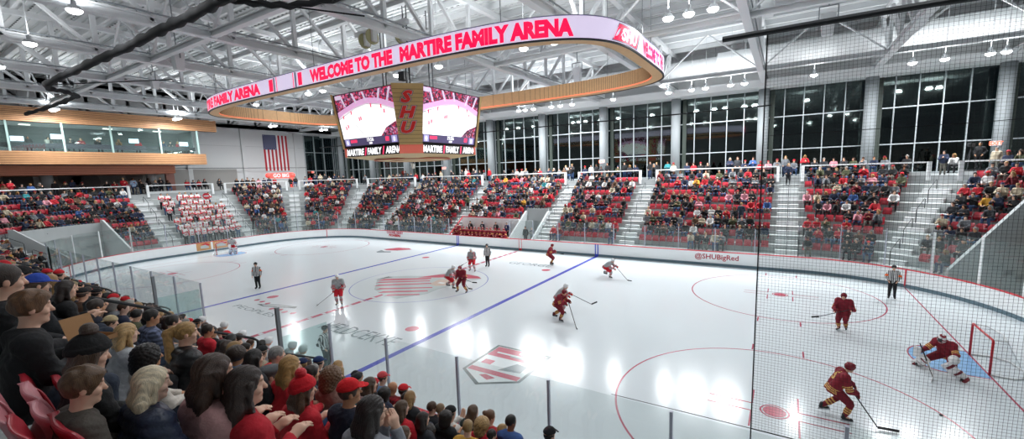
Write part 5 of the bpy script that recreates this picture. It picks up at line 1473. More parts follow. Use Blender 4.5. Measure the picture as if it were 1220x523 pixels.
# ---------------------------------------------------------------- foreground people (head pixel in the photo -> seat row in the stand)
HERO = [  # px, py, head px, hair style, hair colour, top kind, top colour, hat, hat colour, skin, yaw, pitch, pose, label
    (38, 368, 46, 'mop', '6b4a2f', 'hood', '1b1d20', None, None, 'light', -.1, .12, 'hold', 'young man with tousled brown hair and black jacket beside the open cardboard box'),
    (6, 336, 38, 'short', '33261e', 'plain', '191a1d', None, None, 'light', 0, .1, 'lap', 'dark-haired man in black cut off by the photo edge, behind the cardboard box man'),
    (45, 341, 24, 'short', '4a3528', 'hood', '1d1f24', 'cap', '2a4bb0', 'light', 0, .15, 'lap', 'spectator in bright blue cap with red brim, behind the brown-haired man'),
    (27, 330, 20, None, '000000', 'plain', '202226', 'beanie', '141417', 'light', 0, .1, 'lap', 'spectator in plain black beanie next to the blue cap'),
    (79, 345, 22, 'long', '2c211c', 'hood', '17181b', None, None, 'light', -.2, .1, 'hold', 'woman with long dark hair in black coat, right of the blue cap'),
    (62, 334, 14, 'curly', 'a98556', 'plain', '5a5550', None, None, 'light', 0, .1, 'lap', 'curly sandy-haired child between the blue cap and the red caps'),
    (57, 327, 11, 'short', '3a2a22', 'plain', '3b4048', 'cap', 'c8202c', 'light', 0, .1, 'lap', 'left one of two red caps above the sandy curls'),
    (71, 328, 11, 'short', '3a2a22', 'plain', '2b2d33', 'cap', 'd0202c', 'light', 0, .1, 'lap', 'right one of two red caps above the sandy curls'),
    (87, 342, 14, 'short', '6a5540', 'plain', '3a4a66', 'cap', '9b8c6c', 'light', 0, .1, 'lap', 'spectator in khaki cap right of the long dark-haired woman'),
    (105, 347, 12, 'short', '3a2c24', 'plain', '1c1e22', None, None, 'light', 0, .1, 'lap', 'dark-haired spectator in black below the stair handrail'),
    (115, 366, 19, 'short', '3a2d26', 'plain', '1c2333', None, None, 'tan', .1, .1, 'lap', 'man with glasses and short dark hair in navy top'),
    (136, 354, 13, 'short', '2a221e', 'plain', '3b5170', None, None, 'tan', 0, .1, 'lap', 'short-haired man in blue shirt behind the man with glasses'),
    (155, 363, 12, 'short', 'a6a29c', 'hood', '4c5258', None, None, 'light', 0, .1, 'lap', 'grey-haired spectator in grey hooded top under the handrail end'),
    (132, 385, 19, 'short', '4a3a2c', 'puffer', 'd9dade', 'backcap', 'b8a680', 'light', -.1, .2, 'lap', 'spectator in tan cap and white puffy jacket'),
    (151, 398, 29, 'long', 'c09c6a', 'hood', 'aeb0b4', None, None, 'fair', -.1, .1, 'lap', 'blonde long-haired woman in light grey hoodie'),
    (181, 378, 20, 'short', '1f1a18', 'plain', '59617a', None, None, 'tan', -.2, .1, 'lap', 'black-haired man in blue and white checked shirt'),
    (178, 425, 33, 'curly', '17120f', 'hood', 'c9c2b8', None, None, 'tan', -.1, .1, 'lap', 'spectator with black curly hair and cream hood'),
    (206, 384, 17, 'short', '241c18', 'hood', '7c7a78', None, None, 'light', -.1, .1, 'lap', 'dark-haired spectator in grey hood beside the blonde ponytail'),
    (222, 398, 26, 'pony', 'a5824e', 'puffer', '17181b', None, None, 'light', -.3, .1, 'lap', 'woman with blonde ponytail in black puffer jacket'),
    (248, 394, 17, 'short', '2d231d', 'plain', 'c01a2a', None, None, 'tan', -.2, .1, 'lap', 'dark-haired man in red sweater right of the ponytail'),
    (266, 412, 18, 'long', '201815', 'plain', '2a2022', None, None, 'light', -.2, .1, 'lap', 'dark straight-haired woman in front of the red sweater'),
    (283, 424, 24, 'afro', '33241b', 'plain', '5c7fa5', None, None, 'tan', -.2, .1, 'lap', 'spectator with big brown frizzy hair in pale blue top'),
    (303, 428, 26, 'long', '15110f', 'hood', '22252b', None, None, 'light', -.2, .1, 'lap', 'woman with glossy black hair left of the grey-haired man'),
    (330, 423, 21, 'short', '8e8c88', 'hood', 'd22a26', None, None, 'light', -.3, .1, 'lap', 'grey-haired man in bright red-orange hooded jacket'),
    (322, 448, 24, 'short', '5a5450', 'hood', '232a38', 'flatcap', '55575a', 'light', -.3, .1, 'lap', 'man in grey flat cap and dark navy jacket'),
    (346, 438, 26, 'long', 'a57f48', 'plain', 'c81c2b', None, None, 'light', -.3, .1, 'lap', 'woman with wavy golden hair in red top'),
    (107, 424, 38, 'medium', '4b382a', 'hood', '17181a', 'beanie', '121214', 'light', -.1, .25, 'lap', 'person in black bobble beanie and black coat below the cardboard box'),
    (100, 462, 42, 'mop', '5d432c', 'hood', '4a443e', None, None, 'light', -.2, .2, 'lap', 'boy with shaggy brown hair in olive grey jacket at the lower left'),
    (181, 458, 50, 'bob', 'd9c9ac', 'puffer', '232c42', None, None, 'fair', -.3, .15, 'lap', 'woman with pale platinum hair in navy hooded puffer coat'),
    (255, 447, 46, 'long', '3f2c22', 'plain', 'bb8f8e', None, None, 'light', -.3, .1, 'hold', 'woman with long brown highlighted hair in dusty pink sweater'),
    (293, 461, 46, 'long', '2e201a', 'plain', 'b51527', None, None, 'light', -.4, .1, 'hold', 'woman with very long dark hair in red fleece'),
    (362, 466, 32, 'medium', '5a3f2c', 'plain', 'c01828', 'beanie', 'd01525', 'light', -.3, .1, 'hold', 'woman in red knit beanie and red jersey holding a can'),
    (417, 468, 32, 'short', '4b3a2e', 'plain', '1b2236', 'cap', 'd8141f', 'tan', -.5, .0, 'lap', 'man in bright red cap and navy sweater'),
    (397, 449, 24, 'curly', '6b4d35', 'plain', '8a6a60', None, None, 'light', -.3, .1, 'lap', 'messy brown-haired spectator behind the red cap man'),
    (371, 446, 20, 'short', '2a201b', 'plain', '40444c', None, None, 'tan', -.4, .1, 'lap', 'dark-haired man between golden hair and red cap'),
    (380, 433, 14, 'short', '3c3a3c', 'plain', '2f3440', 'cap', '1e3766', 'light', -.3, .1, 'lap', 'spectator in navy blue cap near the linesman'),
    (392, 447, 12, 'short', '3c2c22', 'plain', '33353b', 'cap', 'd02028', 'light', -.3, .1, 'lap', 'small red cap left of the short blonde hair'),
    (403, 437, 14, 'medium', 'b08a58', 'plain', '6a5a50', None, None, 'light', -.3, .1, 'lap', 'short blonde-haired spectator right under the linesman'),
    (443, 492, 38, 'bob', '231a17', 'plain', '8b8f96', None, None, 'light', -.4, .1, 'chin', 'woman with chin-length dark hair and glasses in grey top'),
    (428, 449, 14, 'short', '1e1917', 'plain', 'd6d4d2', None, None, 'light', -.4, .1, 'lap', 'black-haired spectator in white shirt right of the linesman'),
    (441, 459, 18, 'medium', '4f3a2b', 'hood', 'c79c9e', None, None, 'light', -.4, .1, 'lap', 'brown-haired woman in tan scarf and pale pink coat'),
    (456, 451, 12, 'short', '4a3a30', 'plain', '5e86b0', 'cap', 'cf4a50', 'light', -.5, .1, 'lap', 'spectator in red and white cap with light blue top'),
    (468, 462, 14, None, '000000', 'hood', 'a51c28', None, None, 'tan', -.4, .1, 'lap', 'bald man in red and black checked jacket'),
    (481, 466, 10, 'short', '3c2c22', 'plain', 'c41c26', 'cap', 'd01c28', 'light', -.4, .1, 'lap', 'red cap just right of the bald man'),
    (489, 474, 18, 'medium', '9d7b50', 'hood', '202227', None, None, 'light', -.4, .1, 'lap', 'sandy-haired woman in black jacket right of the bald man'),
    (479, 487, 22, 'long', '55402f', 'plain', 'c81c2c', None, None, 'light', -.4, .1, 'lap', 'long brown-haired woman in red jacket below the bald man'),
    (504, 500, 22, 'long', '241b17', 'plain', '26282e', None, None, 'light', -.4, .1, 'lap', 'dark long-haired woman in charcoal, left of the black cap'),
    (515, 486, 15, 'short', '4e3829', 'plain', '1e2026', None, None, 'light', -.5, .1, 'lap', 'brown-haired man in black jacket left of the black cap'),
    (525, 488, 13, 'short', '8a7256', 'plain', '24262c', None, None, 'light', -.5, .1, 'lap', 'light-haired man half hidden behind the brown-haired man'),
    (537, 493, 16, 'short', '2e241e', 'hood', 'ddd9d4', 'backcap', '17181b', 'light', -.5, .1, 'clap', 'spectator in backwards black cap and cream hoodie with raised arms'),
    (564, 491, 16, 'long', '5b4534', 'hood', '2d3a38', None, None, 'light', -.6, .1, 'lap', 'girl with long brown hair and mint green hood, alone at the glass'),
    (576, 506, 17, 'curly', 'b08e5e', 'plain', 'c02030', None, None, 'light', -.5, .1, 'lap', 'spectator with curly blonde hair in red'),
    (584, 497, 13, 'bun', '6a4a34', 'plain', 'b52a35', None, None, 'light', -.6, .1, 'lap', 'brown hair tied up, face turned right, red top'),
    (586, 519, 18, 'short', '1f1815', 'plain', '2a2c33', None, None, 'light', -.4, .1, 'lap', 'black-haired head at the bottom photo edge below the curly blonde'),
    (599, 513, 14, 'medium', 'b79461', 'plain', '6b6f76', None, None, 'light', -.5, .1, 'lap', 'blonde spectator at the bottom edge left of the cropped-hair man'),
    (609, 503, 12, 'short', '17130f', 'plain', '3f5f9a', None, None, 'brown', -.5, .1, 'lap', 'man with cropped black hair in blue hoodie under grey vest'),
    (655, 519, 9, 'short', '14110f', 'plain', '1b1c20', 'cap', '15161a', 'light', -.5, .1, 'lap', 'rightmost black cap peeping over the bottom photo edge'),
    (481, 518, 24, 'long', '5b4331', 'plain', '5a4a44', None, None, 'light', -.4, .1, 'lap', 'brown-haired woman at the bottom edge right of the bespectacled woman'),
    (512, 514, 20, 'curly', '2b211c', 'plain', '2c2e34', None, None, 'light', -.4, .1, 'lap', 'dark wavy-haired head at the bottom edge under the black cap'),
    (546, 519, 14, 'short', '3a2e26', 'plain', '3c4048', None, None, 'light', -.4, .1, 'lap', 'brown-haired head at the bottom edge below the cream hoodie'),
]
def ray(px, py):
    u = (px - 610 - 13.58) / FPX; v = -(py - 261.5 - 11.72) / FPX
    return rg2 * u + up2 * v + fwd
hero_pts = []
HV = {}
for hi, (px, py, hp, hair, hc, tk, tc_, hat, hatc, skin, yaw, pitch, pose, label) in enumerate(HERO):
    D = {0: 3.3, 26: 2.8, 27: 2.45}.get(hi, FPX * .27 / hp)
    d = ray(px, py); o0 = Vector(CAM_POS)
    D = min(D, (-14.17 - o0.y) / d.y if d.y > 0 else D)
    p = o0 + d * D
    k = max(0, min(8, round((-p.y - 12.95 - .42 - row_d(0)) / ROW_P)))
    sc = min(1.12, max({27: .82, 26: .9}.get(hi, .88), (p.z - row_z(k)) / 1.225))
    J = seated(pose, lean=.08, yaw=yaw, pitch=pitch, sc=1.0)
    fine = hp >= 17
    vx = .0095 if hp >= 38 else .012 if hp >= 24 else .016 if fine else .026
    me = figure_meshes('hero%d' % hi, J, 'hood' if tk in ('hood', 'puffer') else 'plain', hair, hat, vx=vx, fine=fine, seed=hi, puff=tk == 'puffer')
    if hi in (15, 42):
        d_ = me['top']; n = len(d_.vertices); co = np.zeros(n * 3, f32); d_.vertices.foreach_get('co', co); co = co.reshape(-1, 3)
        a_ = (np.sin((co[:, 1] + co[:, 0] * .5) * 2 * PI / .07) > 0).astype(float) + (np.sin(co[:, 2] * 2 * PI / .07) > 0).astype(float)
        c = np.ones((n, 4), f32); c[:, :3] = (.35 + a_ * .65)[:, None] if hi == 15 else (.12 + a_ * .44)[:, None]; d_.color_attributes['Col'].data.foreach_set('color', c.ravel())
    rz = PI / 2
    base = p - Vector((-J['hed'][1], J['hed'][0], J['hed'][2])) * sc
    o = make_figure(me, base, rz, dict(skin=SKINS[skin], top=tc_, trousers=('26303f', '2f4a70', '1e1f23', '3a4a60')[hi % 4], hair=hc, hat=hatc or '222222'), label, 'spectators in the near stand', scale=sc)
    hero_pts.append(base); HV[hi] = (o, p, sc, k, J); o['chk'] = round(base.z - row_z(k), 2)
    if hat == 'beanie' and hp > 30:
        m = MB(); c_ = lh(J, -.03, 0, .19); ball(m, c_, .055, 14); q = m.build('bobble', M_HAIR, o, smooth=True); q.color = col4('4a3a30' if hi == 26 else hatc)
        ca = q.data.color_attributes.new('Col', 'FLOAT_COLOR', 'POINT'); ca.data.foreach_set('color', [1.0] * (4 * len(q.data.vertices)))
    if hi in (10, 38):          # glasses
        m = MB()
        for y in (-.032, .032):
            c_ = [lh(J, .112, y + .02 * math.cos(a), .022 + .016 * math.sin(a)) for a in [2 * PI * q_ / 14 for q_ in range(14)]]
            m.tube(c_, .002, 5, closed=True)
        m.tube([lh(J, .112, -.012, .025), lh(J, .114, 0, .028), lh(J, .112, .012, .025)], .002, 5)
        for y in (-1, 1): m.tube([lh(J, .112, y * .052, .025), lh(J, .02, y * .083, .02), lh(J, -.01, y * .084, .012)], .002, 5)
        m.build('glasses', M_DARK, o)
if 'DBG' in globals():
    for hi, (o, p, sc, k, J) in HV.items(): print('HERO', hi, HERO[hi][:3], k, round(sc, 2), [round(v, 2) for v in o.location], 'floor', round(row_z(k), 2))

# ---------------------------------------------------------------- crowd prototypes
PROTO = []
PS = [('lap', 'short', None), ('knees', 'long', None), ('phone', 'short', 'cap'), ('crossed', 'medium', None), ('clap', 'mop', None), ('chin', 'long', None),
      ('lap', 'medium', 'beanie'), ('knees', 'short', None), ('crossed', 'short', 'cap'), ('hold', 'curly', None), ('lap', 'pony', None), ('phone', 'bob', None)]
for i, (po, ha, ht) in enumerate(PS):
    J = seated(po, lean=.03 + .06 * (i % 3), yaw=.35 * ((i * 7 % 5) - 2) / 2, pitch=.12, gap=.10 + .02 * (i % 3))
    PROTO.append((figure_meshes('sit%d' % i, J, 'hood' if i % 2 else 'plain', ha, ht, vx=.03, seed=i), ha, ht, 'sit'))
STP = []
for i, (po, ha, ht) in enumerate((('down', 'short', None), ('pocket', 'long', None), ('crossed', 'short', 'cap'), ('clap', 'medium', None), ('pocket', 'short', None))):
    J = standing(po, yaw=.3 * (i % 3 - 1))
    STP.append((figure_meshes('stand%d' % i, J, 'hood' if i % 2 else 'plain', ha, ht, vx=.03, seed=i), ha, ht, 'stand'))
STUD = []      # standing students: white shirt, red sleeves
for i, (po, ha) in enumerate((('down', 'short'), ('clap', 'short'), ('pocket', 'long'), ('crossed', 'short'), ('clap', 'medium'))):
    J = standing(po, yaw=.3 * (i % 3 - 1)); me = figure_meshes('stud%d' % i, J, 'plain', ha, None, vx=.03, seed=i)
    d_ = me['top']; n = len(d_.vertices); co = np.zeros(n * 3, f32); d_.vertices.foreach_get('co', co); co = co.reshape(-1, 3)
    c = np.ones((n, 4), f32); sl = (np.abs(co[:, 1]) > .215) | ((co[:, 0] > .13) & (co[:, 2] < 1.3)); c[sl, :3] = (.75, .05, .08); d_.color_attributes['Col'].data.foreach_set('color', c.ravel())
    STUD.append((me, ha, None, 'stand'))
PAL = [('black', '17181b', 40), ('charcoal', '2c2e33', 17), ('navy', '1c2740', 16), ('grey', '6a6e73', 10), ('red', 'b01a29', 10), ('white', 'c9c9c9', 7), ('cream', 'b0a58f', 5), ('brown', '5c4434', 4), ('blue', '35558a', 2), ('maroon', '6d1a26', 4), ('olive', '4c5038', 3), ('teal', '2a7d84', 1), ('pink', 'c98a96', 2), ('mustard', 'c29232', 1)]
PALW = [c for c in PAL for _ in range(c[2])]
TRO = ['1d2026', '27395a', '2f4a70', '20242c', '6c6a62', '15161a', '3c5678']
HAIRC = [('dark-haired', '1d1613'), ('brown-haired', '4a3326'), ('black-haired', '110e0d'), ('fair-haired', '9a7a4c'), ('brown-haired', '3a281e'), ('grey-haired', '8c8985')]
SKC = ['e0b49b', 'dfb095', 'c8936f', 'e8c0ab', '8a5a40', 'd6a58a']
HATW = {'cap': [('red', 'c81a28'), ('black', '15161a'), ('navy', '1c2a50')], 'beanie': [('black', '15161a'), ('red', 'c81a28'), ('grey', '6c7076')]}
people = []
def add_person(x, y, z, a, protos, where, top=None, scale=None):
    pr_ = R.choice(protos); tw, tcx, _ = R.choice(PALW) if top is None else top
    hw, hcx = R.choice(HAIRC)
    hat = R.choice(HATW[pr_[2]]) if pr_[2] else None
    people.append(dict(x=x, y=y, z=z, a=a + R.uniform(-.2, .2), pr=pr_, tw=tw, top=tcx, hair=hcx, hw=hw, hat=hat, tro=R.choice(TRO), skin=R.choice(SKC), where=where, sc=scale or R.uniform(.93, 1.05)))
empties = []
for s_ in slots:
    hx, hy = s_['x'], s_['y']
    if any((hx - b_.x) ** 2 + (hy - b_.y) ** 2 < .52 ** 2 for b_ in hero_pts): s_['occ'] = 'hero'; continue
    if s_['si'] == 16 and (s_['k'] >= 5 or (Vector((hx, hy, s_['z'] + 1.2)) - Vector(CAM_POS)).length < 4.2): s_['occ'] = False
    if s_['si'] == 16 and s_['k'] >= 3 and hx > 14.5: s_['occ'] = False
    if s_['si'] == 10 and (s_['k'] > 6 or R.random() < .2): s_['occ'] = 'skip'; continue
    if s_['si'] == 16 and s_['k'] >= 6: s_['occ'] = 'skip'; continue
    px_, py_, _ = cam_px((hx, hy, s_['z'] + 1.3))
    if s_['si'] == 16 and not s_['occ'] and not (px_ < 130 and py_ > 380): s_['occ'] = 'skip'; continue
    if s_['occ']:
        wh = '%s row, %s seat %s' % (ORDW[s_['k']], ORD2(s_['i']), s_['w'])
        if s_['si'] == 10: add_person(hx, hy, s_['z'], s_['a'], STUD, wh, ('white and red', 'e4e4e4', 1))
        else: add_person(hx + .06 * R.uniform(-1, 1), hy, s_['z'], s_['a'], PROTO, wh)
        if s_['si'] in (10,): s_['occ'] = 'skip'
    else: empties.append(s_)
# people behind the concourse rail
t = 0.3
ci = 0
while t < T_ALL - .3:
    (x, y), nn = rk(t, TOP_D + .62)
    if (T_RE + 3 < t < T_NL + 2) or any(abs(t - a_[0]) < .9 for a_ in AISLES if False): t += .5; continue
    ci += 1
    near_a = min(abs(t - a_[0]) for a_ in AISLES)
    if R.random() < (.82 if near_a > .9 else .35) and in_view((x, y, TOP_Z + 1.2), 10):
        if R.random() < .72: add_person(x, y, TOP_Z + .12, math.atan2(-nn[1], -nn[0]), PROTO, '%s behind the concourse rail' % ORD2(ci))
        else: add_person(x + nn[0] * .2, y + nn[1] * .2, TOP_Z, math.atan2(-nn[1], -nn[0]), STP, '%s standing behind the concourse rail' % ORD2(ci))
    t += .60 if not rad(t) else .60 * RC / (RC + 8)
# standing people at particular spots
for (x, y, z, a, top, wh) in (
    (-38.9, -3.9, TOP_Z, 0, ('red', 'c21a2b', 1), 'standing on the concourse under the press box'), (-38.9, -3.1, TOP_Z, 0, ('light blue', '9db7d4', 1), 'standing beside the red sweater under the press box'),
    (-39.1, -2.5, TOP_Z, 1, ('black', '17181b', 1), 'standing in black under the press box'), (-39.0, -1.8, TOP_Z, 2, ('black', '17181b', 1), 'walking in black under the press box'),
    (-38.6, -12.2, TOP_Z, 0, ('red', 'c21a2b', 1), 'in red and khaki at the far left rail'), (21.2, 12.95 + row_d(8), row_z(8), -PI / 2, ('navy', '1c2740', 1), 'walking down the aisle right of @SHUBigRed'),
    (22.3, 21.6, TOP_Z, -PI / 2, ('red', 'c21a2b', 1), 'standing in red at the aisle head'), (18.2, 12.95 + row_d(3) + .1, row_z(3), PI / 2, ('navy', '26303f', 1), 'leaning over the row behind @SHUBigRed'),
    (1.3, 21.9, TOP_Z, -PI / 2, ('black', '17181b', 1), 'standing at the gate aisle head'), (.6, 21.8, TOP_Z, -PI / 2, ('grey', '74787d', 1), 'standing in grey at the gate aisle head'),
    (9.6, 22.2, TOP_Z, -PI / 2, ('black', '17181b', 1), 'standing left in the dark doorway'), (10.2, 22.3, TOP_Z, -PI / 2, ('black', '17181b', 1), 'standing right in the dark doorway'),
    (-9.3, 12.95 + row_d(4), row_z(4), -PI / 2, ('olive', '4c5038', 1), 'on the aisle left of the far bench'), (-.4, 14.6, 0.3, -PI / 2, ('black', '17181b', 1), 'standing left in the gate'), (.2, 14.8, .3, -PI / 2, ('grey', '74787d', 1), 'standing right in the gate')):
    add_person(x, y, z, a, STP, wh, top)
# nearest ones become individuals, the others one mass
def size_key(p): return cam_px((p['x'], p['y'], p['z'] + 1))[2] / p['sc']
people.sort(key=size_key)
N_IND = 238
ordn = lambda n: ('%d' % n)
for i, p in enumerate(people[:N_IND]):
    hatw = ''
    if p['hat']: hatw = ' and %s %s' % (p['hat'][0], p['pr'][2])
    verb = 'spectator'
    lab = '%s %s in %s%s, %s' % (p['hw'], verb, p['tw'], hatw, p['where'])
    cols = dict(skin=p['skin'], top=p['top'], trousers=p['tro'], hair=p['hair'], hat=p['hat'][1] if p['hat'] else '222222')
    make_figure(p['pr'][0], (p['x'], p['y'], p['z']), p['a'], cols, lab, 'spectators in the stands', scale=p['sc'])
def raw(me):
    n = len(me.vertices); co = np.zeros(n * 3, f32); me.vertices.foreach_get('co', co)
    cl = np.zeros(n * 4, f32); me.color_attributes['Col'].data.foreach_get('color', cl)
    q = np.zeros(len(me.loops), np.int32); me.loops.foreach_get('vertex_index', q)
    return co.reshape(-1, 3), q.reshape(-1, 4), cl.reshape(-1, 4)[:, :3]
RAW = {}
def merge(name, items, mt, label, cat, group=None):
    """items: list of (mesh, matrix 3x3 scale-rot, loc, colour)"""
    VV, QQ, CC, n = [], [], [], 0
    for me, a, sc, loc, c in items:
        if me.name not in RAW: RAW[me.name] = raw(me)
        co, q, cl = RAW[me.name]
        ca, sa = math.cos(a) * sc, math.sin(a) * sc
        v = np.stack([co[:, 0] * ca - co[:, 1] * sa + loc[0], co[:, 0] * sa + co[:, 1] * ca + loc[1], co[:, 2] * sc + loc[2]], 1)
        VV.append(v); QQ.append(q + n); CC.append(cl * np.array(c, f32)); n += len(v)
    me = np_mesh(name, np.concatenate(VV), np.concatenate(QQ), mt, np.concatenate(CC))
    o = link_mesh(name, me); o.color = (1, 1, 1, 1); tag(o, label, cat, group, 'stuff'); return o
# coarser prototypes for the mass
LOW = {}
def low(pr_):
    k = id(pr_[0])
    return pr_[0]
# build low-res versions once
LP = []
for i, (po, ha, ht) in enumerate(PS[:8]):
    J = seated(po, lean=.03 + .06 * (i % 3), yaw=.35 * ((i * 7 % 5) - 2) / 2); LP.append(figure_meshes('low%d' % i, J, 'plain', ha, ht, vx=.048, seed=i))
LS = []
for i, (po, ha) in enumerate((('down', 'short'), ('pocket', 'long'), ('clap', 'short'), ('crossed', 'medium'))):
    J = standing(po); LS.append(figure_meshes('lows%d' % i, J, 'plain', ha, None, vx=.048, seed=i))
LST = []
for me in LS:
    LST.append(me)
items = []
for p in people[N_IND:]:
    if p['tw'] == 'white and red': L = p['pr'][0]
    else: L = R.choice(LP) if p['pr'][3] == 'sit' else R.choice(LS)
    for k, c in (('person', p['skin']), ('top', p['top']), ('trousers', p['tro']), ('hair', p['hair'] if True else None), ('hat', p['hat'][1] if p['hat'] else '8c1a26')):
        if k in L: items.append((L[k], p['a'], p['sc'], (p['x'], p['y'], p['z']), lin(c)))
crowd = merge('crowd', items, M_CLOTH, 'dense crowd of small distant spectators filling the far and left stands', 'crowd')
# seats
empties.sort(key=lambda s_: cam_px((s_['x'], s_['y'], s_['z']))[2])
M_SEATA = M_SEAT
for i, s_ in enumerate(empties[:280]):
    o = link_mesh('stadium_seat', SEAT_F); o.location = (s_['x'], s_['y'], s_['z']); o.rotation_euler = (0, 0, s_['a'])
    link_mesh('seat_stand', SEAT_FR, o)
    tag(o, 'empty red folding seat, %s row, %s seat %s' % (ORDW[s_['k']], ORD2(s_['i']), s_['w']), 'seat', 'empty red seats')
VV = []
m = MB()
for s_ in empties[280:] + [q for q in slots if q['occ'] is True]:
    src = sm_f if s_ in empties else sm_u
    ca, sa = math.cos(s_['a']), math.sin(s_['a'])
    n = len(m.v)
    m.v.extend([(v[0] * ca - v[1] * sa + s_['x'], v[0] * sa + v[1] * ca + s_['y'], v[2] + s_['z']) for v in src.v]); m.f.extend([tuple(j + n for j in f) for f in src.f])
m.mi = [0] * len(m.f)
o = m.build('stand_seats', M_SEAT); tag(o, 'rows of red stadium seats under and between the seated crowd', 'seats', None, 'stuff')
print('PEOPLE', len(people), 'EMPTY', len(empties), 'SLOTS', len(slots))
# ---------------------------------------------------------------- hockey players
def skater(lean=.35, crouch=.12, feet=((.05, .17, 0), (-.05, -.17, 0)), hands=((.42, .16, 1.0), (.35, -.25, .85)), yaw=0, pitch=.1, lift=(0, 0), knee=(.10, .10)):
    """local frame, +x forward; hands given in metres (left, right); feet (x, y, raise)"""
    ph = .97 - crouch; sl, cl = math.sin(lean), math.cos(lean)
    J = dict(pel=V3(-.05 - crouch * .5, 0, ph))
    q = lambda l, y=0, f=0: J['pel'] + V3(sl * l + cl * f, y, cl * l - sl * f)
    J['che'] = q(.30); J['nek'] = q(.50); J['hed'] = q(.62, 0, .02) + V3(.06, 0, .03)
    J['sh'] = [q(.43, y * .20, 0) for y in (1, -1)]
    J['hip'] = [J['pel'] + V3(0, y * .10, -.03) for y in (1, -1)]
    J['an'] = [V3(f[0], f[1], .14 + f[2]) for f in feet]
    J['toe'] = [J['an'][i] + V3(.16, (1, -1)[i] * .04, -.06 - .10 * (feet[i][2] > .1)) for i in (0, 1)]
    J['kn'] = []
    for i in (0, 1):
        m_ = (J['hip'][i] + J['an'][i]) / 2; L = np.linalg.norm(J['hip'][i] - J['an'][i]); b_ = math.sqrt(max(0, .445 ** 2 - (L / 2) ** 2)) if L < .89 else .02
        J['kn'].append(m_ + V3(max(b_, .03), 0, .0) + V3(0, (1, -1)[i] * .02, 0))
    J['hd'] = [V3(*h) for h in hands]; J['wr'] = []; J['el'] = []
    for i in (0, 1):
        d = J['hd'][i] - J['sh'][i]; L = np.linalg.norm(d); d = d / L
        if L > .66: J['hd'][i] = J['sh'][i] + d * .66; L = .66
        J['wr'].append(J['hd'][i] - d * .07)
        w_ = J['wr'][i] - J['sh'][i]; Lw = np.linalg.norm(w_); b_ = math.sqrt(max(.0, .30 ** 2 - (Lw / 2) ** 2)) if Lw < .6 else .01
        J['el'].append((J['sh'][i] + J['wr'][i]) / 2 + V3(-.25, (1, -1)[i] * .40, -.75) * b_)
    J['R'] = rot(yaw, pitch + lean * .15); J['s'] = 1.0
    return J
def seg_t(V, a, b):
    ba = b - a; return ((V - a) @ ba) / (ba @ ba)
def seg_d(V, a, b):
    t = np.clip(seg_t(V, a, b), 0, 1); return np.linalg.norm(V - (a + t[:, None] * (b - a)), axis=1)
TEAM = dict(
    maroon=dict(jer=lin('861a2c'), st=lin('e3b767'), pant=lin('7a1526'), sock=lin('7d1728'), helm='7d1626', glove='6e1524', grey=False),
    grey=dict(jer=lin('a7abad'), st=lin('c01f30'), pant=lin('cf1f30'), sock=lin('b9bcbe'), helm='e9ebec', glove='c41f2f', grey=True))
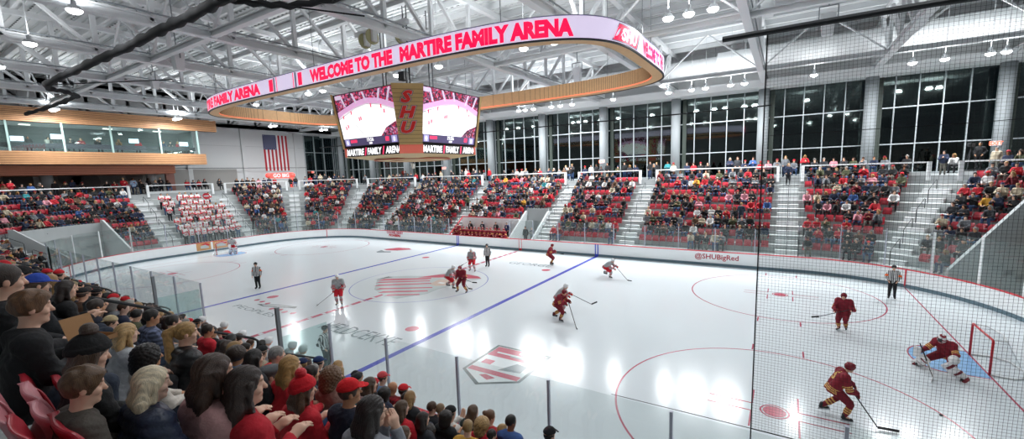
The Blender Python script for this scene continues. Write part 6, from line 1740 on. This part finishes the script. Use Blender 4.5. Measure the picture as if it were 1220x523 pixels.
def build_player(key, J, team, loc, rz, label, sc=1.06, vx=.017, goalie=False, stick=None, seatp=False, group=None, number=None):
    T = TEAM[team]; lo, hi = bounds(J, .22); lo[2] = max(lo[2], -.02); g = Grid(lo, hi, vx)
    out = {}
    V, Q = surfnet(body_field(g, J, fine=False, hands=True), g); out['person'] = (np_mesh('player_' + key, V, Q, M_SKIN), 'person', (1, 1, 1, 1))
    # jersey
    up_ = (J['nek'] - J['pel']); up_ = up_ / np.linalg.norm(up_)
    bot = J['pel'] - up_ * .10
    L = [cap(g, bot + V3(0, y, 0), J['che'] + V3(0, y, 0), .165, .15) for y in (-.08, .08)] + [cap(g, J['sh'][0], J['sh'][1], .115, .115), cap(g, J['che'], J['nek'], .14, .085)]
    for i in (0, 1): L += [cap(g, J['sh'][i], J['el'][i], .105, .085), cap(g, J['el'][i], J['wr'][i], .085, .07)]
    F = U(L, .04)
    pl = (g.X - f32(bot[0])) * f32(up_[0]) + (g.Y - f32(bot[1])) * f32(up_[1]) + (g.Z - f32(bot[2])) * f32(up_[2])
    arm = np.minimum(cap(g, J['el'][0], J['wr'][0], .12, .12), cap(g, J['el'][1], J['wr'][1], .12, .12))
    F = np.maximum(F, np.minimum(-pl - .05, arm)) + np.sin(g.Z * 26 + 3 * np.sin(g.Y * 15)) * f32(.006)
    V, Q = surfnet(F, g)
    C = np.tile(T['jer'], (len(V), 1))
    tt = (V - bot) @ up_
    dt = np.min([seg_d(V, bot, J['nek']) - .05], axis=0)
    darm = np.min([seg_d(V, J['el'][i], J['wr'][i]) for i in (0, 1)] + [seg_d(V, J['sh'][i], J['el'][i]) for i in (0, 1)], axis=0)
    tor = dt < darm
    for a, b_ in ((.00, .025), (.05, .075), (.10, .12)): C[tor & (tt > a) & (tt < b_)] = T['st']
    for i in (0, 1):
        da = seg_d(V, J['el'][i], J['wr'][i]); ts_ = seg_t(V, J['sh'][i], J['el'][i]); te = seg_t(V, J['el'][i], J['wr'][i])
        close = (np.minimum(da, seg_d(V, J['sh'][i], J['el'][i])) < .14) & ~tor
        for a, b_ in ((.62, .70), (.78, .86), (.94, 1.02)): C[close & (ts_ > a) & (ts_ < b_) & (te < .2)] = T['st']
        if T['grey']: C[close & (te > .35) & (te < .75)] = T['st']; C[close & (te > .48) & (te < .60)] = lin('e8e8e8')
    out['jersey'] = (np_mesh('jersey_' + key, V, Q, M_CLOTH, C), 'jersey', (1, 1, 1, 1))
    L = []
    for i in (0, 1): L += [cap(g, J['hip'][i], J['hip'][i] * .12 + J['kn'][i] * .88, .145, .105)]
    L.append(cap(g, J['hip'][0], J['hip'][1], .14, .14)); F = U(L, .03)
    V, Q = surfnet(F, g); C = np.tile(T['pant'], (len(V), 1))
    out['shorts'] = (np_mesh('shorts_' + key, V, Q, M_CLOTH, C), 'shorts', (1, 1, 1, 1))
    for i in (0, 1):
        k_, a_ = J['kn'][i], J['an'][i]
        bx = np.array([np.minimum(k_, a_) - .17, np.maximum(k_, a_) + .17]); gl = Grid(bx[0], bx[1], vx)
        V, Q = surfnet(U([cap(gl, k_, k_ * .45 + a_ * .55, .075, .082), cap(gl, k_ * .45 + a_ * .55, a_, .082, .052)], .02), gl)
        t_ = seg_t(V, k_, a_); C = np.tile(T['sock'], (len(V), 1))
        for a, b_ in ((.30, .38), (.46, .54), (.62, .70)): C[(t_ > a) & (t_ < b_)] = T['st']
        out['sock%d' % i] = (np_mesh('sock_' + key, V, Q, M_CLOTH, C), 'sock', (1, 1, 1, 1))
        an, to = a_, J['toe'][i]; gl = Grid(np.minimum(an, to) - .14, np.maximum(an, to) + .14, min(vx, .014))
        V, Q = surfnet(U([cap(gl, an + V3(0, 0, .05), an + V3(-.01, 0, -.03), .055, .055), cap(gl, an + V3(-.02, 0, -.045), to, .046, .038)], .02), gl)
        out['skate%d' % i] = (np_mesh('skate_' + key, V, Q, M_PUFF), 'skate', col4('1b1c20'))
    # gloves
    for i in (0, 1):
        w_, h = J['wr'][i], J['hd'][i]; d = (h - w_) / (np.linalg.norm(h - w_) + 1e-6)
        side = np.cross(d, V3(0, 0, 1)); side /= (np.linalg.norm(side) + 1e-6)
        gl = Grid(np.minimum(w_, h) - .16, np.maximum(w_, h) + .16, min(vx, .013))
        Lg = [cap(gl, w_ - d * .06, w_, .062, .058), cap(gl, w_ + side * .02, h + side * .02, .045, .04), cap(gl, w_ - side * .02, h - side * .02, .045, .04)]
        F = U(Lg, .02)
        for q_ in range(4):
            b0 = h + side * (q_ - 1.5) * .026; F = su(F, np.minimum(cap(gl, b0, b0 + d * .035 - V3(0, 0, .012), .018, .017), cap(gl, b0 + d * .035 - V3(0, 0, .012), b0 + d * .02 - V3(0, 0, .05), .017, .015)), .006)
        tb = w_ + side * .04; F = su(F, cap(gl, tb, tb + d * .06 - V3(0, 0, .03), .02, .017), .008)
        V, Q = surfnet(F, gl); out['glove%d' % i] = (np_mesh('glove_' + key, V, Q, M_CLOTH), 'glove', col4(T['glove']))
    gh = head_grid(J, min(vx, .012), down=.22)
    hm = ell(gh, lh(J, -.012, 0, .045), (.132, .112, .118), J['R']); hm = np.maximum(hm, -ell(gh, lh(J, .12, 0, -.03), (.09, .085, .085), J['R']))
    lowc = ell(gh, lh(J, .0, 0, -.16), (.2, .2, .13), J['R']); hm = np.maximum(hm, -lowc)
    ridge = np.minimum(cap(gh, lh(J, .09, .03, .125), lh(J, -.09, .03, .14), .012, .012), cap(gh, lh(J, .09, -.03, .125), lh(J, -.09, -.03, .14), .012, .012))
    hm = su(hm, ridge, .012)
    V, Q = surfnet(hm, gh); out['helmet'] = (np_mesh('helmet_' + key, V, Q, M_GLOS), 'helmet', col4(T['helm']))
    vi = np.maximum(np.abs(ell(gh, lh(J, .0, 0, .0), (.135, .112, .125), J['R'])) - .006, -ell(gh, lh(J, .15, 0, .0), (.10, .2, .062), J['R']) * -1)
    if goalie:
        mk = ell(gh, lh(J, .01, 0, -.005), (.135, .112, .155), J['R']); V, Q = surfnet(mk, gh)
        h_ = to_head(J, V); C = np.tile(np.array(lin('e6e4e4')), (len(V), 1)); C[np.sin(h_[:, 2] * 60 + h_[:, 1] * 30) > .3] = lin('8a1b2c' if team == 'maroon' else 'b9bcbe')
        cg = (h_[:, 0] > .09) & (np.abs(h_[:, 1]) < .06) & (h_[:, 2] < .045) & (h_[:, 2] > -.07); C[cg] = lin('3a3a3e')
        out['helmet'] = (np_mesh('mask_' + key, V, Q, M_GLOS, C), 'mask', (1, 1, 1, 1))
    o = bpy.data.objects.new('hockey_player', out['person'][0]); COL.objects.link(o); o.color = col4('dfb095')
    o.location = loc; o.rotation_euler = (0, 0, rz); o.scale = (sc,) * 3
    tag(o, label, 'person', group or ('maroon hockey team' if team == 'maroon' else 'grey hockey team'))
    for k, (me, nm, c) in out.items():
        if k == 'person' or (seatp and k[:4] in ('sock', 'skat')): continue
        q = bpy.data.objects.new(nm, me); COL.objects.link(q); q.parent = o; q.color = c
        if nm == 'skate':
            i = int(k[-1]); an, to = J['an'][i], J['toe'][i]
            d = to - an; ln = .30; mid = (an + to) / 2 + V3(-.01, 0, 0)
            tilt = math.atan2(d[2] + .06, .16)
            bx = V3(math.cos(tilt), 0, math.sin(tilt)); up3 = V3(-math.sin(tilt), 0, math.cos(tilt))
            m = MB(); m.box(mid - up3 * .062 , (.27, .012, .03), ax=(bx, (0, 1, 0), up3)); m.box(mid - up3 * .088, (.29, .005, .024), ax=(bx, (0, 1, 0), up3))
            b = m.build('blade', mat('blade_steel', 'c9ced2', .25, metal=.6), q)
    if goalie:
        pads = lin('e2e0e0'); pm = lin('7a1526') if team == 'maroon' else lin('c41f2f')
        for i in (0, 1):
            k_, a_ = J['kn'][i], J['an'][i]; d = a_ - k_; Ld = np.linalg.norm(d); d = d / Ld
            fw = V3(1, 0, 0) - d * d[0]; fw /= np.linalg.norm(fw); sd = np.cross(d, fw)
            m = MB(); c0 = k_ - d * .22 + fw * .09; c1 = a_ + d * .10 + fw * .09
            n = 8
            prof = [(-.15, -.05), (-.15, .03), (-.06, .07), (.06, .07), (.15, .03), (.15, -.05)]
            vs = []; 
            for j in range(n + 1):
                c = c0 + (c1 - c0) * j / n + fw * (.03 if j in (3, 4) else 0) - fw * .0; w_ = 1.0 if j < 6 else .9
                if j == n: c = c + fw * .08
                for px_, py_ in prof: vs.append(c + sd * px_ * w_ + fw * py_)
            fs = [(j * 6 + q, j * 6 + (q + 1) % 6, (j + 1) * 6 + (q + 1) % 6, (j + 1) * 6 + q) for j in range(n) for q in range(6)] + [tuple(range(6))[::-1], tuple(n * 6 + q for q in range(6))]
            m.add(vs, fs); m.mi = [(1 if (f // 6) in (1, 4, 7) and f % 6 in (0, 1, 2) else 0) for f in range(n * 6)] + [0, 1]
            p_ = m.build('leg_pad', [mat('pad_white', 'e4e2e2', .5), mat('pad_trim_' + team, '7a1526' if team == 'maroon' else 'c41f2f', .5)], o, bevel=.015)
        for i, nm in ((0, 'catching_glove'), (1, 'blocker')):
            m = MB(); h = J['hd'][i]
            if i == 1: m.box(h + V3(.08, 0, .02), (.05, .20, .36))
            else: ball(m, h + V3(.06, 0, .02), .14, 14)
            m.build(nm, mat('pad_white', 'e4e2e2', .5), o, bevel=.02 if i else 0)
    if stick:
        a, b_, tip = [Vector(v) for v in stick]       # butt, heel, toe in player frame
        s = bpy.data.objects.new('hockey_stick', None); COL.objects.link(s); s.location = loc; s.rotation_euler = (0, 0, rz); s.scale = (sc,) * 3
        tag(s, 'hockey stick held by the ' + label.split(',')[0].replace(' standing in the far goal', '').replace(' by the right blue line', '').replace(' in the blue crease', ''), 'hockey stick', 'hockey sticks')
        part('shaft', mat('stick_shaft', '3a3536' if team == 'maroon' else '26282b', .4), s, lambda m: m.beam(a, b_, .03, .02))
        part('blade', mat('stick_blade', '151618', .6) if not goalie else mat('pad_white', 'e4e2e2', .5), s, lambda m: (m.beam(b_, tip, .012, .07 if not goalie else .10), m.beam(b_ + (a - b_).normalized() * .5, b_, .014, .07) if goalie else None))
    if number:
        from mathutils.bvhtree import BVHTree
        jm = out['jersey'][0]; bv = BVHTree.FromPolygons([v.co.copy() for v in jm.vertices], [tuple(p.vertices) for p in jm.polygons])
        vs, fs, wd = text_mesh(number, .26, .012)
        c = Vector(J['che']) ; upv_ = Vector(up_); nv = []
        for v in vs:
            og = c + upv_ * (v[1] - .02) + Vector((-.6, -(v[0] - wd / 2) * 1, 0))
            hit = bv.ray_cast(og, Vector((1, 0, 0)))
            nv.append(hit[0] + Vector((-.008, 0, 0)) if hit[0] is not None else og + Vector((.4, 0, 0)))
        m = MB(); m.add(nv, fs); m.build('number', mat('number_gold', 'e3b767', .7), o)
    return o
# pose library ------------------------------------------------------------
glide = dict(lean=.30, crouch=.08)
def hands_low(): return ((.40, .14, .92), (.30, -.20, .80))
PL = [
    # key, J args, team, x, y, facing(deg), stick, number, label
    ('cat', dict(lean=.12, crouch=.03, feet=((0, .10, 0), (.02, -.12, 0)), hands=((.22, .26, .92), (.25, -.22, .85))), 'grey', -.64, -5.83, -45, ((.15, .26, 1.15), (-.15, -1.2, .03), (-.45, -1.25, .02)), None, 'upright grey-jerseyed player on the red line, stick trailing left'),
    ('mid', dict(lean=.60, crouch=.20, feet=((-.35, .15, .05), (.25, -.12, 0)), hands=((.55, .1, .9), (.5, -.2, .7))), 'grey', 2.86, -.22, 10, ((.3, .2, 1.0), (1.2, .1, .03), (1.5, .05, .02)), None, 'bent grey-jerseyed player beside the crest eye, left of the maroon player'),
    ('mad', dict(lean=.30, crouch=.10, feet=((0, .30, 0), (0, -.30, 0)), hands=((.30, .22, .98), (.32, -.18, .90))), 'maroon', 4.2, -.67, -80, ((.1, -.35, 1.0), (.35, .9, .75), (.45, 1.25, .78)), None, 'wide-stanced maroon player facing the camera at the centre circle'),
    ('wes', dict(lean=.22, crouch=.05, feet=((.1, .22, 0), (-.1, -.20, 0)), hands=((.28, .2, .95), (.30, -.2, .90))), 'grey', 1.19, 4.17, -70, ((.2, .2, 1.0), (.6, -.5, .6), (.8, -.6, .55)), None, 'grey-jerseyed player at the far edge of the centre circle'),
    ('far', dict(lean=.35, crouch=.15, feet=((0, .18, 0), (.05, -.15, 0)), hands=((.40, .1, 1.0), (.42, -.12, .95))), 'maroon', 5.5, 8.59, 15, ((.3, .2, .95), (.9, -.3, .9), (1.1, -.35, .9)), None, 'maroon player alone near the far boards by the right blue line'),
    ('run', dict(lean=.55, crouch=.16, feet=((-.45, .12, .02), (.12, -.16, .0)), hands=((.55, .05, .95), (.5, -.16, .88))), 'maroon', 11.85, -2.45, -8, ((.35, .15, 1.0), (1.25, -.55, .04), (1.35, -.62, .02)), None, 'maroon player striding right past the right blue line'),
    ('chase', dict(lean=.62, crouch=.18, feet=((-.45, .14, .22), (.15, -.14, 0)), hands=((.58, .06, .95), (.55, -.18, .9))), 'grey', 11.35, -1.35, 2, ((.3, .15, 1.0), (1.5, .3, .5), (1.75, .42, .62)), None, 'grey-jerseyed player chasing close behind the striding maroon player'),
    ('bend', dict(lean=.85, crouch=.28, feet=((-.40, .15, .10), (.2, -.15, 0)), hands=((.62, .1, .75), (.58, -.14, .62))), 'grey', 11.0, 6.62, -12, ((.4, .15, .8), (1.45, -.1, .03), (1.75, -.1, .02)), None, 'low-bent grey-jerseyed player with stick out, right of the blue line'),
    ('cir', dict(lean=.25, crouch=.10, feet=((.02, .12, .08), (.0, -.12, 0)), hands=((.25, .28, 1.02), (.25, -.25, .88))), 'maroon', 23.39, 1.75, -105, ((.1, .35, 1.05), (.4, -.75, .55), (.5, -1.0, .5)), None, 'maroon player skating inside the far faceoff circle behind the net'),
    ('five', dict(lean=.42, crouch=.10, feet=((-.30, .20, .06), (.12, -.16, .0)), hands=((.40, .12, .90), (.38, -.20, .80))), 'maroon', 22.55, -6.2, 12, ((.2, .1, 1.0), (.80, -.35, .06), (1.25, -.38, .05)), '5', 'biggest maroon player at the lower right, gold number on his back'),
]
for (key, kw, team, x, y, deg, stick, num, label) in PL:
    J = skater(**kw); build_player(key, J, team, (x, y, .0), math.radians(deg), label, vx=.015 if x > 20 else .018, stick=stick, number=num, sc=1.04)
J = skater(lean=.50, crouch=.36, feet=((.05, .55, 0), (.0, -.55, .0)), hands=((.42, .48, .70), (.45, -.42, .62)), pitch=.1)
build_player('goalie', J, 'maroon', (25.85, -1.35, 0), math.radians(-128), 'crouching maroon goalie with white and maroon pads in the blue crease', vx=.015, goalie=True, stick=((.55, -.36, .95), (.75, .15, .06), (1.05, .25, .05)), group='goalies')
J = skater(lean=.25, crouch=.12, feet=((.0, .22, 0), (.0, -.22, .0)), hands=((.35, .32, .85), (.38, -.30, .80)))
build_player('goalief', J, 'grey', (-26.5, .25, 0), math.radians(-10), 'distant goalie in white and red pads standing in the far goal', vx=.022, goalie=True, stick=((.38, -.3, 1.1), (.55, .0, .05), (.85, .1, .04)), group='goalies')

# officials -------------------------------------------------------------
def official(key, J, x, y, deg, label, arm):
    me = figure_meshes(key, J, 'plain', 'short', None, vx=.016, seed=3)
    d_ = me['top']; n = len(d_.vertices); co = np.zeros(n * 3, f32); d_.vertices.foreach_get('co', co); co = co.reshape(-1, 3)
    c = np.ones((n, 4), f32); st = np.sin(co[:, 1] * 2 * PI / .075) > .0; c[:, :3] = .78; c[st, :3] = .03
    if arm:
        bz = (np.abs(co[:, 1]) > .20) & (co[:, 2] > 1.16) & (co[:, 2] < 1.27); c[bz, :3] = lin('f2661b')
    d_.color_attributes['Col'].data.foreach_set('color', c.ravel())
    o = make_figure(me, (x, y, .05), math.radians(deg), dict(skin='dfb095', top='ffffff', trousers='17181b', hair='2a211c'), label, 'on-ice officials', name='referee')
    gh = head_grid(J, .012, down=.22); hm = ell(gh, lh(J, -.012, 0, .05), (.128, .108, .108), J['R']); hm = np.maximum(hm, -ell(gh, lh(J, .12, 0, -.03), (.09, .085, .085), J['R'])); hm = np.maximum(hm, -ell(gh, lh(J, 0, 0, -.16), (.2, .2, .13), J['R']))
    V, Q = surfnet(hm, gh); q = link_mesh('helmet', np_mesh('helmet_' + key, V, Q, M_GLOS), o); q.color = col4('141518')
    for i in (0, 1):
        m = MB(); a = (J['an'][i] + J['toe'][i]) / 2; m.box(a - V3(0, 0, .085), (.27, .008, .04)); m.build('skate_blade', mat('blade_steel', 'c9ced2', .25, metal=.6), o)
    return o
official('ref_a', standing('down', spread=.09), -9.11, -6.05, -50, 'referee with orange armbands near the left blue line', True)
official('ref_b', standing('pocket', spread=.10), 26.08, 8.25, -100, 'referee with orange armbands by the far boards at the right goal line', True)
official('lines_a', standing('pocket', spread=.08), 6.6, -11.46, 20, 'linesman in black and white stripes standing at the near glass', False)
official('lines_b', standing('down', spread=.09), 1.35, 5.9, -80, 'linesman half hidden behind the grey player at the far centre circle', False)

# benches ----------------------------------------------------------------
bn = empty('players_bench', (-5.2, 13.75, .55)); tag(bn, 'long bench under the row of seated maroon players', 'bench')
part('bench_top', M_WOODP, bn, lambda m: m.b2((-3.3, -.02, .42), (3.3, .32, .46)))
for x in (-3, -1, 1, 3): part('leg', M_GREY, bn, lambda m: m.b2((x - .04, .1, 0), (x + .04, .2, .42)))
m = MB(); m.b2((-8.7, 13.09, -.01), (-1.6, 15.3, .55)); struct(m.build('floor_bench', mat('rubber', '2a2c2f', .9)))
m = MB(); m.b2((.95, -14.5, -.01), (9.3, -13.09, .3)); struct(m.build('floor_bench_home', mat('rubber')))
def player_proto(key, team, kind):
    if kind == 'sit':
        J = seated('knees', lean=.14, pitch=.1)
    else: J = skater(lean=.2, crouch=.05, hands=((.32, .18, 1.02), (.30, -.2, .98)))
    return build_player(key, J, team, (0, 0, 0), 0, key, vx=.024, sc=1.0)
pm = [player_proto('bench_%d' % i, 'maroon', k) for i, k in enumerate(('sit', 'sit', 'stand'))]
pg = player_proto('bench_g', 'grey', 'stand')
def dup(root, loc, rz, label, group, sc=1.0):
    r = root.copy(); COL.objects.link(r); r.location = loc; r.rotation_euler = (0, 0, rz); r.scale = (sc,) * 3; r['label'] = label; r['group'] = group
    for ch in root.children:
        c = ch.copy(); COL.objects.link(c); c.parent = r
        for g_ in ch.children:
            e_ = g_.copy(); COL.objects.link(e_); e_.parent = c
    return r
def kill(o):
    for ch in list(o.children): kill(ch)
    bpy.data.objects.remove(o)
nP = 13
for i in range(nP):
    x = -8.3 + i * .51; pr_ = pm[(i * 5) % 3 if i % 4 == 1 else i % 2]
    dup(pr_, (x, 13.62 if pr_ is not pm[2] else 13.45, .55), -PI / 2 + R.uniform(-.3, .3), 'maroon player on the far bench, %s from its left end' % ORD2(i + 1), 'maroon players on the far bench')
for i, (x, y, z) in enumerate(((1.95, -13.65, .3), (3.65, -13.6, .35), (5.15, -13.7, .3), (6.6, -13.6, .3), (7.85, -13.5, .35), (8.6, -13.6, .4))):
    dup(pg, (x, y, z), PI / 2 + R.uniform(-.5, .1), 'grey home player with white helmet on the near bench, %s from the left' % ORD2(i + 1), 'grey players on the near bench', sc=1.06)
for o in pm + [pg]: kill(o)
for i, (x, jk, nm) in enumerate(((-7.3, '17181d', 'black'), (-5.7, '1d2230', 'dark navy'), (-4.0, '16171c', 'black'), (-2.65, '26345c', 'blue'))):
    me = STP[(0, 1, 4, 0)[i]][0]
    J = standing(('pocket', 'crossed', 'pocket', 'down')[i])
    o = make_figure(STP[(0, 2, 4, 4)[i]][0], (x, 14.75, .6), -PI / 2, dict(skin='dfb095', top=jk, trousers='17181c', hair='2b221c'), 'coach in %s suit behind the far bench, %s from the left' % (nm, ORD2(i + 1)), 'coaches')
    part('shirt_front', M_FW, o, lambda m: m.box((.135, 0, 1.28), (.02, .07, .22)))
m = MB(); m.b2((-8.7, 14.4, .29), (-1.6, 15.3, .6)); struct(m.build('floor_coach_step', mat('rubber')))
# round student sign
e = empty('round_sign', (-33.6, 1.4, row_z(5) + 1.9)); tag(e, 'round red sign with a pale bar held up above the white-shirted students', 'sign')
part('sign_disc', M_RED, e, lambda m: m.tube([(0, 0, 0), (.03, 0, 0)], .34, 28)); part('sign_bar', M_FW, e, lambda m: m.box((.035, 0, 0), (.012, .48, .13))); part('handle', M_WOODP, e, lambda m: m.tube([(0, 0, -.4), (0, 0, -1.0)], .02, 6))
# press box people
for i, (y, c, tw) in enumerate(((-10.2, '17181b', 'black'), (-9.0, 'a8a39a', 'cream'), (-7.4, '22252b', 'charcoal'), (-6.7, '8c1a28', 'red'), (-5.6, '17181b', 'black'), (-3.9, '7a5a3c', 'brown'), (-2.3, 'b01c2b', 'red'), (-.2, '24304a', 'navy'), (.5, '1b1c20', 'black'), (1.2, '8c1a28', 'red'), (1.9, '1b1c20', 'black'))):
    pr_ = PROTO[i % len(PROTO)]
    make_figure(pr_[0], (-38.5, y, 10.62), R.uniform(-.5, .5), dict(skin=R.choice(SKC), top=c, trousers='1d2026', hair=R.choice(HAIRC)[1], hat='17181b'), 'person in %s sitting behind the press box glass, %s from the camera side' % (tw, ORD2(i + 1)), 'people in the press box')
# cardboard box of the young man
hb = HV[0][1]
pz = empty('cardboard_box', Vector(CAM_POS) + ray(112, 406) * 3.2, .35); pz.scale = (.56, .56, .56); tag(pz, 'open brown cardboard food box with lid up, held by the tousled-haired man', 'box')
M_CARD = mat('cardboard', 'a97f56', .8, noise=.1, nscale=12)
part('tray', M_CARD, pz, lambda m: (m.b2((-.17, -.17, 0), (.17, .17, .006)), m.b2((-.17, -.17, 0), (-.164, .17, .06)), m.b2((.164, -.17, 0), (.17, .17, .06)), m.b2((-.17, -.17, 0), (.17, -.164, .06)), m.b2((-.17, .164, 0), (.17, .17, .06))))
part('lid', M_CARD, pz, lambda m: (m.box((-.22, 0, .19), (.006, .34, .30), ax=((.93, 0, .36), (0, 1, 0), (-.36, 0, .93)))))
can = empty('drink_can', (0, 0, 0)); oh, ph_, sh_, kh, Jh = HV[31]
ch_ = oh.matrix_basis @ Vector(Jh['hd'][1] + V3(.05, -.01, .03)); can.location = ch_; tag(can, 'small blue and silver drink can held by the woman in red beanie', 'can')
part('can_body', mat('can_blue', '27364f', .3, metal=.4), can, lambda m: m.cyl((0, 0, -.05), .033, .11, 16)); part('can_top', M_GREY, can, lambda m: m.cyl((0, 0, .06), .029, .006, 16))
# red seat backs in the lower left corner
for i, (px, py, D, pale) in enumerate(((0, 494, 2.6, True), (10, 522, 2.35, True), (43, 478, 3.0, False), (34, 540, 2.2, False))):
    p = Vector(CAM_POS) + ray(px, py) * D
    o = link_mesh('stadium_seat', SEAT_F if True else SEAT_F); o.location = (p.x, p.y + .25, p.z - .70); o.rotation_euler = (0, 0, PI / 2)
    if pale: o.data = SEAT_F.copy(); o.data.materials[0] = M_SEATP
    sb_ = o.modifiers.new('s', 'SUBSURF'); sb_.levels = 1; sb_.render_levels = 2
    tag(o, ('faded pink-red seat back, upper one at the lower left corner', 'faded pink-red seat back with a white sticker, lower left corner', 'glossy red seat back in front of the black leather jacket', 'glossy red seat at the very bottom left edge')[i], 'seat', 'seats beside the camera')
    if i == 1: part('sticker', M_FW, o, lambda m: m.box((-.30, .0, .74), (.01, .06, .05)))

# camera operator on the concourse behind the netting
(cx_, cy_), nn = rk(t_fr(57.5), TOP_D + 1.0)
me = STP[4][0]
make_figure(me, (cx_ + .5, cy_ + .3, TOP_Z + .35), -2.2, dict(skin='c8936f', top='15161a', trousers='15161a', hair='17120f'), 'camera operator in black on a riser beside the tripod camera', 'camera crew')
e = empty('tripod_camera', (cx_, cy_, TOP_Z)); tag(e, 'black video camera on a tall tripod on the concourse behind the netting', 'video camera')
part('camera_body', M_DARK, e, lambda m: (m.box((0, 0, 1.95), (.5, .2, .24), rz=-2.2), m.box((-.2, -.28, 1.95), (.22, .14, .14), rz=-2.2)), bevel=.01)
for a in (0, 2.1, 4.2): part('leg', M_DARK, e, lambda m: m.tube([(0, 0, 1.8), (.5 * math.cos(a), .5 * math.sin(a), 0)], .03, 6))
m = MB(); m.box((cx_ + .5, cy_ + .3, TOP_Z + .17), (.9, .9, .35), rz=.4); tag(m.build('camera_riser', M_DARK), 'low black riser box under the camera operator', 'riser')
